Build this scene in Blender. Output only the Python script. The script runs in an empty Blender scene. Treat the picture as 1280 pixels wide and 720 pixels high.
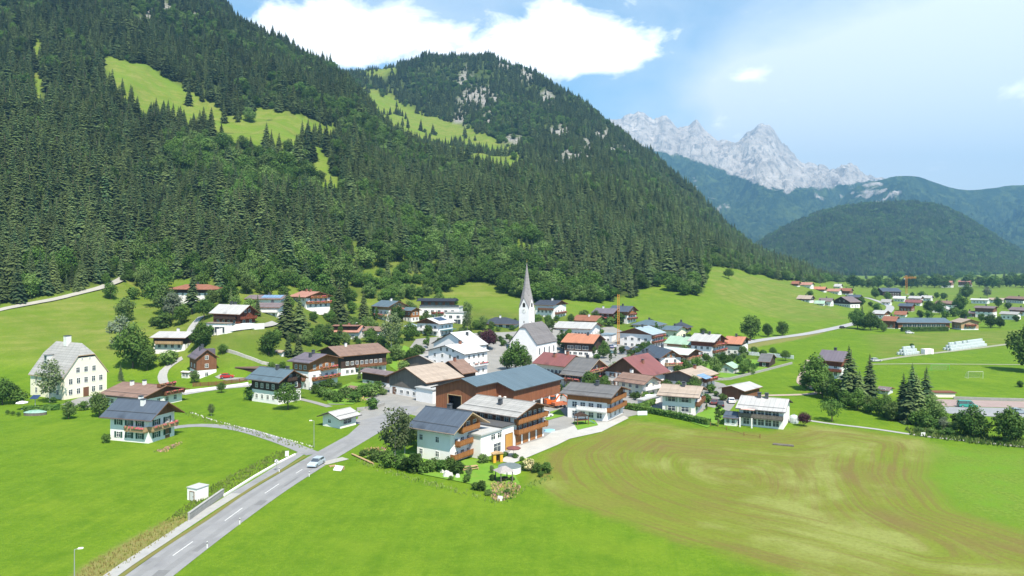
import bpy, bmesh, math, random
import numpy as np
from mathutils import Vector, Matrix
from mathutils.geometry import delaunay_2d_cdt

random.seed(7)
RNG = np.random.default_rng(11)
scene = bpy.context.scene
COL = scene.collection
R = math.radians

# ------------------------------------------------------------------ camera
CAM_Z, FPX, HOR = 40.0, 900.0, 330.0          # height in metres, focal length and horizon row of a 1280 x 720 frame
cam_data = bpy.data.cameras.new('camera')
cam = bpy.data.objects.new('camera', cam_data)
COL.objects.link(cam)
cam.location = (0, 0, CAM_Z)
cam.rotation_euler = (R(90), 0, 0)
cam_data.sensor_width = 36.0
cam_data.lens = FPX / 1280.0 * 36.0
cam_data.shift_y = -(360.0 - HOR) / 1280.0
cam_data.clip_start = 1.0
cam_data.clip_end = 60000.0
scene.camera = cam

# ------------------------------------------------------------------ sky, sun, exposure
SUN_AZ, SUN_EL = R(155), R(56)                 # azimuth clockwise from the view direction
scene.view_settings.view_transform = 'Standard'
scene.view_settings.look = 'None'
scene.view_settings.exposure = 1.03
scene.view_settings.gamma = 1.0
world = bpy.data.worlds.new('World')
scene.world = world
world.use_nodes = True
wn, wl = world.node_tree.nodes, world.node_tree.links
bg = wn['Background']
bg.inputs['Strength'].default_value = 0.105
sky = wn.new('ShaderNodeTexSky')
sky.sky_type = 'NISHITA'
sky.sun_disc = False
sky.sun_elevation = SUN_EL
sky.sun_rotation = SUN_AZ
sky.altitude = 900
sky.air_density = 1.0
sky.dust_density = 0.6
sky.ozone_density = 1.6


def wmath(op, a, b=None, clamp=False):
    n = wn.new('ShaderNodeMath'); n.operation = op; n.use_clamp = clamp
    for k, v in ((0, a), (1, b)):
        if v is None: continue
        if isinstance(v, (int, float)): n.inputs[k].default_value = v
        else: wl.new(v, n.inputs[k])
    return n.outputs[0]


def wnoise(vec, scale, detail, rough, dist=0.0):
    n = wn.new('ShaderNodeTexNoise')
    n.inputs['Scale'].default_value = scale; n.inputs['Detail'].default_value = detail
    n.inputs['Roughness'].default_value = rough; n.inputs['Distortion'].default_value = dist
    wl.new(vec, n.inputs['Vector'])
    return n.outputs['Fac']


tc = wn.new('ShaderNodeTexCoord')
mp = wn.new('ShaderNodeMapping'); mp.inputs['Scale'].default_value = (1, 1, 1.9)
wl.new(tc.outputs['Generated'], mp.inputs['Vector'])
wvec = mp.outputs['Vector']
n_big = wnoise(wvec, 13.0, 8, 0.60, 0.5)
n_soft = wnoise(wvec, 2.6, 5, 0.55, 0.6)
n_fine = wnoise(wvec, 26.0, 6, 0.6)


def cdir(px, py):
    v = Vector(((px - 640) / FPX, 1.0, (HOR - py) / FPX)).normalized()
    return v


def blobs(lst):
    tot = None
    for px, py, r, amp in lst:
        c = cdir(px, py)
        sub = wn.new('ShaderNodeVectorMath'); sub.operation = 'DISTANCE'
        wl.new(wvec, sub.inputs[0]); sub.inputs[1].default_value = (c.x, c.y, c.z * 1.9)
        d = wmath('DIVIDE', sub.outputs['Value'], r)
        g = wmath('MULTIPLY', wmath('POWER', 2.718, wmath('MULTIPLY', wmath('MULTIPLY', d, d), -1.0)), amp)
        tot = g if tot is None else wmath('ADD', tot, g)
    return tot


cum = blobs([(395, 42, .072, .8), (440, 36, .062, .8), (490, 52, .060, .7), (555, 52, .045, .55), (640, 66, .055, .8), (700, 52, .078, 1.1), (740, 48, .06, .8), (762, 66, .050, .95),
             (345, 25, .045, .5), (600, 80, .05, .5), (790, 112, .022, .32), (905, 160, .03, .5), (955, 92, .028, .5), (930, 98, .02, .4), (1278, 112, .03, .6)])
m1 = wmath('ADD', cum, wmath('ADD', wmath('MULTIPLY', wmath('SUBTRACT', n_big, 0.5), 1.9), wmath('MULTIPLY', wmath('SUBTRACT', n_fine, 0.5), 0.8)))
cum_mask = wmath('DIVIDE', wmath('SUBTRACT', m1, 0.31), 0.42, True)
veil = blobs([(1200, 120, .26, .95), (1060, 160, .22, .70), (1270, 200, .2, .5), (955, 96, .05, .45), (500, -10, .20, .30), (1250, 60, .16, .3)])
m2 = wmath('ADD', veil, wmath('MULTIPLY', wmath('SUBTRACT', n_soft, 0.42), 0.9))
m2 = wmath('ADD', m2, wmath('MULTIPLY', wmath('SUBTRACT', n_big, 0.5), 0.30))
veil_mask = wmath('MULTIPLY', wmath('MULTIPLY', m2, 1.2, True), 0.90)
mixv = wn.new('ShaderNodeMix'); mixv.data_type = 'RGBA'
wl.new(veil_mask, mixv.inputs[0])
tint = wn.new('ShaderNodeMix'); tint.data_type = 'RGBA'; tint.blend_type = 'MULTIPLY'; tint.inputs[0].default_value = 1.0
wl.new(sky.outputs['Color'], tint.inputs[6]); tint.inputs[7].default_value = (0.70, 1.02, 1.03, 1)
wl.new(tint.outputs[2], mixv.inputs[6]); mixv.inputs[7].default_value = (6.0, 6.35, 6.6, 1)
mixc = wn.new('ShaderNodeMix'); mixc.data_type = 'RGBA'
wl.new(cum_mask, mixc.inputs[0]); wl.new(mixv.outputs[2], mixc.inputs[6])
shade = wn.new('ShaderNodeMix'); shade.data_type = 'RGBA'
wl.new(wmath('MULTIPLY', n_big, 1.0, True), shade.inputs[0])
shade.inputs[6].default_value = (7.6, 8.0, 8.4, 1); shade.inputs[7].default_value = (9.6, 9.7, 9.8, 1)
wl.new(shade.outputs[2], mixc.inputs[7])
wl.new(mixc.outputs[2], bg.inputs['Color'])

sun_data = bpy.data.lights.new('sun', 'SUN')
sun_data.energy = 4.7
sun_data.angle = R(0.53)
sun_data.color = (1.0, 0.93, 0.81)
sun = bpy.data.objects.new('sun', sun_data)
COL.objects.link(sun)
to_sun = Vector((math.sin(SUN_AZ) * math.cos(SUN_EL), math.cos(SUN_AZ) * math.cos(SUN_EL), math.sin(SUN_EL)))
sun.rotation_euler = to_sun.to_track_quat('Z', 'Y').to_euler()
sun.location = (120, -150, 300)

scene.cycles.max_bounces = 5
scene.cycles.diffuse_bounces = 2
scene.cycles.glossy_bounces = 2
scene.cycles.transmission_bounces = 2
scene.cycles.volume_bounces = 0
scene.cycles.transparent_max_bounces = 4
scene.cycles.use_denoising = True
scene.cycles.use_adaptive_sampling = True

# ------------------------------------------------------------------ noise
_perm = RNG.random((256, 256))


def vnoise(x, y):
    xi, yi = np.floor(x).astype(int), np.floor(y).astype(int)
    fx, fy = x - xi, y - yi
    fx, fy = fx * fx * (3 - 2 * fx), fy * fy * (3 - 2 * fy)
    a = _perm[xi & 255, yi & 255]; b = _perm[(xi + 1) & 255, yi & 255]
    c = _perm[xi & 255, (yi + 1) & 255]; d = _perm[(xi + 1) & 255, (yi + 1) & 255]
    return (a * (1 - fx) + b * fx) * (1 - fy) + (c * (1 - fx) + d * fx) * fy


def fbm(x, y, oct=5, ridged=False, gain=0.5):
    t, a, s = 0, 1.0, 0
    for k in range(oct):
        n = vnoise(x * 2 ** k + 17.3 * k, y * 2 ** k + 9.1 * k)
        if ridged: n = 1 - np.abs(2 * n - 1)
        t = t + a * n; s += a; a *= gain
    return t / s


def pchip(xs, ys, xq):
    xs, ys = np.asarray(xs, float), np.asarray(ys, float)
    h = np.diff(xs); dl = np.diff(ys) / h
    m = np.zeros_like(ys); m[0], m[-1] = dl[0], dl[-1]
    for i in range(1, len(xs) - 1):
        if dl[i - 1] * dl[i] > 0:
            w1, w2 = 2 * h[i] + h[i - 1], h[i] + 2 * h[i - 1]
            m[i] = (w1 + w2) / (w1 / dl[i - 1] + w2 / dl[i])
    xq = np.clip(xq, xs[0], xs[-1])
    i = np.clip(np.searchsorted(xs, xq) - 1, 0, len(xs) - 2)
    t = (xq - xs[i]) / h[i]
    return ((1 + 2 * t) * (1 - t) ** 2 * ys[i] + t * (1 - t) ** 2 * h[i] * m[i] + t * t * (3 - 2 * t) * ys[i + 1] + t * t * (t - 1) * h[i] * m[i + 1])


# ------------------------------------------------------------------ terrain heights: (distance, height) profiles along view azimuths
PROFILES = {
    -420: [(30, 0), (180, 0), (230, 4), (290, 26), (400, 84), (600, 205), (800, 350), (1000, 500), (1300, 720), (1800, 930), (2600, 900)],
    0: [(30, 0), (205, 0), (245, 2.5), (285, 17), (305, 23), (400, 74), (600, 190), (800, 330), (1000, 480), (1300, 690), (1800, 900), (2600, 860)],
    100: [(30, 0), (230, 0), (290, 12), (330, 26), (400, 58), (600, 178), (800, 313), (1000, 462), (1300, 670), (1800, 860), (2600, 800)],
    200: [(30, 0), (245, 0), (272, 8), (300, 14), (360, 24), (420, 44), (600, 148), (800, 280), (1000, 418), (1250, 600), (1600, 740), (2600, 650)],
    300: [(30, 0), (238, 0), (275, 16.5), (330, 26), (400, 44), (600, 136), (800, 250), (1000, 360), (1110, 408), (1250, 450), (1600, 500), (2600, 400)],
    365: [(30, 0), (240, 0), (290, 13), (330, 21), (390, 35), (600, 126), (800, 228), (1050, 340), (1200, 368), (1500, 410), (1800, 470), (2600, 350)],
    430: [(30, 0), (255, 0), (300, 6), (340, 11), (370, 17), (410, 29), (600, 112), (800, 205), (1000, 287), (1150, 312), (1250, 318), (1400, 372), (1700, 478), (1900, 500), (2600, 350)],
    500: [(30, 0), (265, 0), (300, 4), (360, 12), (400, 20), (450, 36), (600, 92), (850, 176), (950, 188), (1100, 222), (1250, 276), (1450, 368), (1700, 505), (1850, 535), (2600, 350)],
    575: [(30, 0), (275, 0), (300, 2), (360, 10), (400, 15), (450, 26), (500, 38), (600, 80), (780, 140), (900, 154), (1050, 192), (1150, 220), (1300, 280), (1500, 390), (1700, 528), (1850, 540), (2600, 330)],
    650: [(30, 0), (295, 0), (330, 3), (380, 10), (430, 20), (470, 28), (600, 70), (720, 110), (850, 138), (1000, 180), (1150, 216), (1300, 285), (1500, 395), (1650, 482), (1800, 490), (2600, 280)],
    700: [(30, 0), (310, 0), (360, 6), (420, 14), (480, 26), (600, 60), (800, 118), (1000, 178), (1300, 290), (1600, 412), (1750, 420), (2600, 220)],
    780: [(30, 0), (330, 0), (400, 8), (480, 18), (520, 25), (600, 44), (800, 102), (1000, 158), (1300, 240), (1550, 308), (1700, 312), (2600, 150)],
    850: [(30, 0), (345, 0), (400, 7), (500, 21), (560, 30), (700, 52), (900, 92), (1200, 150), (1450, 196), (1600, 195), (2600, 80)],
    900: [(30, 0), (350, 0), (400, 5), (500, 16), (600, 30), (650, 35.5), (800, 50), (1000, 72), (1200, 94), (1400, 116), (1600, 110), (2600, 40)],
    950: [(30, 0), (400, 0), (500, 8), (600, 16), (750, 28), (900, 36), (1100, 46), (1300, 58), (1600, 48), (2600, 8)],
    1000: [(30, 0), (420, 0), (600, 9), (800, 20), (1000, 26), (1150, 29), (1400, 22), (2000, 5), (2600, 2)],
    1060: [(30, 0), (450, 0), (700, 4), (900, 8), (1200, 9), (1600, 7), (2000, 5), (2600, 5)],
    1150: [(30, 0), (600, 0), (900, 0), (1200, 1), (1600, 2), (2000, 4), (2600, 6)],
    1280: [(30, 0), (500, 0), (800, 1), (1000, 4), (1500, 9), (2000, 12), (2600, 12)],
    1500: [(30, 0), (500, 0), (800, 2), (1000, 8), (1500, 20), (2000, 30), (2600, 40)],
    1800: [(30, 0), (500, 0), (800, 5), (1000, 14), (1500, 40), (2000, 60), (2600, 90)],
}
PXS = np.arange(-420, 1801, 6.0)
YS = np.geomspace(30, 2600, 230)
_keys = sorted(PROFILES)
_rows = np.array([pchip(*zip(*PROFILES[k]), YS) for k in _keys])
HGRID = np.array([pchip(_keys, _rows[:, j], PXS) for j in range(len(YS))]).T      # [px, Y]
UG, YG = np.meshgrid((PXS - 640) / FPX, YS, indexing='ij')
XG = UG * YG
_bump = np.clip((HGRID - 28) / 90, 0, 1)
HGRID = HGRID + _bump * (fbm(XG / 140, YG / 140, 4, True) - 0.55) * 36 + _bump * (fbm(XG / 38 + 5, YG / 38, 3) - 0.5) * 9
HGRID = HGRID + np.clip(HGRID / 6, 0, 1) * (fbm(XG / 40 + 3, YG / 40, 3) - 0.5) * 1.2
_logY = np.log(YS)


def H(x, y):
    x, y = np.asarray(x, float), np.asarray(y, float)
    y = np.clip(y, YS[0], YS[-1] * .9999)
    px = np.clip(x / y * FPX + 640, PXS[0], PXS[-1] - 1e-3)
    a = (px - PXS[0]) / 6.0
    b = (np.log(y) - _logY[0]) / (_logY[1] - _logY[0])
    i, j = a.astype(int), np.clip(b.astype(int), 0, len(YS) - 2)
    i = np.clip(i, 0, len(PXS) - 2)
    fa, fb = a - i, b - j
    return ((HGRID[i, j] * (1 - fa) + HGRID[i + 1, j] * fa) * (1 - fb) + (HGRID[i, j + 1] * (1 - fa) + HGRID[i + 1, j + 1] * fa) * fb)


_march = np.geomspace(55, 2500, 5000)


def G(px, py):
    """point of the ground seen at a pixel of the 1280 x 720 photograph"""
    z = CAM_Z - (py - HOR) / FPX * _march
    hit = H((px - 640) / FPX * _march, _march) >= z
    k = int(np.argmax(hit)) if hit.any() else len(_march) - 1
    y = float(_march[k]); x = (px - 640) / FPX * y
    return Vector((x, y, float(H(x, y))))


# ------------------------------------------------------------------ materials
MATS = {}


def nodes_of(m):
    m.use_nodes = True
    nt = m.node_tree
    return nt, nt.nodes, nt.links, nt.nodes['Principled BSDF']


def mat(name, c1, c2=None, scale=1.0, rough=0.8, bump=0.0, detail=5, stretch=(1, 1, 1), coord='Object', lines=None, spec=0.3, rand=0.0, metal=0.0, spots=None):
    """colour noise between c1 and c2; lines = (axis expression, spacing, darkness) draws joints between boards or sheets"""
    if name in MATS: return MATS[name]
    m = bpy.data.materials.new(name); MATS[name] = m
    nt, N, L, P = nodes_of(m)
    P.inputs['Roughness'].default_value = rough
    P.inputs['Specular IOR Level'].default_value = spec
    P.inputs['Metallic'].default_value = metal
    tcn = N.new('ShaderNodeTexCoord')
    src = tcn.outputs[coord]
    mpn = N.new('ShaderNodeMapping'); mpn.inputs['Scale'].default_value = stretch
    L.new(src, mpn.inputs['Vector'])
    nz = N.new('ShaderNodeTexNoise'); nz.inputs['Scale'].default_value = scale; nz.inputs['Detail'].default_value = detail; nz.inputs['Roughness'].default_value = 0.6
    L.new(mpn.outputs[0], nz.inputs['Vector'])
    mx = N.new('ShaderNodeMix'); mx.data_type = 'RGBA'
    rp = N.new('ShaderNodeMapRange'); rp.inputs['From Min'].default_value = 0.3; rp.inputs['From Max'].default_value = 0.7
    L.new(nz.outputs['Fac'], rp.inputs['Value']); L.new(rp.outputs[0], mx.inputs[0])
    mx.inputs[6].default_value = (*c1, 1); mx.inputs[7].default_value = (*(c2 or c1), 1)
    col = mx.outputs[2]
    if spots:
        s2 = N.new('ShaderNodeTexNoise'); s2.inputs['Scale'].default_value = spots[1]; s2.inputs['Detail'].default_value = 3
        L.new(src, s2.inputs['Vector'])
        r2 = N.new('ShaderNodeMapRange'); r2.inputs['From Min'].default_value = spots[2]; r2.inputs['From Max'].default_value = spots[2] + .15
        L.new(s2.outputs['Fac'], r2.inputs['Value'])
        m3 = N.new('ShaderNodeMix'); m3.data_type = 'RGBA'; L.new(r2.outputs[0], m3.inputs[0]); L.new(col, m3.inputs[6]); m3.inputs[7].default_value = (*spots[0], 1)
        col = m3.outputs[2]
    if lines:
        for expr, spacing, dark in (lines if isinstance(lines, list) else [lines]):
            sp = N.new('ShaderNodeSeparateXYZ'); L.new(src, sp.inputs[0])
            if expr == 'x+y':
                ad = N.new('ShaderNodeMath'); ad.operation = 'ADD'; L.new(sp.outputs[0], ad.inputs[0]); L.new(sp.outputs[1], ad.inputs[1]); v = ad.outputs[0]
            else: v = sp.outputs['xyz'.index(expr)]
            dv = N.new('ShaderNodeMath'); dv.operation = 'DIVIDE'; L.new(v, dv.inputs[0]); dv.inputs[1].default_value = spacing
            fr = N.new('ShaderNodeMath'); fr.operation = 'FRACT'; L.new(dv.outputs[0], fr.inputs[0])
            lt = N.new('ShaderNodeMath'); lt.operation = 'LESS_THAN'; L.new(fr.outputs[0], lt.inputs[0]); lt.inputs[1].default_value = 0.13
            fl = N.new('ShaderNodeMath'); fl.operation = 'FLOOR'; L.new(dv.outputs[0], fl.inputs[0])
            wnz = N.new('ShaderNodeTexWhiteNoise'); wnz.noise_dimensions = '1D'; L.new(fl.outputs[0], wnz.inputs['W'])
            a1 = N.new('ShaderNodeMath'); a1.operation = 'MULTIPLY'; L.new(lt.outputs[0], a1.inputs[0]); a1.inputs[1].default_value = dark
            a2 = N.new('ShaderNodeMath'); a2.operation = 'MULTIPLY_ADD'; L.new(wnz.outputs['Value'], a2.inputs[0]); a2.inputs[1].default_value = dark * .5; L.new(a1.outputs[0], a2.inputs[2])
            m4 = N.new('ShaderNodeMix'); m4.data_type = 'RGBA'; L.new(a2.outputs[0], m4.inputs[0]); L.new(col, m4.inputs[6])
            m4.inputs[7].default_value = (c1[0] * .35, c1[1] * .35, c1[2] * .35, 1)
            col = m4.outputs[2]
    if rand:
        oi = N.new('ShaderNodeObjectInfo')
        hs = N.new('ShaderNodeHueSaturation')
        r3 = N.new('ShaderNodeMapRange'); r3.inputs['To Min'].default_value = 1 - rand; r3.inputs['To Max'].default_value = 1 + rand
        L.new(oi.outputs['Random'], r3.inputs['Value']); L.new(r3.outputs[0], hs.inputs['Value']); L.new(col, hs.inputs['Color'])
        col = hs.outputs['Color']
    L.new(col, P.inputs['Base Color'])
    if bump:
        b = N.new('ShaderNodeBump'); b.inputs['Strength'].default_value = bump; b.inputs['Distance'].default_value = 0.1
        L.new(nz.outputs['Fac'], b.inputs['Height']); L.new(b.outputs[0], P.inputs['Normal'])
    return m


def foliage_mat(name, c1, c2, c3, trans=0.0):
    """leaf colour: differs from plant to plant and from clump to clump"""
    if name in MATS: return MATS[name]
    m = bpy.data.materials.new(name); MATS[name] = m
    nt, N, L, P = nodes_of(m)
    P.inputs['Roughness'].default_value = 0.75; P.inputs['Specular IOR Level'].default_value = 0.15
    oi = N.new('ShaderNodeObjectInfo')
    mx = N.new('ShaderNodeMix'); mx.data_type = 'RGBA'; L.new(oi.outputs['Random'], mx.inputs[0])
    mx.inputs[6].default_value = (*c1, 1); mx.inputs[7].default_value = (*c2, 1)
    tcn = N.new('ShaderNodeTexCoord')
    nz = N.new('ShaderNodeTexNoise'); nz.inputs['Scale'].default_value = 0.55; nz.inputs['Detail'].default_value = 4
    L.new(tcn.outputs['Object'], nz.inputs['Vector'])
    rp = N.new('ShaderNodeMapRange'); rp.inputs['From Min'].default_value = 0.42; rp.inputs['From Max'].default_value = 0.68
    L.new(nz.outputs['Fac'], rp.inputs['Value'])
    m2 = N.new('ShaderNodeMix'); m2.data_type = 'RGBA'; L.new(rp.outputs[0], m2.inputs[0]); L.new(mx.outputs[2], m2.inputs[6]); m2.inputs[7].default_value = (*c3, 1)
    geo = N.new('ShaderNodeNewGeometry')
    st = N.new('ShaderNodeTexNoise'); st.inputs['Scale'].default_value = 0.016; st.inputs['Detail'].default_value = 3; L.new(geo.outputs['Position'], st.inputs['Vector'])
    wn_ = N.new('ShaderNodeTexWhiteNoise'); wn_.noise_dimensions = '1D'; L.new(oi.outputs['Random'], wn_.inputs['W'])
    va = N.new('ShaderNodeMath'); va.operation = 'MULTIPLY_ADD'; L.new(wn_.outputs['Value'], va.inputs[0]); va.inputs[1].default_value = .75; va.inputs[2].default_value = .10
    vb_ = N.new('ShaderNodeMath'); vb_.operation = 'MULTIPLY_ADD'; L.new(st.outputs['Fac'], vb_.inputs[0]); vb_.inputs[1].default_value = 1.0; L.new(va.outputs[0], vb_.inputs[2])
    hs = N.new('ShaderNodeHueSaturation'); L.new(vb_.outputs[0], hs.inputs['Value']); L.new(m2.outputs[2], hs.inputs['Color'])
    m2 = hs
    L.new(m2.outputs[0], P.inputs['Base Color'])
    if trans:
        tr = N.new('ShaderNodeBsdfTranslucent'); L.new(m2.outputs[0], tr.inputs['Color'])
        ms = N.new('ShaderNodeMixShader'); ms.inputs[0].default_value = trans
        L.new(P.outputs[0], ms.inputs[1]); L.new(tr.outputs[0], ms.inputs[2])
        L.new(ms.outputs[0], N['Material Output'].inputs['Surface'])
    return m


def glass_mat():
    m = mat('window_glass', (0.035, 0.045, 0.06), (0.07, 0.085, 0.10), scale=0.6, rough=0.12, spec=0.7)
    return m


# ------------------------------------------------------------------ mesh helpers
class MB:
    def __init__(s): s.v, s.f, s.m, s.uv = [], [], [], {}

    def face(s, pts, mi=0, uv=None):
        b = len(s.v); s.v += [tuple(p) for p in pts]; s.f.append(tuple(range(b, b + len(pts)))); s.m.append(mi)
        if uv: s.uv[len(s.f) - 1] = uv

    def box(s, x0, x1, y0, y1, z0, z1, mi=0):
        b = len(s.v)
        s.v += [(x0, y0, z0), (x1, y0, z0), (x1, y1, z0), (x0, y1, z0), (x0, y0, z1), (x1, y0, z1), (x1, y1, z1), (x0, y1, z1)]
        for q in ((3, 2, 1, 0), (4, 5, 6, 7), (0, 1, 5, 4), (1, 2, 6, 5), (2, 3, 7, 6), (3, 0, 4, 7)):
            s.f.append(tuple(b + i for i in q)); s.m.append(mi)

    def prism(s, a, b_, mi=0):
        """two equal rings of points joined into a closed solid"""
        n = len(a); b = len(s.v); s.v += [tuple(p) for p in a] + [tuple(p) for p in b_]
        s.f.append(tuple(b + i for i in range(n))[::-1]); s.m.append(mi)
        s.f.append(tuple(b + n + i for i in range(n))); s.m.append(mi)
        for i in range(n):
            j = (i + 1) % n
            s.f.append((b + i, b + j, b + n + j, b + n + i)); s.m.append(mi)

    def cyl(s, x, y, z0, z1, r0, r1=None, n=8, mi=0):
        r1 = r0 if r1 is None else r1
        an = [2 * math.pi * i / n for i in range(n)]
        s.prism([(x + r0 * math.cos(a), y + r0 * math.sin(a), z0) for a in an], [(x + r1 * math.cos(a), y + r1 * math.sin(a), z1) for a in an], mi)

    def tube(s, p, q, r0, r1=None, n=6, mi=0):
        p, q = Vector(p), Vector(q); r1 = r0 if r1 is None else r1
        d = (q - p).normalized(); u = d.orthogonal().normalized(); w = d.cross(u)
        an = [2 * math.pi * i / n for i in range(n)]
        s.prism([p + (u * math.cos(a) + w * math.sin(a)) * r0 for a in an], [q + (u * math.cos(a) + w * math.sin(a)) * r1 for a in an], mi)

    def mesh(s, name, mats):
        me = bpy.data.meshes.new(name)
        me.from_pydata(s.v, [], s.f)
        for m in mats: me.materials.append(m)
        me.polygons.foreach_set('material_index', s.m)
        if s.uv:
            uvl = me.uv_layers.new(name='UVMap')
            for fi, uv in s.uv.items():
                p = me.polygons[fi]
                for k, li in enumerate(p.loop_indices): uvl.data[li].uv = uv[k]
        me.update()
        return me

    def build(s, name, mats, parent=None, loc=None):
        return link(name, s.mesh(name, mats if isinstance(mats, (list, tuple)) else [mats]), parent, loc)


def link(name, me, parent=None, loc=None, rotz=0.0, scale=None):
    o = bpy.data.objects.new(name, me)
    COL.objects.link(o)
    if parent: o.parent = parent
    if loc is not None: o.location = loc
    if rotz: o.rotation_euler = (0, 0, rotz)
    if scale is not None: o.scale = scale if isinstance(scale, (tuple, list)) else (scale,) * 3
    return o


def thing(name, label, cat, loc=(0, 0, 0), rotz=0.0, group=None):
    o = link(name, None, None, loc, rotz)
    return tag(o, label, cat, group)


def tag(o, label, cat, group=None):
    o['label'] = label; o['category'] = cat
    if group: o['group'] = group
    return o


def np_mesh(name, verts, quads, mats, smooth=False):
    me = bpy.data.meshes.new(name)
    me.from_pydata(verts.tolist() if hasattr(verts, 'tolist') else verts, [], quads.tolist() if hasattr(quads, 'tolist') else quads)
    for m in mats: me.materials.append(m)
    if smooth: me.polygons.foreach_set('use_smooth', [True] * len(me.polygons))
    me.update()
    return me


def grid_quads(nu, nv):
    i, j = np.meshgrid(np.arange(nu - 1), np.arange(nv - 1), indexing='ij')
    a = (i * nv + j).ravel()
    return np.stack([a, a + nv, a + nv + 1, a + 1], 1)


def poly_sdf(P, x, y):
    """signed distance (inside positive) to a polygon"""
    P = np.asarray(P, float); n = len(P)
    d = np.full(x.shape, 1e9); ins = np.zeros(x.shape, bool)
    for i in range(n):
        ax, ay = P[i]; bx, by = P[(i + 1) % n]
        ex, ey = bx - ax, by - ay
        t = np.clip(((x - ax) * ex + (y - ay) * ey) / (ex * ex + ey * ey + 1e-9), 0, 1)
        d = np.minimum(d, np.hypot(x - ax - t * ex, y - ay - t * ey))
        c = ((ay > y) != (by > y)) & (x < (bx - ax) * (y - ay) / (by - ay + 1e-12) + ax)
        ins ^= c
    return np.where(ins, d, -d)
# ------------------------------------------------------------------ the ground
def world_poly(pts):
    return [tuple(G(*p)[:2]) for p in pts]


PROJ_PY = HOR + (CAM_Z - HGRID) / YG * FPX
PROJ_PX = np.repeat(PXS[:, None], len(YS), 1)
FOREST_EDGE = [(-420, 400), (0, 383), (60, 372), (120, 361), (150, 350), (175, 356), (235, 350), (262, 350), (275, 368), (300, 360), (330, 362), (365, 356), (400, 360), (415, 367), (440, 373), (470, 377), (510, 374),
               (545, 373), (560, 364), (575, 354), (600, 351), (622, 358), (645, 374), (665, 378), (720, 377), (760, 379), (795, 374), (800, 361), (830, 359), (860, 370), (878, 371),
               (880, 335), (905, 335), (940, 343), (975, 350), (1000, 353), (1030, 355), (1060, 352), (1090, 300), (1800, 300)]
CLEAR = [
    [(131, 72), (150, 78), (195, 90), (235, 116), (285, 144), (335, 140), (382, 148), (420, 162), (406, 192), (372, 190), (330, 184), (296, 182), (250, 164), (200, 146), (150, 134), (136, 116)],
    [(450, 108), (470, 116), (500, 132), (540, 148), (590, 168), (630, 183), (656, 200), (638, 218), (600, 214), (560, 200), (520, 182), (490, 166), (458, 146)],
    [(430, 78), (488, 80), (494, 95), (462, 98), (436, 98)],
    [(45, 50), (53, 54), (53, 150), (44, 150)],
    [(335, 172), (356, 174), (360, 200), (340, 196)],
    [(392, 192), (408, 198), (424, 250), (404, 252), (394, 226)],
    [(640, 300), (660, 306), (672, 330), (650, 326)],
]
ROCKS = [(598, 122, 24, 13), (640, 78, 18, 7), (700, 165, 12, 8), (722, 192, 24, 9), (700, 208, 10, 8), (770, 190, 14, 8), (580, 100, 8, 12), (790, 213, 10, 6), (735, 182, 14, 7),
         (682, 122, 12, 8), (660, 92, 9, 10), (610, 150, 9, 10), (575, 150, 8, 14), (752, 168, 9, 9), (820, 250, 10, 7), (640, 175, 10, 7), (210, 14, 26, 7), (250, 22, 26, 6), (290, 28, 14, 6), (180, 25, 12, 5),
         (480, 335, 26, 10), (448, 322, 18, 9), (520, 322, 14, 8), (860, 225, 8, 6)]
edge_py = np.interp(PROJ_PX, *zip(*FOREST_EDGE))


def forest_at(px, py, soft):
    w = (vnoise(px / 14.0, py / 9.0) - .5) * 10
    f = np.clip((np.interp(px, *zip(*FOREST_EDGE)) + w * .55 - py) / soft + .5, 0, 1)
    for c in CLEAR: f = f * np.clip(0.5 - (poly_sdf(c, px, py) + w * .8 + 2) / soft, 0, 1)
    return f


def rock_at(px, py):
    r = np.zeros_like(px, dtype=float)
    w = fbm(px / 9.0, py / 9.0, 3) * 1.3 + .3
    for cx, cy, rx, ry in ROCKS: r = np.maximum(r, np.clip(1.8 - (((px - cx) / rx) ** 2 + ((py - cy) / ry) ** 2) * w * 1.3, 0, 1))
    return r


# parts of the slope that the view cannot see count as forest too
vis_max = np.maximum.accumulate((HGRID - CAM_Z) / YG, axis=1)
hidden = (HGRID - CAM_Z) / YG < vis_max - 1e-4
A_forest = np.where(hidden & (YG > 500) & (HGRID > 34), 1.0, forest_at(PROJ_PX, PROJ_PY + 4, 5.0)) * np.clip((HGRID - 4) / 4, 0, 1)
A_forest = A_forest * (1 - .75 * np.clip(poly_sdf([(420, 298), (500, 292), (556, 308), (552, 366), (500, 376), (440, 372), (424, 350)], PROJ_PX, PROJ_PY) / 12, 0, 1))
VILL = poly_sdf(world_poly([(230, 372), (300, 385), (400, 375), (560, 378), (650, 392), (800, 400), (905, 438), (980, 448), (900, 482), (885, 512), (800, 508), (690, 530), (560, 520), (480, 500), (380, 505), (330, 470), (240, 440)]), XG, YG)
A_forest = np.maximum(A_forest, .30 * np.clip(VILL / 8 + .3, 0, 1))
A_rock = rock_at(PROJ_PX, PROJ_PY) * (A_forest > .3)
MOWN = world_poly([(660, 604), (664, 585), (690, 560), (720, 546), (790, 524), (880, 537), (960, 541), (1010, 531), (1060, 536), (1160, 548), (1178, 566), (1170, 600), (1205, 638), (1290, 662), (1500, 700), (1500, 800), (1120, 800), (1000, 728), (900, 694), (780, 656), (700, 630)])
sd = poly_sdf(MOWN, XG, YG)
A_mown = np.clip((sd + (vnoise(XG / 4, YG / 4) - .5) * 3) / 3.0 + .3, 0, 1)
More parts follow.
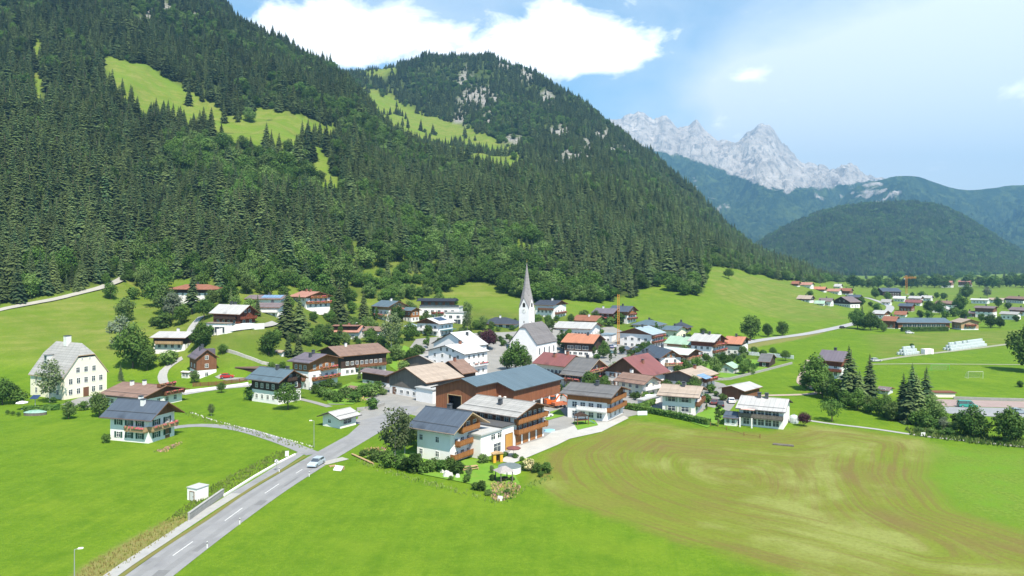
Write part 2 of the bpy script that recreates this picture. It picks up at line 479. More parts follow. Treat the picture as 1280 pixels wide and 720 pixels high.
# a wandering driving line for the rows of the mown field
A_row = np.where(sd > -8, sd + (fbm(XG / 45, YG / 45, 2) - .5) * 34 * np.clip(sd / 25, 0, 1), 0)
LUSH = world_poly([(1172, 560), (1400, 572), (1400, 700), (1290, 662), (1205, 638), (1166, 600)])
A_lush = np.clip(poly_sdf(LUSH, XG, YG) / 9 + .5, 0, .85)
DRY = [world_poly([(548, 372), (575, 352), (600, 350), (640, 372), (650, 388), (600, 398), (560, 380)])]
A_dry = np.clip((HGRID - 1) / 7, 0, .85) * np.clip((YG - 225) / 50, 0, 1) * np.clip((760 - PROJ_PX) / 60, .45, 1)
A_dry = np.maximum(A_dry, np.clip(HGRID / 160, 0, 1))
A_dry = np.maximum(A_dry, .55 * np.clip((YG - 380) / 300, 0, 1))
A_dry = np.where(poly_sdf(DRY[0], XG, YG) > 0, .85, A_dry)
PALE = poly_sdf(world_poly([(880, 336), (905, 336), (950, 345), (1000, 353), (1030, 372), (1065, 398), (1000, 404), (930, 385), (890, 372)]), XG, YG)
A_dry = np.maximum(A_dry, np.clip(PALE / 14 + .4, 0, .95))
FLATDRY = poly_sdf(world_poly([(1080, 418), (1280, 412), (1500, 412), (1500, 452), (1280, 432), (1100, 446)]), XG, YG)
A_dry = np.maximum(A_dry, np.clip(FLATDRY / 10 + .4, 0, .9))
SOIL = world_poly([(897, 436), (940, 428), (1000, 417), (1030, 410), (1030, 416), (1000, 424), (940, 435), (900, 444)])
A_soil = np.clip(poly_sdf(SOIL, XG, YG) / 2 + .3, 0, .8)
A_soil = np.maximum(A_soil, .8 * np.clip(poly_sdf(world_poly([(30, 780), (100, 710), (156, 677), (206, 652), (232, 642), (236, 650), (210, 670), (148, 718), (70, 790)]), XG, YG) / 1.5 + .4, 0, 1))


def terrain_material():
    m = bpy.data.materials.new('meadow_and_forest_floor')
    nt, N, L, P = nodes_of(m)
    P.inputs['Roughness'].default_value = 0.95; P.inputs['Specular IOR Level'].default_value = 0.08
    geo = N.new('ShaderNodeNewGeometry')

    def att(name):
        a = N.new('ShaderNodeAttribute'); a.attribute_name = name; return a.outputs['Fac']

    def noise(scale, detail=4, stretch=(1, 1, 1), rough=.6, vec=None):
        mpn = N.new('ShaderNodeMapping'); mpn.inputs['Scale'].default_value = stretch; L.new(vec or geo.outputs['Position'], mpn.inputs['Vector'])
        n = N.new('ShaderNodeTexNoise'); n.inputs['Scale'].default_value = scale; n.inputs['Detail'].default_value = detail; n.inputs['Roughness'].default_value = rough
        L.new(mpn.outputs[0], n.inputs['Vector']); return n.outputs['Fac']

    def ramp(v, a, b):
        r = N.new('ShaderNodeMapRange'); r.inputs['From Min'].default_value = a; r.inputs['From Max'].default_value = b; L.new(v, r.inputs['Value']); return r.outputs[0]

    def mix(f, a, b):
        x = N.new('ShaderNodeMix'); x.data_type = 'RGBA'
        if isinstance(f, float): x.inputs[0].default_value = f
        else: L.new(f, x.inputs[0])
        for k, c in ((6, a), (7, b)):
            if isinstance(c, tuple): x.inputs[k].default_value = (*c, 1)
            else: L.new(c, x.inputs[k])
        return x.outputs[2]

    def math_(op, a, b):
        x = N.new('ShaderNodeMath'); x.operation = op
        for k, c in ((0, a), (1, b)):
            if isinstance(c, (int, float)): x.inputs[k].default_value = c
            else: L.new(c, x.inputs[k])
        return x.outputs[0]
    big = noise(0.022, 4); mid = noise(0.16, 5); fine = noise(1.4, 5, rough=.75); tuft = noise(4.5, 3, rough=.8)
    grass = mix(ramp(big, .35, .68), (0.098, 0.182, 0.010), (0.145, 0.222, 0.014))
    grass = mix(ramp(mid, .35, .72), grass, (0.128, 0.205, 0.012))
    grass = mix(math_('MULTIPLY', ramp(fine, .42, .62), .70), grass, (0.068, 0.140, 0.008))
    grass = mix(math_('MULTIPLY', ramp(tuft, .48, .66), .50), grass, (0.20, 0.31, 0.03))
    clump = noise(.42, 5, rough=.72); grass = mix(math_('MULTIPLY', ramp(clump, .44, .66), .50), grass, (0.078, 0.165, 0.008))
    rdx = N.new('ShaderNodeMath'); rdx.operation = 'MULTIPLY_ADD'; sp0 = N.new('ShaderNodeSeparateXYZ'); L.new(geo.outputs['Position'], sp0.inputs[0]); L.new(sp0.outputs[1], rdx.inputs[0]); rdx.inputs[1].default_value = -.16; L.new(sp0.outputs[0], rdx.inputs[2])
    cbr = N.new('ShaderNodeCombineXYZ'); L.new(math_('MULTIPLY', rdx.outputs[0], .55), cbr.inputs[0]); L.new(math_('MULTIPLY', sp0.outputs[1], .012), cbr.inputs[1])
    cut = noise(1.0, 4, vec=cbr.outputs[0], rough=.6)
    mott = noise(.20, 6, rough=.75); mott2 = noise(.055, 5, rough=.6)
    grass = mix(math_('MULTIPLY', ramp(mott, .46, .62), .55), grass, (0.066, 0.138, 0.008))
    grass = mix(math_('MULTIPLY', ramp(mott2, .50, .66), .45), grass, (0.165, 0.235, 0.018))
    grass = mix(math_('MULTIPLY', ramp(cut, .50, .62), .30), grass, (0.080, 0.160, 0.008))
    wheel = noise(0.5, 2, (1.0, .035, 1), .5)
    grass = mix(math_('MULTIPLY', ramp(wheel, .50, .64), .12), grass, (0.165, 0.25, 0.02))
    # hillside hay meadow: paler, with cutting lines along the contour
    dn = noise(0.11, 5); sp = N.new('ShaderNodeSeparateXYZ'); L.new(geo.outputs['Position'], sp.inputs[0])
    cb = N.new('ShaderNodeCombineXYZ'); L.new(math_('MULTIPLY', sp.outputs[2], .9), cb.inputs[2]); L.new(math_('MULTIPLY', sp.outputs[0], .02), cb.inputs[0])
    cl = noise(1.0, 3, vec=cb.outputs[0])
    hay = mix(ramp(dn, .36, .64), (0.122, 0.172, 0.022), (0.200, 0.205, 0.055))
    hay = mix(math_('MULTIPLY', ramp(cl, .42, .60), .55), hay, (0.100, 0.150, 0.018))
    streak = noise(0.035, 4, (.25, 1.6, 1)); hay = mix(math_('MULTIPLY', ramp(streak, .45, .62), .7), hay, (0.112, 0.185, 0.020))
    hay = mix(math_('MULTIPLY', ramp(fine, .45, .68), .35), hay, (0.085, 0.14, 0.015))
    c = mix(att('dry'), grass, hay)
    # mown field: rows follow the driving line, brown where the stubble shows
    rowv = N.new('ShaderNodeCombineXYZ'); L.new(math_('MULTIPLY', att('row'), 1.3), rowv.inputs[0])
    L.new(math_('MULTIPLY', sp.outputs[0], .035), rowv.inputs[1]); L.new(math_('MULTIPLY', sp.outputs[1], .035), rowv.inputs[2])
    rows = noise(1.0, 4, vec=rowv.outputs[0], rough=.65)
    rowv2 = N.new('ShaderNodeCombineXYZ'); L.new(math_('MULTIPLY', att('row'), .21), rowv2.inputs[0])
    L.new(math_('MULTIPLY', sp.outputs[0], .03), rowv2.inputs[1]); L.new(math_('MULTIPLY', sp.outputs[1], .03), rowv2.inputs[2])
    rows2 = noise(1.0, 4, vec=rowv2.outputs[0])
    patch = noise(0.03, 4)
    swirl = noise(0.055, 3, rough=.5)
    browny = math_('MULTIPLY', ramp(swirl, .42, .66), ramp(rows2, .30, .62))
    mown = mix(ramp(mid, .35, .65), (0.138, 0.180, 0.022), (0.165, 0.192, 0.028))
    mown = mix(math_('MULTIPLY', browny, 1.0), mown, (0.172, 0.132, 0.048))
    mown = mix(math_('MULTIPLY', ramp(rows, .50, .58), .60), mown, (0.165, 0.128, 0.042))
    mown = mix(math_('MULTIPLY', ramp(rows, .50, .40), .45), mown, (0.165, 0.215, 0.030))
    mown = mix(math_('MULTIPLY', math_('MULTIPLY', ramp(patch, .50, .60), ramp(rows2, .60, .42)), .85), mown, (0.24, 0.265, 0.075))
    mown = mix(math_('MULTIPLY', ramp(fine, .45, .66), .40), mown, (0.105, 0.105, 0.022))
    c = mix(att('mown'), c, mown)
    lushc = mix(ramp(fine, .38, .64), (0.090, 0.155, 0.016), (0.170, 0.245, 0.034))
    lushc = mix(ramp(mid, .4, .7), lushc, (0.115, 0.225, 0.018))
    c = mix(att('lush'), c, lushc)
    c = mix(att('soil'), c, mix(ramp(fine, .4, .6), (0.25, 0.195, 0.09), (0.17, 0.18, 0.05)))
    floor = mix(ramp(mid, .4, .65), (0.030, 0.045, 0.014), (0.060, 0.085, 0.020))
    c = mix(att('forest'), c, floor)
    rk = noise(0.35, 6, (1, 1, .35), .7)
    rock = mix(ramp(rk, .35, .65), (0.15, 0.142, 0.13), (0.32, 0.305, 0.28))
    c = mix(math_('MULTIPLY', ramp(noise(.13, 5), .36, .46), att('rock')), c, rock)
    L.new(c, P.inputs['Base Color'])
    bp = N.new('ShaderNodeBump'); bp.inputs['Strength'].default_value = .55; bp.inputs['Distance'].default_value = .35
    L.new(math_('ADD', fine, tuft), bp.inputs['Height']); L.new(bp.outputs[0], P.inputs['Normal'])
    return m


verts = np.stack([XG.ravel(), YG.ravel(), HGRID.ravel()], 1)
terr_me = np_mesh('terrain', verts, grid_quads(len(PXS), len(YS)), [terrain_material()], True)
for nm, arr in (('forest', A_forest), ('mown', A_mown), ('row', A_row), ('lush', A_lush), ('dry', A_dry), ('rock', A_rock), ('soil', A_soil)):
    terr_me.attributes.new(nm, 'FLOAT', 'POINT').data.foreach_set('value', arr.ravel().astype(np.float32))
terrain = link('terrain', terr_me); terrain['kind'] = 'structure'

# ground beyond and around the modelled valley, out to the foot of the mountains
vb = MB()
vb.face([(-9500, -400, -1.5), (9500, -400, -1.5), (9500, 9800, -1.5), (-9500, 9800, -1.5)])
vf = vb.build('valley_floor', mat('far_valley_grass', (0.07, 0.13, 0.03), (0.11, 0.17, 0.04), scale=.004)); vf['kind'] = 'structure'

# ------------------------------------------------------------------ far mountains
SPX = np.arange(560, 1500, 2.0)


def mountain(name, sil, y0, ytop, yback, z0, m, amp, nscale, power=1.15, rock=None, nv=150, ridg=True, offset=0.0, seed=0):
    top_py = pchip(*zip(*sil), SPX)
    jag = (CAM_Z + (HOR - top_py - (.55 - fbm(SPX / 20.0 + seed, SPX * 0 + seed, 5, True, .6)) * offset) / FPX * ytop)[:, None]
    t = np.concatenate([np.linspace(0, 1, int(nv * .75)), 1 + np.linspace(0, 1, nv - int(nv * .75) + 1)[1:]])
    U, T = np.meshgrid((SPX - 640) / FPX, t, indexing='ij')
    Y = np.where(T <= 1, y0 + (ytop - y0) * T, ytop + (yback - ytop) * (T - 1))
    X = U * Y
    ztop = (CAM_Z + (HOR - top_py) / FPX * ytop)[:, None]
    base = z0 + (ztop - z0) * np.where(T <= 1, T ** power, np.clip(1 - np.clip(T - 1, 0, 1) ** .9, 0, 1))
    base = base + (jag - ztop) * np.clip(1 - np.abs(T - 1) * 6, 0, 1) ** 1.5
    env = np.where(T <= 1, np.clip(T * 3, 0, 1) * np.clip((1 - T) * 5, 0, 1) ** .8, np.clip((T - 1) * 4, 0, 1))
    n = fbm(X / nscale + seed, Y / nscale + seed * 2, 7, ridg, .55) - (.62 if ridg else .5)
    n = n + (fbm(X / nscale * 3.7 + 3, Y / nscale * 3.7, 5, ridg, .6) - .6) * .35
    Z = base + n * amp * env
    me = np_mesh(name, np.stack([X.ravel(), Y.ravel(), Z.ravel()], 1), grid_quads(len(SPX), len(t)), [m], not rock)
    if rock is not None:
        me.attributes.new('rock', 'FLOAT', 'POINT').data.foreach_set('value', rock(X, Y, Z, U * FPX + 640, HOR + (CAM_Z - Z) / Y * FPX).ravel().astype(np.float32))
    o = link(name, me); o['kind'] = 'structure'
    return X, Y, Z


def mountain_mat(name, rock=True, fscale=.03):
    m = bpy.data.materials.new(name)
    nt, N, L, P = nodes_of(m)
    P.inputs['Roughness'].default_value = 1; P.inputs['Specular IOR Level'].default_value = 0.0
    geo = N.new('ShaderNodeNewGeometry')

    def noise(scale, detail, stretch=(1, 1, 1), rough=.65):
        mpn = N.new('ShaderNodeMapping'); mpn.inputs['Scale'].default_value = stretch; L.new(geo.outputs['Position'], mpn.inputs['Vector'])
        n = N.new('ShaderNodeTexNoise'); n.inputs['Scale'].default_value = scale; n.inputs['Detail'].default_value = detail; n.inputs['Roughness'].default_value = rough
        L.new(mpn.outputs[0], n.inputs['Vector']); return n.outputs['Fac']

    def ramp(v, a, b):
        r = N.new('ShaderNodeMapRange'); r.inputs['From Min'].default_value = a; r.inputs['From Max'].default_value = b; L.new(v, r.inputs['Value']); return r.outputs[0]

    def mix(f, a, b):
        x = N.new('ShaderNodeMix'); x.data_type = 'RGBA'; L.new(f, x.inputs[0])
        for k, c in ((6, a), (7, b)):
            if isinstance(c, tuple): x.inputs[k].default_value = (*c, 1)
            else: L.new(c, x.inputs[k])
        return x.outputs[2]
    f1 = noise(fscale, 5, rough=.75)
    f2 = noise(fscale * .12, 4)
    f3 = noise(fscale * .4, 6, (1, 1, .3), .7)
    forest = mix(ramp(f1, .42, .58), (0.012, 0.028, 0.014), (0.062, 0.092, 0.034))
    forest = mix(ramp(f3, .55, .40), forest, (0.018, 0.036, 0.018))
    forest = mix(ramp(f2, .56, .70), forest, (0.075, 0.11, 0.035))
    c = forest
    if rock:
        r1 = noise(.0045, 8, (1, 1, .45), .72)
        r2 = noise(.02, 6, (1, 1, .25), .7)
        rk = mix(ramp(r1, .36, .62), (0.29, 0.262, 0.245), (0.50, 0.455, 0.415))
        rk = mix(ramp(r2, .50, .60), rk, (0.235, 0.22, 0.215))
        at = N.new('ShaderNodeAttribute'); at.attribute_name = 'rock'
        am = N.new('ShaderNodeMath'); am.operation = 'ADD'; L.new(at.outputs['Fac'], am.inputs[0])
        sb = N.new('ShaderNodeMath'); sb.operation = 'MULTIPLY_ADD'; L.new(noise(.006, 7), sb.inputs[0]); sb.inputs[1].default_value = 1.4; sb.inputs[2].default_value = -.7
        L.new(sb.outputs[0], am.inputs[1])
        c = mix(ramp(am.outputs[0], .42, .56), forest, rk)
    L.new(c, P.inputs['Base Color'])
    b = N.new('ShaderNodeBump'); b.inputs['Strength'].default_value = .8; b.inputs['Distance'].default_value = 14 if not rock else 20
    L.new(f1, b.inputs['Height']); L.new(b.outputs[0], P.inputs['Normal'])
    return m


def peaks_rock(X, Y, Z, px, py):
    edge = np.interp(px, [560, 780, 830, 860, 900, 940, 985, 1000, 1040, 1080, 1120, 1500], [178, 180, 190, 197, 212, 228, 240, 232, 234, 228, 221, 215])
    r = np.clip((edge - py) / 16 + .5, 0, 1)
    for cx, cy, rx, ry in ((1095, 236, 30, 12), (1060, 240, 18, 9), (880, 248, 12, 8), (868, 235, 7, 14), (905, 260, 9, 6), (1030, 238, 14, 14)):
        r = np.maximum(r, np.clip(1.0 - ((px - cx) / rx) ** 2 * .6 - ((py - cy) / ry) ** 2 * .6, 0, .36))
    return r


mountain('rocky_mountains', [(560, 160), (700, 150), (770, 150), (785, 144), (803, 141), (816, 150), (832, 146), (850, 160), (868, 153), (885, 166), (900, 178), (920, 176), (938, 166), (952, 157), (964, 162), (975, 176), (990, 192), (1005, 203), (1020, 206), (1045, 213),
                            (1062, 213), (1080, 222), (1105, 224), (1130, 230), (1200, 246), (1500, 290)],
         4300, 7400, 9700, 20, mountain_mat('limestone_and_pine'), 620, 1300, 1.25, peaks_rock, 240, True, 13.0, 3)
mountain('forested_mountain_ridge', [(560, 330), (1000, 300), (1040, 262), (1070, 234), (1100, 225), (1128, 220), (1145, 221), (1165, 227), (1190, 235), (1212, 238), (1235, 236), (1258, 233), (1280, 231), (1340, 222), (1500, 200)],
         3700, 5400, 7000, 15, mountain_mat('blue_pine_slope', True, .018), 620, 900, 1.1, lambda X, Y, Z, px, py: np.clip(1 - ((px - 1095) / 40) ** 2 - ((py - 240) / 15) ** 2, 0, .42), 120, True, 2.0, 9)
hillX, hillY, hillZ = mountain('wooded_hill', [(560, 345), (900, 332), (945, 306), (975, 288), (1000, 277), (1030, 265), (1060, 259), (1100, 255), (1140, 254), (1170, 258), (1200, 270), (1230, 288), (1262, 308), (1300, 326), (1400, 340), (1500, 343)],
                               2150, 2950, 3700, 3, mountain_mat('hill_forest_floor', False, .05), 70, 300, .95, None, 110, False, 1.0, 5)

# ------------------------------------------------------------------ trees
M_SPRUCE = foliage_mat('spruce_needles', (0.026, 0.060, 0.027), (0.078, 0.108, 0.036), (0.098, 0.132, 0.042))
M_LEAF = foliage_mat('tree_leaves', (0.045, 0.105, 0.020), (0.085, 0.150, 0.028), (0.105, 0.180, 0.036), .25)
M_LEAFLIGHT = foliage_mat('pale_tree_leaves', (0.090, 0.165, 0.035), (0.125, 0.195, 0.05), (0.16, 0.225, 0.07), .25)
M_BIRCH = foliage_mat('birch_leaves', (0.11, 0.155, 0.06), (0.125, 0.17, 0.065), (0.16, 0.20, 0.095), .25)
M_SILVER = foliage_mat('silver_leaves', (0.16, 0.19, 0.13), (0.20, 0.23, 0.16), (0.10, 0.14, 0.07), .2)
M_PURPLE = foliage_mat('purple_leaves', (0.030, 0.012, 0.018), (0.040, 0.014, 0.020), (0.055, 0.022, 0.030))
M_BARK = mat('bark', (0.09, 0.065, 0.045), (0.16, 0.12, 0.09), scale=3, rough=.95, stretch=(1, 1, .2))
M_BIRCHBARK = mat('birch_bark', (0.55, 0.53, 0.48), (0.30, 0.28, 0.25), scale=2, rough=.9, stretch=(1, 1, 3))


def spruce_crown(seed, Hh=20.0, Rr=3.6, whorls=22, br=11, bare=.07):
    rg = random.Random(seed); mb = MB()
    lean = (rg.uniform(-.25, .25), rg.uniform(-.25, .25))
    for i in range(whorls):
        f = bare + (1 - bare) * (i / whorls) ** .92
        z = Hh * f
        r = Rr * (1 - f) ** .88 * rg.uniform(.82, 1.12) + .12
        a0 = rg.uniform(0, 6.28)
        n = br if f < .75 else br - 3
        for k in range(n):
            if rg.random() < .08: continue
            a = a0 + 6.283 * k / n + rg.uniform(-.22, .22)
            rr = r * rg.uniform(.68, 1.18)
            c, s_ = math.cos(a), math.sin(a)
            w = max(.18, rr * .30) * rg.uniform(.8, 1.25)
            dz = rr * rg.uniform(.22, .42)
            zz = z + rg.uniform(-.25, .25)
            px, py = lean[0] * f * 2, lean[1] * f * 2
            p0 = (px, py, zz + .35)
            m1 = (px + c * rr * .55 - s_ * w, py + s_ * rr * .55 + c * w, zz - dz * .55)
            m0 = (px + c * rr * .60, py + s_ * rr * .60, zz - dz * .15)
            m2 = (px + c * rr * .55 + s_ * w, py + s_ * rr * .55 - c * w, zz - dz * .55)
            t = (px + c * rr, py + s_ * rr, zz - dz)
            b = len(mb.v); mb.v += [p0, m1, m0, m2, t]
            for q in ((0, 1, 2), (0, 2, 3), (1, 4, 2), (2, 4, 3)): mb.f.append(tuple(b + j for j in q)); mb.m.append(0)
    mb.cyl(lean[0] * 2, lean[1] * 2, Hh * .96, Hh * 1.02, .10, .02, 4)
    return mb


def leaf_crown(seed, Hh=12.0, Rr=4.0, base=2.2, clumps=34, leaves=46, size=.5, shape=1.0, gap=.0):
    """leaf clumps through the volume of an uneven crown"""
    rg = np.random.default_rng(seed); vs, fs = [], []
    n = 0
    for c in range(clumps):
        while True:
            p = rg.uniform(-1, 1, 3)
            d = np.linalg.norm(p)
            if d < 1 and d > .35: break
        t = (p[2] + 1) / 2
        wz = 1.0 - (abs(t - .42) * 1.15) ** 2.2 * shape
        ctr = np.array([p[0] * Rr * wz * .86, p[1] * Rr * wz * .86, base + (Hh - base) * (.12 + .80 * t)])
        cr = Rr * rg.uniform(.32, .52) * (0.75 + .25 * wz)
        q = rg.normal(0, 1, (leaves, 3)); q /= np.linalg.norm(q, axis=1)[:, None]
        pos = ctr + q * (cr * rg.uniform(.55, 1.05, leaves))[:, None] * np.array([1, 1, .8])
        nor = q + rg.normal(0, .55, (leaves, 3)) + np.array([0, 0, .35])
        nor /= np.linalg.norm(nor, axis=1)[:, None]
        u = np.cross(nor, rg.normal(0, 1, (leaves, 3))); u /= np.linalg.norm(u, axis=1)[:, None] + 1e-9
        w = np.cross(nor, u)
        s = (size * rg.uniform(.6, 1.25, leaves))[:, None]
        for k, (a, b) in enumerate(((-1, -.6), (1, -.6), (.5, .8), (-.6, .7))):
            vs.append(pos + u * s * a * .5 + w * s * b * .5)
        fs.append(n + np.arange(leaves)[:, None] + np.array([0, leaves, 2 * leaves, 3 * leaves]))
        n += 4 * leaves
    return np.concatenate(vs), np.concatenate(fs)


def trunk_mb(Hh, top, r, limbs=0, seed=0, spread=2.0):
    rg = random.Random(seed); mb = MB()
    mb.cyl(0, 0, -.6, Hh * .45, r, r * .7, 7)
    mb.cyl(0, 0, Hh * .45, top, r * .7, r * .2, 6)
    for k in range(limbs):
        a = rg.uniform(0, 6.28); z = Hh * rg.uniform(.25, .6)
        mb.tube((0, 0, z), (math.cos(a) * spread, math.sin(a) * spread, z + spread * rg.uniform(.5, 1.1)), r * .4, r * .12, 5)
    return mb


TREES = {}


def def_tree(key, name, Hh, crown_me, trunk_me, cat='tree'):
    TREES[key] = (name, Hh, crown_me, trunk_me, cat)


for k in range(4):
    def_tree('spruce%d' % k, 'spruce_tree', 20.0, spruce_crown(k + 1, 20, [4.6, 3.9, 5.0, 4.2][k], [24, 26, 23, 25][k], 13, [.05, .10, .06, .16][k]).mesh('spruce_crown', [M_SPRUCE]),
             trunk_mb(20, 18.5, .32).mesh('spruce_trunk', [M_BARK]))


def def_leafy(key, name, Hh, Rr, base, mat_, clumps=34, leaves=46, size=.5, shape=1.0, r=.28, bark=None, limbs=5, seed=1, cat='tree'):
    v, f = leaf_crown(seed, Hh, Rr, base, clumps, leaves, size, shape)
    def_tree(key, name, Hh, np_mesh(name + '_crown', v, f, [mat_]), trunk_mb(Hh, Hh * .8, r, limbs, seed, Rr * .5).mesh(name + '_trunk', [bark or M_BARK]), cat)


def_leafy('broad0', 'broadleaf_tree', 12, 4.7, .3, M_LEAF, 46, 64, .62, .8, seed=21)
def_leafy('broad1', 'broadleaf_tree', 12, 4.1, .2, M_LEAF, 42, 64, .60, .8, seed=22)
def_leafy('broad2', 'broadleaf_tree', 12, 4.4, .5, M_LEAFLIGHT, 42, 60, .60, .8, seed=23)
def_leafy('birch', 'birch_tree', 12, 3.2, 1.6, M_BIRCH, 40, 46, .44, .8, .16, M_BIRCHBARK, 6, 24)
def_leafy('silver', 'willow_tree', 12, 4.2, .6, M_SILVER, 38, 56, .55, seed=25)
def_leafy('column', 'columnar_tree', 12, 1.9, .5, M_LEAF, 30, 46, .45, .6, .2, None, 3, 26)
def_leafy('ball', 'round_tree', 6, 2.9, 1.5, M_LEAF, 60, 46, .32, 1.0, .16, None, 4, 27)
def_leafy('purple', 'purple_leaved_tree', 6, 2.7, 1.2, M_PURPLE, 60, 46, .32, 1.0, .16, None, 4, 28)
def_leafy('bush', 'bush', 3, 1.9, .0, M_LEAF, 26, 40, .36, .7, .06, None, 3, 29, 'bush')
def_leafy('bushpale', 'bush', 3, 1.9, .0, M_LEAFLIGHT, 26, 40, .36, .7, .06, None, 3, 30, 'bush')
def_leafy('spread', 'spreading_tree', 9, 5.2, 2.4, M_LEAF, 30, 50, .5, 1.1, .26, None, 7, 31)


def plant(key, loc, h, rot=0.0, label='', group=None, wide=1.0):
    name, Hh, cm, tm, cat = TREES[key]
    o = thing(name, label, cat, loc, rot, group)
    s = h / Hh
    link('trunk', tm, o, scale=(s * wide, s * wide, s)); link('crown', cm, o, scale=(s * wide, s * wide, s))
    return o


# ------------------------------------------------------------------ the forest
def candidates(u0, u1, y0, y1, sp0, sp1):
    out = []
    y = y0
    while y < y1:
        sp = sp0 + (sp1 - sp0) * min(1, max(0, (y - 500) / 900))
        n = int((u1 - u0) * y / sp)
        x = u0 * y + (np.arange(n) + .5 * (len(out) % 2)) * sp
        out.append(np.stack([x + RNG.uniform(-.42, .42, n) * sp, np.full(n, y) + RNG.uniform(-.42, .42, n) * sp], 1))
        y += sp * .9
    return np.concatenate(out)


P = candidates(-1.0, .47, 262, 2050, 5.5, 7.6)
px_ = P[:, 0] / P[:, 1] * FPX + 640
h_ = H(P[:, 0], P[:, 1])
py_ = HOR + (CAM_Z - h_) / P[:, 1] * FPX
ang = (h_ + 20 - CAM_Z) / P[:, 1]
ii = np.clip(((px_ - PXS[0]) / 6).astype(int), 0, len(PXS) - 1)
jj = np.clip(np.searchsorted(YS, P[:, 1] - 18) - 1, 0, len(YS) - 1)
seen = ang > vis_max[ii, jj] - .004
hid = (h_ - CAM_Z) / P[:, 1] < vis_max[ii, jj] - 1e-4
fm = np.where(hid & (P[:, 1] > 500) & (h_ > 34), 1.0, forest_at(px_, py_, 2.0))
rk = rock_at(px_, py_)
thin = fbm(P[:, 0] / 60, P[:, 1] / 60, 3)
SCRUB = [(420, 298), (500, 292), (556, 308), (552, 366), (500, 376), (440, 372), (424, 350)]
scrub = poly_sdf(SCRUB, px_, py_) > 0
stray = (RNG.random(len(P)) < .025) & (py_ < 230) & (py_ > 60)
keep = (~scrub | (RNG.random(len(P)) < .62)) & seen & ((fm > .5) | stray) & (h_ > 7) & (RNG.random(len(P)) > rk * .72) & (RNG.random(len(P)) > np.clip((thin - .57) * 4.0, 0, .7))
P, h_, px_, py_, thin = P[keep], h_[keep], px_[keep], py_[keep], thin[keep]
below = np.interp(px_, *zip(*FOREST_EDGE)) - py_
ln = fbm(P[:, 0] / 110 + 40, P[:, 1] / 110, 3)
pb = .07 + .75 * np.exp(-below / 15.0) * np.where(px_ > 130, 1, .35) + np.clip((ln - .52) * 4.0, 0, .72) + .5 * ((px_ > 425) & (px_ < 545) & (py_ > 300)) + .25 * ((px_ > 330) & (px_ < 430) & (py_ > 180) & (py_ < 300))
leafy = RNG.random(len(P)) < pb
hs = np.where(leafy, RNG.uniform(7, 16, len(P)), RNG.triangular(9, 20, 29, len(P)) * (.80 + .36 * thin))
hs = hs * np.where(below < 10, .80, 1.0) * np.where(RNG.random(len(P)) < .18, .66, 1.0) * np.clip(1.08 - P[:, 1] / 6000, .75, 1)
bushy = (px_ > 425) & (px_ < 550) & (below < 40)
hs = np.where(bushy, hs * .62, hs)
kind = np.where(leafy, 4 + RNG.integers(0, 3, len(P)), RNG.integers(0, 4, len(P)))
FKEYS = ['spruce0', 'spruce1', 'spruce2', 'spruce3', 'broad0', 'broad1', 'broad2']
order = np.argsort(P[:, 1])
vis_edge = order[(np.abs(P[order, 0] / P[order, 1]) < .71)]
N_NEAR = 132
near = vis_edge[:N_NEAR]
for i in near:
    lf = kind[i] >= 4
    plant(FKEYS[kind[i]], (P[i, 0], P[i, 1], h_[i] - .3), float(hs[i]), float(RNG.uniform(0, 6.28)),
          'leafy green tree on the lower front edge of the mountain forest' if lf else 'dark spruce standing in the lower front edge of the mountain forest',
          'leafy trees along the forest edge' if lf else 'spruces along the forest edge')
rest = np.setdiff1d(np.arange(len(P)), near)


def joined_tree(key):
    name, Hh, cm, tm, cat = TREES[key]
    bm = bmesh.new(); bm.from_mesh(tm); n0 = len(bm.faces); bm.from_mesh(cm); bm.faces.ensure_lookup_table()
    for k, f in enumerate(bm.faces): f.material_index = 0 if k < n0 else 1
    me = bpy.data.meshes.new('forest_' + name); bm.to_mesh(me); bm.free()
    me.materials.append(tm.materials[0]); me.materials.append(cm.materials[0])
    return bpy.data.objects.new('forest_' + name, me)      # mesh source of the forest, not a thing in the scene


FOREST_SRC = [joined_tree(k) for k in FKEYS]


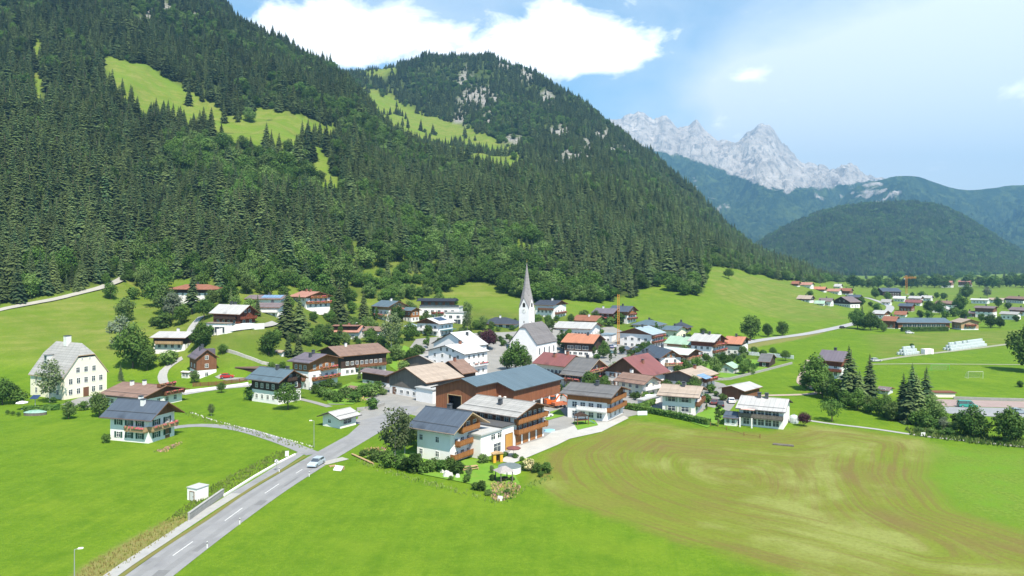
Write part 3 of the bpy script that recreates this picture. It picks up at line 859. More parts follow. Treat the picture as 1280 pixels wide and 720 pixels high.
def scatter(name, pts, scales, rots, kinds, sources, kind='stuff'):
    """one object: points that carry a tree each through geometry nodes"""
    me = bpy.data.meshes.new(name); me.from_pydata([tuple(p) for p in pts], [], [])
    me.attributes.new('tree_scale', 'FLOAT_VECTOR', 'POINT').data.foreach_set('vector', np.asarray(scales, np.float32).ravel())
    me.attributes.new('turn', 'FLOAT_VECTOR', 'POINT').data.foreach_set('vector', np.stack([np.zeros(len(pts)), np.zeros(len(pts)), rots], 1).astype(np.float32).ravel())
    me.attributes.new('tree_kind', 'INT', 'POINT').data.foreach_set('value', np.asarray(kinds, np.int32))
    o = link(name, me); o['kind'] = kind
    ng = bpy.data.node_groups.new(name + '_nodes', 'GeometryNodeTree')
    ng.interface.new_socket('Geometry', in_out='INPUT', socket_type='NodeSocketGeometry')
    ng.interface.new_socket('Geometry', in_out='OUTPUT', socket_type='NodeSocketGeometry')
    N, L = ng.nodes, ng.links
    gi, go, jn = N.new('NodeGroupInput'), N.new('NodeGroupOutput'), N.new('GeometryNodeJoinGeometry')

    def named(nm, typ):
        n = N.new('GeometryNodeInputNamedAttribute'); n.data_type = typ; n.inputs['Name'].default_value = nm; return n.outputs['Attribute']
    sc_, tn_, kd_ = named('tree_scale', 'FLOAT_VECTOR'), named('turn', 'FLOAT_VECTOR'), named('tree_kind', 'INT')
    for k, src in enumerate(sources):
        oi = N.new('GeometryNodeObjectInfo'); oi.inputs['Object'].default_value = src; oi.inputs['As Instance'].default_value = True; oi.transform_space = 'ORIGINAL'
        cp = N.new('FunctionNodeCompare'); cp.data_type = 'INT'; cp.operation = 'EQUAL'
        ints = [s for s in cp.inputs if s.type == 'INT']
        L.new(kd_, ints[0]); ints[1].default_value = k
        ip = N.new('GeometryNodeInstanceOnPoints')
        L.new(gi.outputs[0], ip.inputs['Points']); L.new(cp.outputs[0], ip.inputs['Selection']); L.new(oi.outputs['Geometry'], ip.inputs['Instance'])
        L.new(tn_, ip.inputs['Rotation']); L.new(sc_, ip.inputs['Scale'])
        L.new(ip.outputs[0], jn.inputs[0])
    L.new(jn.outputs[0], go.inputs[0])
    md = o.modifiers.new('scatter', 'NODES'); md.node_group = ng
    return o


hh = np.array([TREES[k][1] for k in FKEYS])
s_ = hs[rest] / hh[kind[rest]]
wd = RNG.uniform(.95, 1.45, len(rest)) * np.where(kind[rest] >= 4, 1.1, 1.0)
scatter('forest', np.column_stack([P[rest], h_[rest] - .4]), np.column_stack([s_ * wd, s_ * wd, s_]), RNG.uniform(0, 6.28, len(rest)), kind[rest], FOREST_SRC)

# trees of the round hill across the valley
hx, hy, hz = hillX.ravel(), hillY.ravel(), hillZ.ravel()
sel = (hy < 3000) & (hz > 6) & (hx / hy > .22) & (hx / hy < .85)
idx = np.flatnonzero(sel)
idx = RNG.choice(idx, min(len(idx), 9000), False)
reps = np.concatenate([idx, idx, idx])
hp = np.column_stack([hx[reps] + RNG.uniform(-7, 7, len(reps)), hy[reps] + RNG.uniform(-6, 6, len(reps)), hz[reps] - 2])
track = np.abs((HOR + (CAM_Z - hp[:, 2]) / hp[:, 1] * FPX) - np.interp(hp[:, 0] / hp[:, 1] * FPX + 640, [960, 1040, 1110, 1200], [305, 292, 297, 300])) > .7
hp = hp[track]
hk = np.where(RNG.random(len(hp)) < .25 + .4 * (fbm(hp[:, 0] / 150, hp[:, 1] / 150, 3) > .55), 4 + RNG.integers(0, 3, len(hp)), RNG.integers(0, 4, len(hp)))
hsz = RNG.uniform(14, 23, len(hp)) / hh[hk] * np.where(hk >= 4, .75, 1)
scatter('hill_forest', hp, np.column_stack([hsz * 1.6, hsz * 1.6, hsz]), RNG.uniform(0, 6.28, len(hp)), hk, FOREST_SRC)
print('forest trees', len(rest), len(hp))
# ------------------------------------------------------------------ roads, paths, yards
def catmull(pts, step):
    out = []
    n = len(pts)
    for i in range(n - 1):
        p0, p1, p2, p3 = pts[max(i - 1, 0)], pts[i], pts[i + 1], pts[min(i + 2, n - 1)]
        k = max(2, int((p2 - p1).length / step))
        for j in range(k):
            t = j / k
            out.append(.5 * (2 * p1 + (p2 - p0) * t + (2 * p0 - 5 * p1 + 4 * p2 - p3) * t * t + (3 * p1 - p0 - 3 * p2 + p3) * t ** 3))
    out.append(pts[-1])
    return out


def ribbon(name, pix, width, m, dz=.05, step=2.5, kind='structure', parent=None, thick=0.0):
    pts = catmull([Vector(G(*p)[:2]) for p in pix], step)
    mb = MB(); rows = []
    for i, p in enumerate(pts):
        d = (pts[min(i + 1, len(pts) - 1)] - pts[max(i - 1, 0)]).normalized(); nrm = Vector((-d.y, d.x))
        w = width[0] + (width[1] - width[0]) * i / max(1, len(pts) - 1) if isinstance(width, tuple) else width
        row = []
        for k in (-.5, -.17, .17, .5):
            q = p + nrm * w * k
            z = max(float(H(q.x, q.y)), float(H(p.x, p.y)) - .3) + dz
            row.append((q.x, q.y, z))
        rows.append(row)
    nv = 4
    for r in rows: mb.v += r
    for i in range(len(rows) - 1):
        for k in range(3):
            a = i * nv + k; mb.f.append((a, a + 1, a + nv + 1, a + nv)[::-1]); mb.m.append(0)
    if thick:
        for i in range(len(rows) - 1):
            for k in (0, 3):
                a, b = rows[i][k], rows[i + 1][k]
                mb.face([a, b, (b[0], b[1], b[2] - thick), (a[0], a[1], a[2] - thick)])
    o = mb.build(name, m, parent)
    if kind: o['kind'] = kind
    return o


def sheet(name, pix, m, dz=.04, cell=3.0, kind='structure'):
    poly = [Vector(G(*p)[:2]) for p in pix]
    bound = []
    for i, p in enumerate(poly):
        q = poly[(i + 1) % len(poly)]; k = max(1, int((q - p).length / cell))
        bound += [p.lerp(q, j / k) for j in range(k)]
    bx = np.array([[p.x, p.y] for p in bound])
    gx, gy = np.meshgrid(np.arange(bx[:, 0].min(), bx[:, 0].max(), cell), np.arange(bx[:, 1].min(), bx[:, 1].max(), cell))
    ins = poly_sdf(bx, gx.ravel(), gy.ravel()) > cell * .45
    pts = bound + [Vector((x, y)) for x, y in zip(gx.ravel()[ins], gy.ravel()[ins])]
    res = delaunay_2d_cdt(pts, [], [list(range(len(bound)))], 1, 1e-4)
    vv = [(p.x, p.y, float(H(p.x, p.y)) + dz) for p in res[0]]
    me = bpy.data.meshes.new(name); me.from_pydata(vv, [], [list(f) for f in res[2]]); me.materials.append(m); me.update()
    o = link(name, me); o['kind'] = kind
    for p in me.polygons:
        if p.normal.z < 0: p.flip()
    return o


M_ASPHALT = mat('asphalt', (0.20, 0.20, 0.205), (0.245, 0.245, 0.245), scale=.35, rough=.95, bump=.1, coord='Object', spots=((0.17, 0.17, 0.175), .18, .58))
M_PATHCONC = mat('pale_concrete', (0.34, 0.335, 0.315), (0.28, 0.275, 0.265), scale=.8, rough=.95)
M_YARD = mat('pale_paving', (0.27, 0.262, 0.245), (0.21, 0.206, 0.195), scale=.25, rough=.95, spots=((0.21, 0.208, 0.2), .08, .55))
M_TERRACE = mat('bright_terrace_slabs', (0.42, 0.405, 0.375), (0.35, 0.34, 0.32), scale=.4, rough=.95)
M_PINK = mat('pink_gravel', (0.38, 0.30, 0.24), (0.32, 0.26, 0.21), scale=1, rough=1)
M_VERGE = mat('worn_verge', (0.16, 0.13, 0.045), (0.13, 0.15, 0.025), scale=.7, rough=1)
M_LAWN = mat('garden_lawn', (0.10, 0.22, 0.014), (0.14, 0.25, 0.025), scale=.25, rough=1, spots=((0.18, 0.22, 0.04), .12, .58))
M_BED = mat('flower_bed_soil', (0.10, 0.12, 0.03), (0.20, 0.16, 0.09), scale=.8, rough=1)
M_WHITEPAINT = mat('white_road_paint', (0.66, 0.66, 0.64), (0.50, 0.50, 0.49), scale=3, rough=.8)

sheet('village_paving', [(452, 498), (470, 482), (496, 470), (508, 440), (520, 424), (560, 420), (600, 416), (650, 414), (690, 402), (720, 412), (765, 408), (790, 420), (830, 428), (880, 436), (905, 447), (893, 455), (868, 470), (905, 480), (926, 496), (912, 514), (884, 508), (872, 522), (838, 518), (820, 514), (790, 520), (700, 545), (640, 566), (600, 566), (560, 540), (520, 520), (500, 515)], M_YARD, .03)
sheet('hotel_terrace', [(626, 577), (642, 560), (680, 548), (690, 540), (708, 536), (722, 530), (760, 528), (780, 520), (786, 523), (752, 540), (712, 549), (696, 557), (660, 572), (640, 580)], M_TERRACE, .09, 2.0)
sheet('mansion_forecourt', [(76, 506), (100, 497), (140, 492), (150, 497), (110, 510)], M_YARD, .05, 3)
sheet('court_surface', [(1165, 499), (1278, 502), (1330, 503), (1330, 512), (1278, 510), (1172, 508)], mat('reddish_court', (0.27, 0.20, 0.18), (0.31, 0.24, 0.22), scale=.3), .06)
sheet('car_park', [(1172, 508.5), (1278, 510.6), (1330, 512.6), (1330, 524), (1278, 522), (1240, 521), (1186, 517), (1172, 514)], mat('car_park_asphalt', (0.22, 0.23, 0.24), (0.27, 0.27, 0.27), scale=.2), .06)
sheet('farm_yard', [(408, 506), (430, 500), (470, 486), (486, 488), (500, 500), (492, 512), (474, 520), (446, 527), (450, 515), (478, 505), (470, 496), (430, 506)], M_YARD, .09, 2)
for k, (pp) in enumerate([
        [(676, 518), (700, 512), (706, 520), (684, 526)], [(716, 528), (742, 524), (748, 532), (722, 538)],
        [(872, 517), (900, 508), (914, 520), (884, 535), (862, 528)], [(866, 458), (900, 446), (968, 452), (956, 462), (912, 474), (880, 468)],
        [(484, 455), (505, 432), (532, 444), (512, 462), (496, 464)], [(405, 492), (440, 478), (470, 482), (476, 492), (440, 506), (410, 505)],
        [(640, 448), (640, 432), (660, 430), (636, 455)], [(470, 562), (520, 565), (566, 575), (600, 575), (642, 592), (650, 606), (628, 622), (590, 606), (520, 592), (455, 572)]]):
    sheet('garden_lawn', pp, M_LAWN, .13, 2.5)

road = ribbon('main_road', [(20, 850), (187, 720), (281, 651), (338, 612), (372, 591), (405, 571), (440, 551), (466, 536), (484, 526), (500, 517), (512, 508)], 6.2, M_ASPHALT, .05, 3)
for a, b in (((216, 695), (241, 677.5)), ((281, 651.5), (303, 635.5)), ((331, 617), (349, 605)), ((370, 592), (378, 587)), ((135, 752), (160, 734)), ((388, 580.5), (394, 577))):
    ribbon('lane_dash', [a, b], .13, M_WHITEPAINT, .056, 1.5, None, road)
M_PATCH = mat('dark_asphalt_repair', (0.145, 0.145, 0.147), (0.17, 0.17, 0.17), scale=.9, rough=.95)
M_WORN = mat('worn_wheel_lane', (0.18, 0.18, 0.183), (0.215, 0.215, 0.215), scale=.5, rough=.9)
for off in (-1.75, 1.45):
    ribbon('worn_lane', [(20 + off * 9, 850), (187 + off * 9, 720), (281 + off * 7.6, 651), (338 + off * 6.6, 612), (372 + off * 6, 591), (405 + off * 5.6, 571), (436 + off * 5, 553)], 1.1, M_WORN, .0535, 3, None, road)
for pa, pb, wd_ in (((243, 690), (258, 679), .9), ((322, 632), (330, 626), 1.3), ((356, 608), (372, 597), .5), ((196, 722), (206, 713), 1.6)):
    ribbon('asphalt_patch', [pa, pb], wd_, M_PATCH, .0545, 1.5, None, road)
side = ribbon('side_road', [(196, 538), (215, 535), (235, 532.5), (262, 532), (300, 536.5), (340, 548), (366, 557.5), (392, 568)], 3.3, M_ASPHALT, .045, 2)
ribbon('roadside_verge', [(60, 800), (150, 722), (220, 674), (257, 650.5), (314, 611), (350, 590), (382, 570.5)], .75, M_VERGE, .075, 3)
ribbon('cycle_path', [(40, 800), (136, 722), (212, 671), (262, 638), (295, 617)], 1.9, M_PATHCONC, .07, 3)
ribbon('cycle_path', [(295, 617), (318, 604), (345, 587), (372, 569.5), (386, 561)], 2.1, M_ASPHALT, .07, 3)
ribbon('farm_access', [(440, 551), (462, 530), (476, 518), (478, 508), (468, 494), (488, 486)], 4.5, M_ASPHALT, .068, 2)
ribbon('field_path', [(1005, 525), (1040, 530), (1090, 536), (1152, 545), (1220, 552.5), (1300, 561), (1400, 572)], 1.5, M_PATHCONC, .06, 3)
ribbon('gravel_path', [(930, 494.5), (953, 494.5), (990, 493.8), (1015, 492.5), (1024, 489.5), (1012, 484), (1001, 479), (1002, 470), (1008, 461), (1011, 450)], 2.4, M_PINK, .07, 2.5)
ribbon('bale_track', [(1096, 451), (1130, 446), (1177, 440.5), (1220, 435.5), (1263, 430), (1320, 424)], 3.0, mat('track_gravel', (0.30, 0.285, 0.24), (0.22, 0.24, 0.13), scale=.4), .08, 4)
ribbon('field_footpath', [(1090, 455.5), (1140, 455), (1200, 455.4), (1268, 456), (1330, 456.5)], 1.7, mat('track_gravel', (0.4, 0.38, 0.33)), .08, 5)
ribbon('valley_road', [(880, 444), (905, 436), (930, 429), (960, 424), (1005, 418), (1036, 412), (1068, 404.5), (1092, 398), (1108, 391), (1112, 383), (1096, 376), (1082, 372)], 6.5, mat('pale_asphalt', (0.30, 0.30, 0.30), (0.35, 0.345, 0.34), scale=.2), .16, 4)
ribbon('forest_road', [(-80, 410), (-30, 397), (0, 388), (40, 380), (80, 372), (122, 361.5), (146, 353), (153, 349)], 3.2, mat('forest_road_gravel', (0.36, 0.34, 0.29), (0.30, 0.285, 0.25), scale=.3), .3, 3)
ribbon('lane', [(226, 493), (250, 489), (280, 485), (312, 482), (340, 478)], 4.5, M_PATHCONC, .08, 2.5)
ribbon('lane', [(225, 493), (212, 487), (203, 470), (214, 456), (228, 448)], 3.0, M_PATHCONC, .12, 2.5)
ribbon('lane', [(236, 425), (239, 412), (246, 402), (252, 396)], 3.0, M_PATHCONC, .22, 2.5)
ribbon('lane', [(262, 418), (300, 412), (330, 408), (345, 404)], 3.4, M_PATHCONC, .25, 2.5)
ribbon('lane', [(366, 497), (392, 503), (412, 509)], 2.0, M_YARD, .08, 2.5)
ribbon('lane', [(272, 470), (285, 474), (312, 474)], 2.2, M_YARD, .1, 2.5)
ribbon('garage_drive', [(445, 530), (462, 524), (474, 516)], 6.0, M_ASPHALT, .08, 2)

# ------------------------------------------------------------------ houses
PLASTER = {
    'white': mat('white_plaster', (0.79, 0.755, 0.735), (0.73, 0.695, 0.68), scale=.5, rough=.9, bump=.05),
    'cream': mat('cream_plaster', (0.78, 0.72, 0.57), (0.72, 0.66, 0.51), scale=.5, rough=.9, bump=.05),
    'yellow': mat('pale_yellow_plaster', (0.79, 0.735, 0.58), (0.73, 0.68, 0.53), scale=.4, rough=.9, bump=.05),
    'grey': mat('grey_plaster', (0.55, 0.55, 0.54), (0.49, 0.49, 0.48), scale=.5, rough=.9),
    'rose': mat('rose_plaster', (0.42, 0.19, 0.14), (0.36, 0.16, 0.12), scale=.5, rough=.9),
}
WOODC = {'orange': ((0.34, 0.14, 0.045), (0.26, 0.105, 0.032)), 'brown': ((0.22, 0.095, 0.045), (0.16, 0.07, 0.035)), 'dark': ((0.045, 0.027, 0.019), (0.075, 0.042, 0.028)),
         'red': ((0.22, 0.062, 0.030), (0.15, 0.042, 0.022)), 'grey': ((0.20, 0.175, 0.15), (0.12, 0.10, 0.085)), 'barn': ((0.27, 0.105, 0.048), (0.20, 0.075, 0.036)), 'pale': ((0.46, 0.31, 0.17), (0.38, 0.25, 0.13))}
WOOD = {k: mat(k + '_timber', a, b, scale=1.6, rough=.85, stretch=(1, 1, .25), lines=('x+y', .42, .55)) for k, (a, b) in WOODC.items()}
ROOFC = {'slate': ((0.080, 0.100, 0.130), (0.060, 0.074, 0.098)), 'black': ((0.045, 0.055, 0.075), (0.062, 0.070, 0.088)), 'blue': ((0.088, 0.128, 0.155), (0.105, 0.145, 0.172)), 'paleblue': ((0.28, 0.36, 0.42), (0.34, 0.41, 0.46)),
         'grey': ((0.30, 0.295, 0.285), (0.37, 0.36, 0.345)), 'pale': ((0.45, 0.44, 0.42), (0.37, 0.36, 0.35)), 'white': ((0.58, 0.575, 0.56), (0.50, 0.50, 0.49)), 'beige': ((0.40, 0.325, 0.265), (0.33, 0.27, 0.22)),
         'brown': ((0.25, 0.165, 0.13), (0.19, 0.125, 0.10)), 'mauve': ((0.20, 0.16, 0.165), (0.15, 0.12, 0.125)), 'red': ((0.22, 0.082, 0.074), (0.18, 0.068, 0.062)), 'rust': ((0.29, 0.125, 0.08), (0.23, 0.10, 0.065)),
         'orange': ((0.46, 0.19, 0.105), (0.38, 0.165, 0.095)), 'salmon': ((0.42, 0.22, 0.165), (0.36, 0.18, 0.14)), 'green': ((0.27, 0.40, 0.29), (0.33, 0.45, 0.35)), 'mint': ((0.52, 0.58, 0.52), (0.45, 0.50, 0.45)), 'church': ((0.20, 0.186, 0.188), (0.15, 0.14, 0.143)), 'spire': ((0.31, 0.285, 0.285), (0.25, 0.232, 0.235)),
         'darkgrey': ((0.125, 0.125, 0.13), (0.155, 0.152, 0.15)), 'purple': ((0.16, 0.135, 0.16), (0.13, 0.11, 0.13))}
ROOF = {}
for k, (a, b) in ROOFC.items():
    seam = k in ('slate', 'blue', 'paleblue', 'green', 'mint', 'white', 'red', 'orange', 'purple', 'pale')
    ROOF[k] = mat(k + '_roof', a, b, scale=.8, rough=.5 if seam else .85, coord='UV', stretch=(1, .35, 1), detail=6, bump=.15, spec=.35 if seam else .15,
                  lines=[('x', 1.15, .30)] if seam else [('y', .85, .38), ('x', 2.3, .16)], spots=((b[0] * .72, b[1] * .72, b[2] * .72), .22, .58))
M_TRIM = mat('roof_edge_timber', (0.20, 0.10, 0.05), (0.15, 0.075, 0.04), scale=2)
M_TRIMDARK = mat('dark_roof_edge', (0.05, 0.04, 0.035), (0.07, 0.055, 0.045), scale=2)
M_TRIMPALE = mat('pale_roof_edge', (0.45, 0.33, 0.22), (0.38, 0.27, 0.17), scale=2)
M_FRAME = mat('window_frame_white', (0.75, 0.74, 0.71))
M_FRAMEB = mat('window_frame_brown', (0.16, 0.09, 0.05))
M_GLASS = glass_mat()
M_GREENSH = mat('green_shutter', (0.020, 0.060, 0.045), (0.03, 0.075, 0.055), scale=3)
M_BROWNSH = mat('brown_shutter', (0.17, 0.075, 0.04), (0.13, 0.06, 0.035), scale=3)
M_GREYSH = mat('grey_green_shutter', (0.33, 0.37, 0.30), (0.28, 0.32, 0.26), scale=3)
M_CHIM = mat('chimney_plaster', (0.72, 0.71, 0.69), (0.6, 0.59, 0.57), scale=2)
M_CHIMDARK = mat('dark_chimney_cladding', (0.05, 0.055, 0.065), (0.07, 0.075, 0.085), scale=2)
M_CHIMRED = mat('brick_chimney', (0.26, 0.11, 0.07), (0.2, 0.09, 0.06), scale=4)
M_FLOWER = mat('red_geraniums', (0.42, 0.03, 0.05), (0.55, 0.16, 0.19), scale=3, detail=2, spots=((0.06, 0.12, 0.025), 1.7, .45))
M_PANEL = mat('solar_panel', (0.020, 0.035, 0.085), (0.03, 0.05, 0.11), scale=1, rough=.18, spec=.6)
M_PANELP = mat('pale_solar_panel', (0.16, 0.26, 0.40), (0.2, 0.3, 0.44), scale=1, rough=.2, spec=.6)
M_METAL = mat('galvanised_metal', (0.45, 0.46, 0.47), (0.38, 0.39, 0.4), scale=2, rough=.45, metal=.6)
M_DARK = mat('painted_opening_shade', (0.018, 0.016, 0.014), (0.03, 0.025, 0.02), scale=1)  # near-black colour stands in for the shade inside openings
M_STONE = mat('grey_stone', (0.34, 0.33, 0.31), (0.22, 0.215, 0.2), scale=2.5, rough=.95, bump=.4)
M_GUTTER = mat('dark_gutter_metal', (0.07, 0.07, 0.075), (0.10, 0.10, 0.10), rough=.5)
WIN_CACHE = {}
DEBUG = False


def window_meshes(w, h, frame, shut, near):
    key = (round(w, 2), round(h, 2), frame.name, shut.name if shut else '', near)
    if key in WIN_CACHE: return WIN_CACHE[key]
    fr = MB(); t = .09
    fr.box(-w / 2 - t, w / 2 + t, -.09, .04, -t, 0); fr.box(-w / 2 - t, w / 2 + t, -.06, .04, h, h + t)
    fr.box(-w / 2 - t, -w / 2, -.06, .04, 0, h); fr.box(w / 2, w / 2 + t, -.06, .04, 0, h)
    fr.box(-.035, .035, -.05, .04, 0, h)
    if near: fr.box(-w / 2, -.035, -.045, .04, h * .62, h * .62 + .05); fr.box(.035, w / 2, -.045, .04, h * .62, h * .62 + .05)
    pn = MB()
    pn.box(-w / 2, -.035, -.022, .03, 0, h if not near else h * .62); pn.box(.035, w / 2, -.022, .03, 0, h if not near else h * .62)
    if near: pn.box(-w / 2, -.035, -.022, .03, h * .62 + .05, h); pn.box(.035, w / 2, -.022, .03, h * .62 + .05, h)
    sh = None
    if shut:
        sh = MB(); sh.box(-.26, .26, -.10, -.03, -.05, h + .05); sh = sh.mesh('shutter', [shut])
    if near: r = (fr.mesh('window', [frame]), pn.mesh('pane', [M_GLASS]), sh)
    else:
        b = len(fr.v); fr.v += pn.v; fr.f += [tuple(i + b for i in f) for f in pn.f]; fr.m += [1] * len(pn.f)
        r = (fr.mesh('window', [frame, M_GLASS]), None, sh)
    WIN_CACHE[key] = r
    return r


class House:
    """gabled house given by its near corner; face 'R' looks right-forward, face 'L' left-forward"""

    def __init__(s, name, label, cat, C, phi, w, l, h, near=False, group=None, base=3.0):
        s.w, s.l, s.h, s.near = w, l, h, near
        s.root = thing(name, label, cat, C, R(90 - phi), group); s.base = base

    def wall(s, z0, z1, m, grow=0.0, name='wall', gable=None, pitch=22, ridge=.5, cut=None):
        w, l, g = s.w, s.l, grow
        mb = MB()
        if gable is None: mb.box(-g, w + g, -g, l + g, z0, z1)
        else:
            tp = math.tan(R(pitch)); span = w if gable == 'R' else l
            ax, zt = span * ridge, z1 + span * ridge * tp - .02
            z1r = z1 if ridge == .5 else z1
            ring = [(-g, z0), (span + g, z0), (span + g, z1), (ax, zt), (-g, z1)]
            if cut: ring = [(-g, z0), (span + g, z0), (span + g, z1), (ax + span * .5 * (1 - cut), z1 + (zt - z1) * cut), (ax - span * .5 * (1 - cut), z1 + (zt - z1) * cut), (-g, z1)]
            if gable == 'R': mb.prism([(x, -g, z) for x, z in ring], [(x, l + g, z) for x, z in ring])
            else: mb.prism([(-g, y, z) for y, z in ring], [(w + g, y, z) for y, z in ring])
        return mb.build(name, m, s.root)

    def roof(s, gable, pitch, m, oe=1.0, og=1.0, th=.22, trim=None, z=None, cut=None, name='roof', seams=True, hip=0.0):
        trim = trim or M_TRIM
        tp = math.tan(R(pitch)); span, run = (s.w, s.l) if gable == 'R' else (s.l, s.w)
        z = s.h if z is None else z
        cx = span / 2

        def P(a, b, dz=0.0):           # a across, b along, height on the slope
            zz = z + th + (cx - abs(a - cx)) * tp + dz
            return (a, b, zz) if gable == 'R' else (b, a, zz)
        mb = MB(); sl = 1 / math.cos(R(pitch))
        if cut is None and not hip:
            for a0, a1 in ((-oe, cx), (cx, span + oe)):
                q = [(a0, -og), (a1, -og), (a1, run + og), (a0, run + og)]
                top = [P(a, b) for a, b in q]; bot = [P(a, b, -th) for a, b in q]
                mb.face(top if gable == 'R' else top[::-1], 0, [(b, a * sl) for a, b in (q if gable == 'R' else q[::-1])])
                mb.face(bot[::-1] if gable == 'R' else bot, 1)
            e = [(-oe, -og), (cx, -og), (span + oe, -og), (span + oe, run + og), (cx, run + og), (-oe, run + og)]
        elif hip:
            d = min(hip * cx, run / 2 - .3) if hip <= 1 else cx
            r0, r1 = (-og, d + 0), (run + og, run - d)
            for q in ([(-oe, -og), (cx, d), (cx, run - d), (-oe, run + og)], [(cx, d), (span + oe, -og), (span + oe, run + og), (cx, run - d)], [(-oe, -og), (span + oe, -og), (cx, d)], [(span + oe, run + og), (-oe, run + og), (cx, run - d)]):
                top = [P(a, b) for a, b in q]; bot = [P(a, b, -th) for a, b in q]
                along = len(q) == 4
                mb.face(top if gable == 'R' else top[::-1], 0, [((b, a * sl) if along else (a, b * sl)) for a, b in (q if gable == 'R' else q[::-1])])
                mb.face(bot[::-1] if gable == 'R' else bot, 1)
            e = [(-oe, -og), (span + oe, -og), (span + oe, run + og), (-oe, run + og)]
        else:                           # half-hipped
            aw = (1 - cut) * cx; d = aw * .75
            for q in ([(-oe, -og), (cx - aw, -og), (cx, d), (cx, run - d), (cx - aw, run + og), (-oe, run + og)],
                      [(cx, d), (cx + aw, -og), (span + oe, -og), (span + oe, run + og), (cx + aw, run + og), (cx, run - d)],
                      [(cx - aw, -og), (cx + aw, -og), (cx, d)], [(cx + aw, run + og), (cx - aw, run + og), (cx, run - d)]):
                top = [P(a, b) for a, b in q]; bot = [P(a, b, -th) for a, b in q]
                along = len(q) == 6
                mb.face(top if gable == 'R' else top[::-1], 0, [((b, a * sl) if along else (a, b * sl)) for a, b in (q if gable == 'R' else q[::-1])])
                mb.face(bot[::-1] if gable == 'R' else bot, 1)
            e = [(-oe, -og), (cx - aw, -og), (cx + aw, -og), (span + oe, -og), (span + oe, run + og), (cx + aw, run + og), (cx - aw, run + og), (-oe, run + og)]
        n = len(e)
        for i in range(n):
            a, b = e[i], e[(i + 1) % n]
            f = [P(*a), P(*a, -th), P(*b, -th), P(*b)]
            mb.face(f if gable == 'R' else f[::-1], 1)
        o = mb.build(name, [m, trim], s.root)
        s.roofo, s.rp = o, (gable, pitch, z, th, cx, run, tp)
        if s.near and cut is None and not hip:      # ridge capping, gutters and snow guards
            def bar(nm, a, b0, b1, r, dz, mm):
                mb2 = MB(); mb2.tube(P(a, b0, dz), P(a, b1, dz), r, n=5); mb2.build(nm, mm, o)
            bar('ridge_cap', cx, -og + .02, run + og - .02, .14, .0, m)
            for a in (-oe - .06, span + oe + .06): bar('gutter', a, -og, run + og, .09, -.14, M_GUTTER)
            for a in (.5, span - .5): bar('snow_guard', a, -og + .3, run + og - .3, .05, .16, M_GUTTER)
        return o

    def on_roof(s, t, a):
        """point of the roof: t along the ridge (0..1), a across (metres from the ridge, negative towards the near eave)"""
        gable, pitch, z, th, cx, run, tp = s.rp
        zz = z + th + (cx - abs(a)) * tp
        return ((cx + a, t * run, zz) if gable == 'R' else (t * run, cx + a, zz))

    def chimney(s, t, a, m=None, size=.8, hh=1.1, cap=True):
        x, y, z = s.on_roof(t, a); mb = MB(); q = size / 2
        mb.box(x - q, x + q, y - q, y + q, z - .8, z + hh)
        if cap: mb.box(x - q - .1, x + q + .1, y - q - .1, y + q + .1, z + hh + .12, z + hh + .24, 1); mb.box(x - q * .7, x + q * .7, y - q * .7, y + q * .7, z + hh, z + hh + .12, 1)
        return mb.build('chimney', [m or M_CHIMDARK, M_CHIMDARK], s.roofo)

    def panels(s, t0, t1, a0, a1, m=None, n=(4, 2), lift=.1):
        """separate solar panels lying on one slope"""
        gable, pitch, z, th, cx, run, tp = s.rp
        for i in range(n[0]):
            for j in range(n[1]):
                ta, tb = t0 + (t1 - t0) * (i + .04) / n[0], t0 + (t1 - t0) * (i + .96) / n[0]
                aa, ab = a0 + (a1 - a0) * (j + .04) / n[1], a0 + (a1 - a0) * (j + .96) / n[1]
                q = [s.on_roof(ta, aa), s.on_roof(tb, aa), s.on_roof(tb, ab), s.on_roof(ta, ab)]
                mb = MB(); mb.prism([(x, y, zz + lift - .05) for x, y, zz in q], [(x, y, zz + lift) for x, y, zz in q]); mb.build('solar_panel', m or M_PANEL, s.roofo)

    def place(s, face, t, z, out=0.0):
        w, l = s.w, s.l
        return {'R': ((t, -out, z), 0.0), 'L': ((-out, t, z), R(-90)), 'B': ((t, l + out, z), R(180)), 'E': ((w + out, t, z), R(90))}[face]

    def win(s, face, t, z, w=1.0, h=1.25, frame=None, shut=None, out=0.0):
        near = s.near
        fm, pm, sm = window_meshes(w, h, frame or M_FRAME, shut, near)
        loc, rz = s.place(face, t, z, out)
        o = link('window', fm, s.root, loc, rz)
        if pm: link('pane', pm, o)
        if sm:
            for sx in (-1, 1): link('shutter', sm, o, (sx * (w / 2 + .36), 0, 0))
        return o

    def wins(s, face, cols, zs, t0=None, t1=None, w=1.0, h=1.25, frame=None, shut=None, out=0.0, skip=()):
        span = s.w if face in 'RB' else s.l
        t0 = span * .08 if t0 is None else t0; t1 = span * .92 if t1 is None else t1
        for r_, z in enumerate(zs):
            for k in range(cols):
                if (r_, k) in skip: continue
                s.win(face, t0 + (t1 - t0) * (k + .5) / cols, z, w, h, frame, shut, out)

    def door(s, face, t, z=0.0, w=1.1, h=2.1, m=None, out=0.0, name='door'):
        mb = MB(); mb.box(-w / 2, w / 2, -.06, .04, 0, h, 0); mb.box(-w / 2 - .1, -w / 2, -.09, .04, 0, h + .1, 1); mb.box(w / 2, w / 2 + .1, -.09, .04, 0, h + .1, 1); mb.box(-w / 2, w / 2, -.09, .04, h, h + .1, 1)
        if w < 2: mb.box(w / 2 - .2, w / 2 - .12, -.12, -.06, h * .45, h * .52, 1)
        loc, rz = s.place(face, t, z, out)
        return link(name, mb.mesh(name, [m or M_BROWNSH, M_FRAMEB]), s.root, loc, rz)

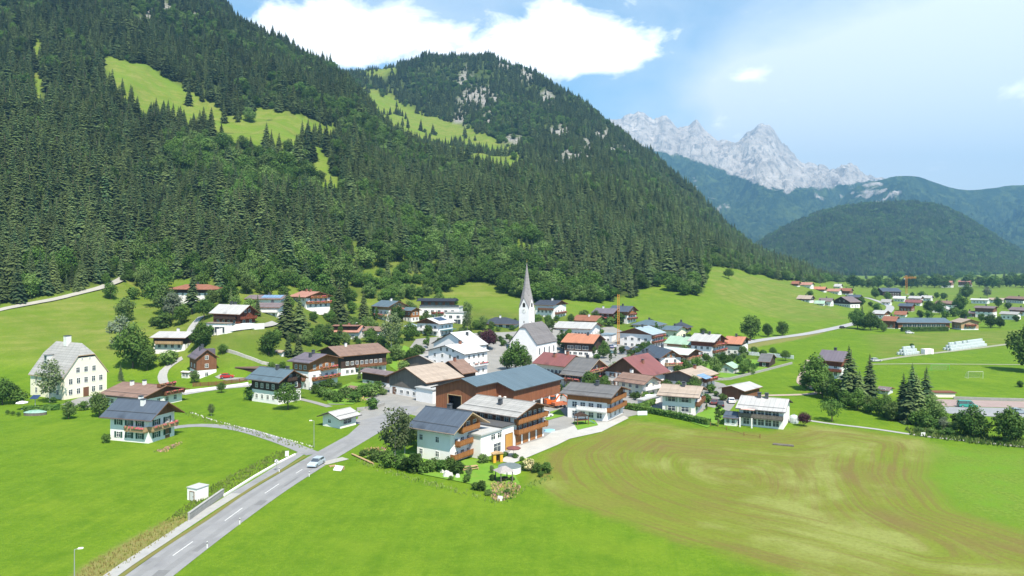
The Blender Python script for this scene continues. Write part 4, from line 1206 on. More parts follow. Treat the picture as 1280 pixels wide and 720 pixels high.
    def balcony(s, face, z, t0, t1, m, depth=1.2, rail=1.0, flowers=True, slab=None, out=0.0):
        """floor with a boarded railing and flower boxes; lies against a face"""
        L_ = t1 - t0; mid = (t0 + t1) / 2
        loc, rz = s.place(face, mid, z, out)
        fl = MB(); fl.box(-L_ / 2, L_ / 2, -depth, .02, -.14, 0)
        for k in range(max(2, int(L_ / 2.5))):
            x = -L_ / 2 + .3 + (L_ - .6) * k / max(1, int(L_ / 2.5) - 1); fl.box(x - .08, x + .08, -depth + .1, .0, -.36, -.14)
        o = link('balcony', fl.mesh('balcony', [slab or m]), s.root, loc, rz)
        rl = MB()
        nb = max(3, int(L_ / .9))
        for k in range(nb):
            x0, x1 = -L_ / 2 + L_ * k / nb, -L_ / 2 + L_ * (k + 1) / nb - .05
            rl.box(x0, x1, -depth - .05, -depth, .05, rail - .08)
        rl.box(-L_ / 2, L_ / 2, -depth - .08, -depth + .03, rail - .08, rail)
        for sx in (-1, 1):
            xa, xb = (-L_ / 2 - .05, -L_ / 2) if sx < 0 else (L_ / 2, L_ / 2 + .05)
            rl.box(xa, xb, -depth, .0, .05, rail)
        link('railing', rl.mesh('railing', [m]), o)
        if flowers:
            fb = MB(); rg = random.Random(int(abs(loc[0] * 13 + loc[1] * 7 + z * 31)))
            x = -L_ / 2 + .1
            while x < L_ / 2 - .3:
                ww = rg.uniform(.35, .8); b = rail + rg.uniform(-.10, .08)
                fb.prism([(x, -depth - .32, rail - .34), (x + ww, -depth - .32, rail - .34), (x + ww, -depth + .02, rail - .16), (x, -depth + .02, rail - .16)],
                         [(x + .06, -depth - .24, b), (x + ww - .06, -depth - .27, b - .03), (x + ww - .1, -depth - .06, b + .02), (x + .08, -depth - .04, b)])
                x += ww + (.0 if rg.random() < .7 else rg.uniform(.3, .9))
            link('flower_box', fb.mesh('flower_box', [M_FLOWER]), o)
        return o

    def pbox(s, name, x0, x1, y0, y1, z0, z1, m, parent=None):
        mb = MB(); mb.box(x0, x1, y0, y1, z0, z1); return mb.build(name, m, parent or s.root)


def fit(C, phi, pxl, pxr):
    """wall lengths so that the far ends of the two visible walls fall on the columns pxl and pxr"""
    s_, c_ = math.sin(R(phi)), math.cos(R(phi))
    w = l = None
    if pxr is not None: u = (pxr - 640) / FPX; w = (u * C.y - C.x) / (s_ - u * c_)
    if pxl is not None: u = (pxl - 640) / FPX; l = (C.x - u * C.y) / (c_ + u * s_)
    return w, l


def house(name, label, c, phi, pxl, pxr, eave, gable='R', pitch=23, roof='brown', wall='white', wood=None, wz=None, near=False, oe=1.0, og=1.1, wins=None, shut=None, balc=(), chim=((.5, .6),), trim=None,
          frame=None, cat='house', w=None, l=None, group=None, door=None, hip=0, chm=None, gablewood=None, flowers=True, extra=None, flat=False, apex=None):
    C = G(*c)
    fw, fl = fit(C, phi, pxl, pxr)
    if w is None and (fw is None or fw > 17 or fw < 0):      # turn the house until a usual width ends on the right column
        w = 11.0 if pxl is None or C.y > 330 else max(5.0, min(11.5, fl * 1.1))
        best = min((abs((C.x + w * math.sin(R(p))) / (C.y + w * math.cos(R(p))) * FPX + 640 - pxr), p) for p in range(4, 87))
        phi = best[1]; fw, fl = fit(C, phi, pxl, pxr)
    w = w or fw; l = l or fl
    h = (c[1] - eave) / FPX * C.y
    if apex:                              # ridge height read off the gable in the photograph
        dy, half = (w / 2 * math.cos(R(phi)), w / 2) if gable == 'R' else (l / 2 * math.sin(R(phi)), l / 2)
        rise = CAM_Z - (apex - HOR) / FPX * (C.y + dy) - C.z - h - .22
        pitch = min(33, max(15, math.degrees(math.atan(rise / half))))
    hs_ = House(name, label, cat, C, phi, w, l, h, near, group)
    if DEBUG: print('%-60s w %.1f l %.1f h %.1f pitch %.0f Y %.0f' % (label[:60], w, l, h, pitch, C.y))
    wm = PLASTER.get(wall) or WOOD[wall]
    gb = None if (flat or hip) else gable
    if wood and wz is not None and wz < h:
        hs_.wall(-3, wz, wm, 0, 'wall')
        hs_.wall(wz, h, WOOD[wood], .07, 'timber_wall', gb, pitch)
    else:
        hs_.wall(-3, h, wm, 0, 'wall', gb, pitch)
        if gablewood and gb:
            span, run = (w, l) if gable == 'R' else (l, w); tp = math.tan(R(pitch)); mb = MB()
            for k in (0, 1):
                b0, b1 = ((-.08, .02) if k == 0 else (run - .02, run + .08))
                ring = [(.02, h - .25), (span - .02, h - .25), (span - .02, h), (span / 2, h + span / 2 * tp - .05), (.02, h)]
                if gable == 'R': mb.prism([(x, b0, z) for x, z in ring], [(x, b1, z) for x, z in ring])
                else: mb.prism([(b0, x, z) for x, z in ring], [(b1, x, z) for x, z in ring])
            mb.build('gable_cladding', WOOD[gablewood], hs_.root)
    if flat: hs_.pbox('roof', -flat * .3, w + flat * .3, -flat * .3, l + flat * .3, h, h + .3 * flat, ROOF[roof]); hs_.roofo = None
    else: hs_.roof(gable, pitch, ROOF[roof], oe, og, trim=trim, hip=hip)
    out = lambda z: .07 if (wood and wz is not None and z > wz) else 0.0
    if wins is None:
        n = max(1, int(h / 2.65)); wins = []
        for f, span in (('R', w), ('L', l)):
            wins.append((f, max(2, int(span / 3.0)), [.95 + 2.65 * k for k in range(n)]))
        if gb:
            span = w if gable == 'R' else l
            if span * .5 * math.tan(R(pitch)) > 2.2: wins.append((gable, 2, [h - .05], span * .25, span * .75))
    for q in wins:
        f, n, zs = q[0], q[1], q[2]
        t0, t1 = (q[3], q[4]) if len(q) > 3 else (None, None)
        for z in zs: hs_.wins(f, n, [z], t0, t1, shut=shut, frame=frame, out=out(z) + (.09 if gablewood and z >= h - .25 and f == gable else 0), w=q[5] if len(q) > 5 else 1.0, h=q[6] if len(q) > 6 else 1.2)
    for b in balc:
        f, z, t0, t1, wd_ = b[:5]
        span = w if f in 'RB' else l
        hs_.balcony(f, z, t0 * span, t1 * span, WOOD[wd_] if wd_ in WOOD else PLASTER[wd_], flowers=b[5] if len(b) > 5 else flowers, out=out(z + .5))
    if door: hs_.door(*door)
    if not flat:
        for q in chim: hs_.chimney(*q, m=chm)
    if extra: extra(hs_)
    return hs_
# ------------------------------------------------------------------ houses, near to far
T = lambda *a: a
CH = 'chalet'

# old mansion with the half-hipped roof
C = G(80, 500); w, l = fit(C, 26, 38, 133.5); w = min(w, 19)
mh = House('mansion', 'tall pale yellow mansion with a steep grey half-hipped roof', 'house', C, 26, w, l, 6.9, True)
mp_ = 53
mh.wall(-3, 6.9, PLASTER['yellow'], 0, 'wall', 'R', mp_, cut=.56)
mh.roof('R', mp_, ROOF['grey'], .5, .35, .25, M_TRIMPALE, cut=.62)
mh.chimney(.52, -.3, M_CHIM, 1.5, 2.2)
mh.wins('R', 5, [1.2, 4.3], .06 * w, .94 * w, 1.05, 1.55, skip=((0, 2),))
mh.wins('R', 3, [7.5], .22 * w, .78 * w, 1.05, 1.5)
mh.wins('R', 2, [11.2], .32 * w, .68 * w, .45, .5)
mh.wins('L', 4, [1.2, 4.3], w=1.0, h=1.5)
mh.door('R', w * .5, 0, 1.5, 2.7, M_BROWNSH)
x, y, z = mh.on_roof(.72, -w * .28)
dm = mh.pbox('dormer', x - 1.2, x + 1.0, y - .7, y + .7, z - .8, z + 1.3, PLASTER['grey'], mh.roofo)
mb = MB(); mb.box(x - 1.26, x - 1.2, y - .45, y + .45, z - .1, z + 1.0); mb.build('pane', M_GLASS, dm)
mb = MB(); mb.box(x - 1.5, x + 1.2, y - .9, y + .9, z + 1.3, z + 1.45); mb.build('dormer_roof', ROOF['grey'], dm)

house('chalet', 'white chalet with green shutters, flower balconies and a slate-blue metal roof', (185.6, 554.5), 17, 137.8, 217.9, 521, 'R', roof='slate', apex=500.5, near=True, shut=M_GREENSH, gablewood='brown', oe=1.2, og=1.9,
      wins=[T('R', 2, [.9, 3.7]), T('L', 3, [.9, 3.7])], balc=[T('R', 2.75, .0, 1.0, 'pale'), T('L', 2.75, .0, .52, 'pale')], chim=((.38, -1.2), (.62, .8)), chm=M_CHIM, door=('R', 5.6, 0, 1.1, 2.1, M_FRAMEB), cat=CH)
house('farmhouse', 'wide brown-roofed timber farmhouse with red flower balconies beside the yellow mansion', (178, 512), 22, 132, 227.5, 495.5, 'R', roof='brown', apex=482, near=True, wood='brown', wz=2.6, oe=1.4, og=1.6,
      balc=[T('R', 2.9, .5, 1.0, 'brown'), T('R', 5.4, .35, .75, 'brown')], chim=((.72, -1.5), (.45, -.6)), chm=M_CHIM, cat='farmhouse')
house('house', 'long low house with a pale metal roof and dark timber front behind big trees', (231, 438), 6, 192, 240, 421.5, 'R', 16, 'pale', wood='dark', wz=2.4, w=10, oe=1.3, og=.9, balc=[T('L', 2.5, .05, .9, 'pale', False)], chim=((.45, .0),), chm=M_CHIM)
house('house', 'white house with a rusty hipped roof half hidden behind the tall conifer', (264, 372.5), 12, 214, 270, 361, 'R', 20, 'rust', hip=1, w=9, wood='dark', wz=2.2, oe=1.4, og=1.4)
house('chalet', 'dark timber chalet with a pale grey roof above a white retaining wall', (299, 407.5), 26, 267, 318.5, 391, 'R', roof='pale', apex=379, wood='red', wz=.8, oe=1.2, og=1.5, balc=[T('R', 2.6, .0, 1, 'red', False), T('L', 2.5, .1, .9, 'dark', False)], chim=((.62, .2), (.5, .5)), cat=CH)
house('garage', 'white garage with a blue door under the terrace of the dark chalet', (284, 417.5), 14, 258, 290, 405, flat=True, roof='beige', wins=[T('L', 1, [.3], 1.0, 5.5, 4.2, 2.2)], cat='garage')
house('house', 'white hillside house with a low dark roof right of the dark timber chalet', (349, 398), 8, 318, 360, 384, 'R', 17, 'mauve', oe=1.0, og=.8, balc=[T('L', 2.6, .05, .75, 'white', False)], w=9)
house('house', 'white house with solar panels on its roof, highest behind the paired spruces', (351, 386), 8, 309, 362, 373.5, 'R', 16, 'mauve', w=9, extra=lambda s: s.panels(.02, .62, -4.0, -.4, M_PANELP, (6, 2)))
house('chalet', 'red-roofed chalet with two red flower balconies on the slope below the forest', (382.5, 386.5), 44, 364.5, 412.5, 371, 'R', roof='salmon', apex=364.5, wood='orange', wz=5.0, oe=1.3, og=1.4, balc=[T('R', 2.6, .0, 1, 'orange'), T('R', 5.1, .15, .85, 'orange')], chim=((.45, -.5), (.75, -.3)), chm=M_CHIMRED, cat=CH)
house('house', 'low white house with a salmon roof and a long dark dormer above the farm', (448, 425), 6, 409, 455, 414.5, 'R', 22, 'salmon', w=10, oe=1.0, og=.6, chim=((.42, .2), (.7, .2)), chm=M_CHIMRED,
      extra=lambda s: (s.pbox('dormer', .4, 4.6, s.l * .05, s.l * .86, s.h + .9, s.h + 2.3, WOOD['dark'], s.roofo), s.pbox('dormer_roof', -.3, 5.2, s.l * .02, s.l * .89, s.h + 2.3, s.h + 2.5, ROOF['salmon'], s.roofo)))
house('house_wing', 'low grey garage wing with a pinkish roof joined to the salmon-roofed house', (478.5, 424), 6, 449, 486, 413.5, 'R', 18, 'brown', 'grey', w=8, oe=.7, og=.5, chim=(), wins=[T('L', 3, [.7])], cat='building')
house('chalet', 'blue-roofed guest house with pale timber balconies below the forest edge', (485.5, 402), 40, 468, 507, 383, 'R', roof='blue', apex=376, wood='pale', wz=5.6, oe=1.2, og=1.3, balc=[T('R', 2.6, .0, 1, 'pale'), T('R', 5.2, .1, .9, 'pale'), T('L', 2.6, .1, .9, 'pale')], chim=((.4, -.2),), chm=M_CHIM, cat=CH)
house('chalet', 'small orange timber annex with a blue-grey roof beside the guest house', (514, 403), 40, 504, 524, 388, 'R', 22, 'blue', wood='orange', wz=2.4, oe=1.0, og=1.0, chim=(), cat=CH)
house('kiosk', 'small garden pavilion with a pale blue roof in front of the guest house', (516, 412), 20, 508, 521, 407.5, 'R', 24, 'paleblue', hip=1, chim=(), wins=[T('L', 2, [.8])], cat='pavilion')

# modern villa in three blocks
vb_ = house('villa', 'modern white villa stepping down the slope with a timber penthouse', (574, 399.5), 6, 524, 580, 384.5, flat=True, roof='pale', w=11, wins=[T('L', 5, [.6, 3.3], None, None, 1.5, 1.5), T('R', 2, [.6, 3.3])], balc=[T('L', 3.0, .38, .68, 'red')], cat='villa')
vb_.pbox('timber_penthouse', 2.0, 9.5, vb_.l * .2, vb_.l * .98, vb_.h + .3, vb_.h + 3.1, WOOD['brown'])
for k in range(4): vb_.pbox('pane', 1.93, 2.0, vb_.l * (.26 + .18 * k), vb_.l * (.37 + .18 * k), vb_.h + .5, vb_.h + 2.6, M_GLASS)
mb = MB(); q = vb_.l
mb.prism([(.2, q * .1, vb_.h + 3.1), (10.8, q * .1, vb_.h + 3.1), (10.8, q * .1, vb_.h + 3.4), (5.5, q * .1, vb_.h + 4.5), (.2, q * .1, vb_.h + 3.4)], [(.2, q * 1.08, vb_.h + 3.1), (10.8, q * 1.08, vb_.h + 3.1), (10.8, q * 1.08, vb_.h + 3.4), (5.5, q * 1.08, vb_.h + 4.5), (.2, q * 1.08, vb_.h + 3.4)])
mb.build('penthouse_roof', ROOF['black'], vb_.root)
vb_.pbox('terrace_railing', .05, .12, .2, vb_.l - .2, vb_.h + .3, vb_.h + 1.3, M_GLASS)
house('villa_wing', 'white flat-roofed garage block right of the modern villa', (579, 405.5), 8, 557, 586, 391.5, flat=True, roof='pale', w=8, wins=[T('L', 2, [3.0], None, None, 1.6, 1.4), T('L', 1, [.2], 1.0, 5.0, 3.4, 2.2)], cat='building')
house('house', 'white gabled house with black solar panels and a teal awning', (549, 421), 27, 521.5, 566, 404.5, 'L', roof='white', apex=397.5, gablewood='brown', oe=1.2, og=1.3, balc=[T('L', 2.6, .05, .95, 'white', False)], chim=(),
      extra=lambda s: (s.panels(.25, .85, -4.2, -.5, M_PANEL, (5, 2)), s.pbox('awning', .6, s.w - .4, -2.4, -.02, 2.75, 2.9, mat('teal_awning', (.05, .14, .16)))))

# inn by the church: two parallel gabled wings
house('inn', 'large white inn with a pale roof and red window flowers below the church', (581, 472), 38, 535.5, 609, 442.8, 'L', roof='white', apex=431.5, oe=.7, og=.8, near=False,
      wins=[T('R', 4, [.9, 3.7, 6.3]), T('L', 4, [.9, 3.7, 6.3]), T('L', 3, [8.6], 4, 13)], balc=[T('R', 3.6, .30, .95, 'white'), ], chim=((.55, -.6),), chm=M_CHIMRED, trim=M_TRIMDARK, cat='inn')
house('inn', 'tall rear wing of the white inn with a steep pale roof', (587, 460), 38, 542, 608, 433, 'L', roof='white', apex=415.5, oe=.6, og=.7, wins=[T('R', 3, [1.2, 4.2]), T('L', 3, [1.2, 4.2]), T('L', 2, [7.5], 5, 10)], chim=((.6, -3.0),), chm=M_CHIMDARK, trim=M_TRIMDARK, cat='inn')

# old farm group in the middle
house('barn', 'weathered grey timber barn with a white base and a beige roof', (534, 500), 41, 487, 574, 477, 'L', roof='beige', apex=458.5, wood='grey', wz=2.5, near=False, oe=1.0, og=1.3, wins=[T('L', 5, [.7], None, None, 1.2, .9)], chim=(), door=('L', 15.0, 0, 1.2, 2.1, M_BROWNSH), cat='barn')
house('barn', 'low white annex wall and shed attached to the grey timber barn', (541, 505), 41, 520, 552, 488, flat=True, roof='white', wins=[T('R', 2, [.9])], cat='shed', w=6)
house('barn', 'red-brown roofed barn extension behind the beige-roofed barn', (577, 484), 41, 546, 594, 466, 'L', roof='brown', apex=451, wood='dark', wz=1.8, oe=.9, og=.4, chim=((.35, -.4),), chm=M_CHIMRED, wins=[T('R', 3, [.5])], cat='barn')
house('barn', 'old barn with a grey shingle roof and a grey timber gable behind the beige-roofed barn', (543.5, 467.5), 41, 508, 567, 453.5, 'L', roof='grey', apex=444.5, wood='grey', wz=.6, oe=.9, og=.9, chim=(), wins=[T('L', 1, [1.0])], cat='barn')
house('barn', 'low dark shed with a mauve roof at the left end of the grey timber barn', (486.5, 484), 40, 453, 497, 468.5, 'R', 20, 'mauve', wood='dark', wz=1.2, oe=1.0, og=.5, chim=(), wins=[T('L', 3, [.2], None, None, 1.6, .9)], cat='shed')
house('farmhouse', 'orange timber farmhouse with two flower balconies and a dark roof', (386, 487), 32, 366, 422, 452.5, 'R', roof='purple', apex=442.5, wood='orange', wz=5.6, near=True, oe=1.2, og=1.5, wins=[T('R', 4, [.6, 3.2, 6.3]), T('L', 3, [.6, 3.2, 6.3])],
      balc=[T('R', 2.8, .1, 1.0, 'orange'), T('R', 5.7, .38, .92, 'orange'), T('L', 2.8, .2, 1.0, 'brown')], chim=((.55, -.6), (.35, -3.2)), chm=M_CHIMDARK, cat='farmhouse')
house('farmhouse', 'long farmhouse with a wide pinkish roof and dark side behind the orange farmhouse', (426.5, 470), 51, 401, 482, 444.5, 'L', w=18, roof='brown', apex=434, wood='dark', wz=2.6, oe=1.3, og=1.2, balc=[T('R', 2.7, .3, .98, 'brown', False)], wins=[T('R', 8, [.7, 3.6]), T('L', 3, [.9, 3.6])], chim=((.3, -1.0),), chm=M_CHIM, cat='farmhouse')
house('chalet', 'almost black timber chalet with a white base and dark blue roof', (348, 506), 31, 315, 376, 475, 'R', roof='blue', apex=462, wood='dark', wz=3.6, near=True, oe=1.3, og=1.7, wins=[T('R', 3, [1.1, 4.3], None, None, .9, 1.2), T('L', 4, [1.1, 4.3], None, None, .9, 1.2), T('R', 2, [7.0], 3, 8.5, .8, 1.0)], chim=((.42, -.4), (.2, 1.2)), balc=[T('R', 6.4, .3, .7, 'dark', False)], cat=CH)
house('house', 'narrow tall timber house with a white base beside the red car', (246, 474.5), 52, 240.5, 270.5, 447.5, 'R', 38, roof='purple', l=9, wood='brown', wz=3.0, near=True, oe=.7, og=.8, wins=[T('R', 1, [.9, 3.8]), T('R', 1, [6.6]), T('L', 2, [.9, 3.8])], chim=((.5, -.8), (.75, .3)),
      extra=lambda s: s.pbox('turret', s.w - 2.0, s.w + .8, s.l * .45, s.l * .45 + 2.6, -2, s.h + 2.2, ROOF['purple']))
house('garage', 'white flat-roofed garage with a pale gable roof beside the road junction', (425.5, 536), 33, 403.5, 445, 522.8, 'L', 19, 'pale', near=True, oe=.9, og=1.1, wins=[T('R', 1, [.9], .6, 4.0, 2.6, 1.0), T('L', 1, [1.0], 2.5, 5.0, .9, .8)], chim=(), trim=M_TRIMDARK, cat='garage')

# guest house and hotel by the garden
house('guest_house', 'white three-storey house with orange balconies and a slate-blue roof beside the birch', (563, 580), 32, 521.5, 599, 537, 'R', roof='slate', apex=514, near=True, wood='orange', wz=5.9, oe=1.3, og=1.9, trim=M_TRIMPALE, frame=M_FRAME,
      wins=[T('R', 4, [.8, 3.4]), T('R', 3, [6.2], 2.5, 9.5), T('L', 2, [1.0, 3.9], .10 * 12, .80 * 12, .8, 1.05)], balc=[T('R', .9, .0, .96, 'orange', False), T('R', 3.35, .15, 1.0, 'orange', False), T('R', 5.9, .25, .85, 'orange', False)], chim=((.55, .9),), chm=M_CHIMDARK, cat='house')
house('hotel', 'large white hotel with two timber balcony rows and a wide light grey roof', (643, 558), 36, 584, 680, 518, 'R', roof='grey', apex=502, near=True, gablewood='brown', oe=1.5, og=1.9, shut=M_BROWNSH,
      wins=[T('R', 5, [3.3, 5.5]), T('L', 5, [5.2])], balc=[T('R', 2.7, .0, 1, 'orange', False), T('R', 5.0, .0, 1, 'orange', False)], chim=((.45, -3.0),), chm=M_CHIMDARK, cat='hotel',
      extra=lambda s: [s.door('R', s.w * f, 0, 1.9, 2.2, WOOD['orange'], name='door') for f in (.12, .36, .6, .84)])
house('hotel_annex', 'low white annex with a flat white roof between the guest house and the hotel', (601, 574), 36, 586, 626, 545, flat=True, roof='white', near=True, wins=[T('R', 2, [3.2], 3.0, 7.5, 1.4, 1.1), T('R', 1, [.3], 4.0, 7.0, 2.4, 1.9)], l=13, cat='building')
house('hotel_annex', 'white link building with a yellow timber gate and a dark flat roof beside the hotel', (627, 565), 36, 606, 642, 535, flat=True, roof='darkgrey', near=True, wins=[], l=15, cat='building', door=('R', 2.6, 0, 2.6, 3.4, mat('yellow_gate_timber', (.52, .27, .06), (.44, .22, .05), scale=2, lines=('x', .3, .4))))

# big brown barn with the protruding gate wing
C = G(642, 518); w, l, phi = 23.0, 19.6, 36
bn = House('barn', 'large red-brown timber barn with a blue metal roof and an open dark gateway', 'barn', C, phi, w, l, 6.6)
bp = 17.5
bn.wall(-3, 2.3, PLASTER['white'], 0, 'wall')
bn.wall(2.3, 6.6, WOOD['barn'], .1, 'timber_wall', 'L', bp)
t0, t1, pr = 5.6, 19.6, 9.0
zt = lambda a: 6.6 + (l / 2 - abs(a - l / 2)) * math.tan(R(bp))
gw0, gw1 = 10.6, 15.2
mb = MB()
for a0, a1, zb in ((t0, gw0, -3), (gw1, t1, -3), (gw0, gw1, 5.0)):
    ring = [(a0, zb), (a1, zb), (a1, zt(a1))] + ([(l / 2, zt(l / 2))] if a0 < l / 2 < a1 else []) + [(a0, zt(a0))]
    mb.prism([(-pr, y, z) for y, z in ring], [(-pr + .3, y, z) for y, z in ring])
mb.box(-pr + .3, -.1, t0, t0 + .3, -3, zt(t0)); mb.box(-pr + .3, -.1, t1 - .3, t1, -3, zt(t1) - .05)
mb.build('gate_wing', WOOD['barn'], bn.root)
mb = MB(); mb.box(-pr + 3.0, -pr + 3.1, gw0 - 1, gw1 + 1, -1, 5.6); mb.build('gateway_shade_panel', M_DARK, bn.root)  # dark panel: the shade deep in the gateway is put into its colour
mb = MB()
for a in (gw0 - .22, gw1): mb.box(-pr - .08, -pr + .1, a, a + .22, 0, 5.2)
mb.box(-pr - .08, -pr + .1, gw0, gw1, 5.0, 5.22); mb.build('gate_frame', WOOD['pale'], bn.root)
th = .25; tp = math.tan(R(bp)); e = 1.0
def BP(r, a, d=0): return (r, a, 6.6 + th + (l / 2 - abs(a - l / 2)) * tp + d)
mb = MB()
nearp = [(-pr - e, l / 2), (w + e, l / 2), (w + e, -e), (-e, -e), (-e, t0 - e), (-pr - e, t0 - e)]
farp = [(-pr - e, l + e), (w + e, l + e), (w + e, l / 2), (-pr - e, l / 2)]
for q in (nearp, farp):
    mb.face([BP(*p) for p in q][::-1], 0, [(p[0], p[1]) for p in q][::-1]); mb.face([BP(*p, -th) for p in q], 1)
ed = [(-pr - e, l + e), (w + e, l + e), (w + e, l / 2), (w + e, -e), (-e, -e), (-e, t0 - e), (-pr - e, t0 - e), (-pr - e, l / 2)]
for i in range(8):
    a, b = ed[i], ed[(i + 1) % 8]; mb.face([BP(*a), BP(*a, -th), BP(*b, -th), BP(*b)], 1)
bn.roofo = mb.build('roof', [ROOF['blue'], M_TRIMDARK], bn.root)
for k in range(6):
    mb = MB(); mb.box(1.2 + k * 4.0, 1.6 + k * 4.0, -.16, -.02, -.5, 2.4); mb.build('post', PLASTER['white'], bn.root)
for k in range(5): bn.pbox('opening_shade_panel', 2.0 + k * 4.0, 4.9 + k * 4.0, -.06, .02, .1, 2.1, M_DARK)  # dark panels on the wall paint the shade of the open lower storey
for a in (2.2, 3.9): bn.pbox('vent', -.9, -.3, a, a + .5, 2.6, 4.6, PLASTER['white'])

house('house', 'white house with an orange timber upper floor and a grey roof on the field edge', (758.5, 527), 29, 709.5, 778.5, 495, 'R', roof='darkgrey', apex=482.5, near=True, wood='orange', wz=4.7, oe=1.3, og=1.8,
      wins=[T('R', 3, [.6, 3.0], None, None, 1.1, 1.5), T('L', 4, [.6, 2.95], None, None, 1.3, 1.3), T('R', 2, [5.6], 3, 8)], balc=[T('R', 2.5, .0, 1, 'orange', False), T('R', 4.8, .0, .95, 'orange', False), T('L', 2.5, .0, .72, 'white', False)], chim=((.42, -.8),), chm=M_CHIMDARK)
house('house', 'white house with pale shutters and a beige tiled roof behind the long hedge', (868, 520), 24, 828, 877.5, 496, 'R', roof='beige', apex=486.5, near=True, shut=M_GREYSH, oe=1.1, og=1.4, wins=[T('R', 2, [.9, 3.4]), T('L', 2, [.9, 3.4], None, None, 1.9, 1.25)], balc=[T('R', 2.5, .1, .9, 'brown', False)], chim=((.45, -.8),), chm=M_CHIMDARK)
house('house', 'cream house with a brown tiled roof and a raised white terrace', (803, 497.5), 22, 773, 822, 479, 'R', 22, 'brown', 'cream', near=True, oe=1.1, og=1.3, wins=[T('R', 2, [.6, 2.7]), T('L', 3, [.6, 2.7])], balc=[T('R', 2.3, .0, 1, 'white', False)], chim=((.8, .4),), chm=M_CHIM)
house('terrace', 'raised white terrace with plants and a parasol beside the cream house', (804, 509), 40, 797, 826, 501, flat=True, roof='white', wins=[], cat='terrace', w=10)
house('house', 'house with a dark ribbed roof and an ornate timber gable hung with red flowers', (728, 487), 36, 707, 758.5, 468, 'R', roof='darkgrey', apex=448.5, near=True, gablewood='pale', oe=1.2, og=1.6, shut=M_BROWNSH, wins=[T('R', 4, [.8, 3.1]), T('L', 3, [.8, 3.1]), T('R', 3, [5.4], 4, 10)], balc=[T('R', 2.5, .0, .9, 'grey'), T('R', 4.9, .1, .9, 'pale'), T('L', 2.5, .1, 1, 'brown')], chim=((.5, .6),), chm=M_CHIMDARK, trim=M_TRIMPALE)
house('house', 'cream house with a wine-red roof and dark balcony next to the church', (705.5, 482), 16, 671, 728, 456, 'R', roof='red', apex=443.5, wall='cream', wood='dark', wz=6.4, oe=1.3, og=1.1, wins=[T('R', 3, [.8, 3.5]), T('L', 6, [.8, 3.6])], balc=[T('L', 3.0, .0, 1, 'dark', False)], chim=((.55, -2.0), (.2, -.2)), chm=M_CHIMRED)
house('house', 'white house with a big wine-red roof sloping down to the right', (806, 489), 40, 757, 832, 468.5, 'L', roof='red', apex=445.5, gablewood='brown', shut=M_BROWNSH, oe=1.2, og=1.3, wins=[T('L', 4, [.8, 3.4]), T('R', 4, [.8])], chim=((.4, -3.4),), chm=M_CHIMRED)
house('farmhouse', 'farmhouse with a weathered grey gable, beige roof and solar panels', (870.5, 487), 41, 832, 893, 472, 'L', roof='beige', apex=462.5, wood='grey', wz=1.9, oe=1.2, og=1.3, wins=[T('L', 4, [.4], None, None, 1.0, 1.1), T('R', 4, [.4, 2.3])], balc=[T('R', 2.0, .35, 1, 'brown')], chim=((.62, -.9),), chm=M_CHIMRED, extra=lambda s: s.panels(.12, .5, -8.0, -4.6, M_PANELP, (4, 2)), cat='farmhouse')
house('house', 'house with a broad dark blue roof in front of the white guest house', (808, 468), 40, 782, 823, 452.5, 'L', roof='black', apex=441, oe=1.0, og=1.0, chim=((.5, -.6), (.8, -.6)))
house('chalet', 'white chalet with a dark roof and timber gable right of the dark blue roof', (826, 466), 34, 803, 851, 446.5, 'R', roof='slate', apex=437, gablewood='orange', oe=1.1, og=1.2, balc=[T('R', 2.7, .2, 1, 'pale')], chim=((.5, .5),), cat=CH)
house('chalet', 'chalet with a pale mint roof and wide timber gable', (857.5, 458), 26, 826, 873, 443, 'R', roof='mint', apex=436.5, wall='cream', wood='brown', wz=3.0, oe=1.2, og=1.5, balc=[T('R', 2.6, .0, 1, 'pale')], chim=(), cat=CH)
house('chalet', 'chalet with a faded green metal roof', (864, 443.5), 26, 834, 878, 430.5, 'R', roof='green', apex=421.5, wall='cream', wood='pale', wz=3.2, oe=1.1, og=1.3, balc=[T('R', 2.6, .0, 1, 'brown')], chim=((.5, -.5),), cat=CH)
house('chalet', 'grey-roofed chalet with three tiers of red flower balconies', (890.5, 448), 38, 864, 905.5, 427, 'R', roof='pale', apex=418, wood='red', wz=4.9, oe=1.2, og=1.4, balc=[T('R', 2.4, .0, 1, 'brown'), T('R', 4.9, .0, 1, 'brown')], chim=((.4, -.5), (.7, -.5)), cat=CH)
house('house', 'white house with a bright orange-red roof at the edge of the meadow', (924.5, 445), 30, 906, 935, 430, 'R', roof='orange', apex=421, oe=1.0, og=1.2, wood='dark', wz=4.2, chim=((.5, -.4),))
house('guest_house', 'broad white guest house with a pale blue roof behind the parked cars', (814.5, 436.5), 36, 775, 829.5, 418, 'L', roof='paleblue', apex=409.5, gablewood='brown', oe=1.1, og=1.2, wins=[T('L', 4, [.9, 3.6], None, None, 1.3, 1.2), T('R', 4, [.9, 3.6])], balc=[T('R', 2.8, .0, 1, 'brown'), T('R', 5.2, .0, 1, 'brown')], chim=((.45, -.6),), cat='house')
house('house', 'low house with a grey-blue hipped roof at the foot of the meadow', (822, 414), 22, 791, 831, 406.5, 'R', 20, 'blue', hip=1, oe=1.2, og=1.2)
house('house', 'cream house with a grey-blue roof beside the green-roofed chalet', (846, 424.5), 24, 829, 857, 413, 'R', roof='blue', apex=408, wall='cream', oe=1.1, og=1.0)
house('house', 'dark timber house with a black roof at the meadow foot', (856, 418.5), 24, 838, 864, 410, 'R', 24, 'black', 'dark', hip=.9, oe=1.0, og=.9)
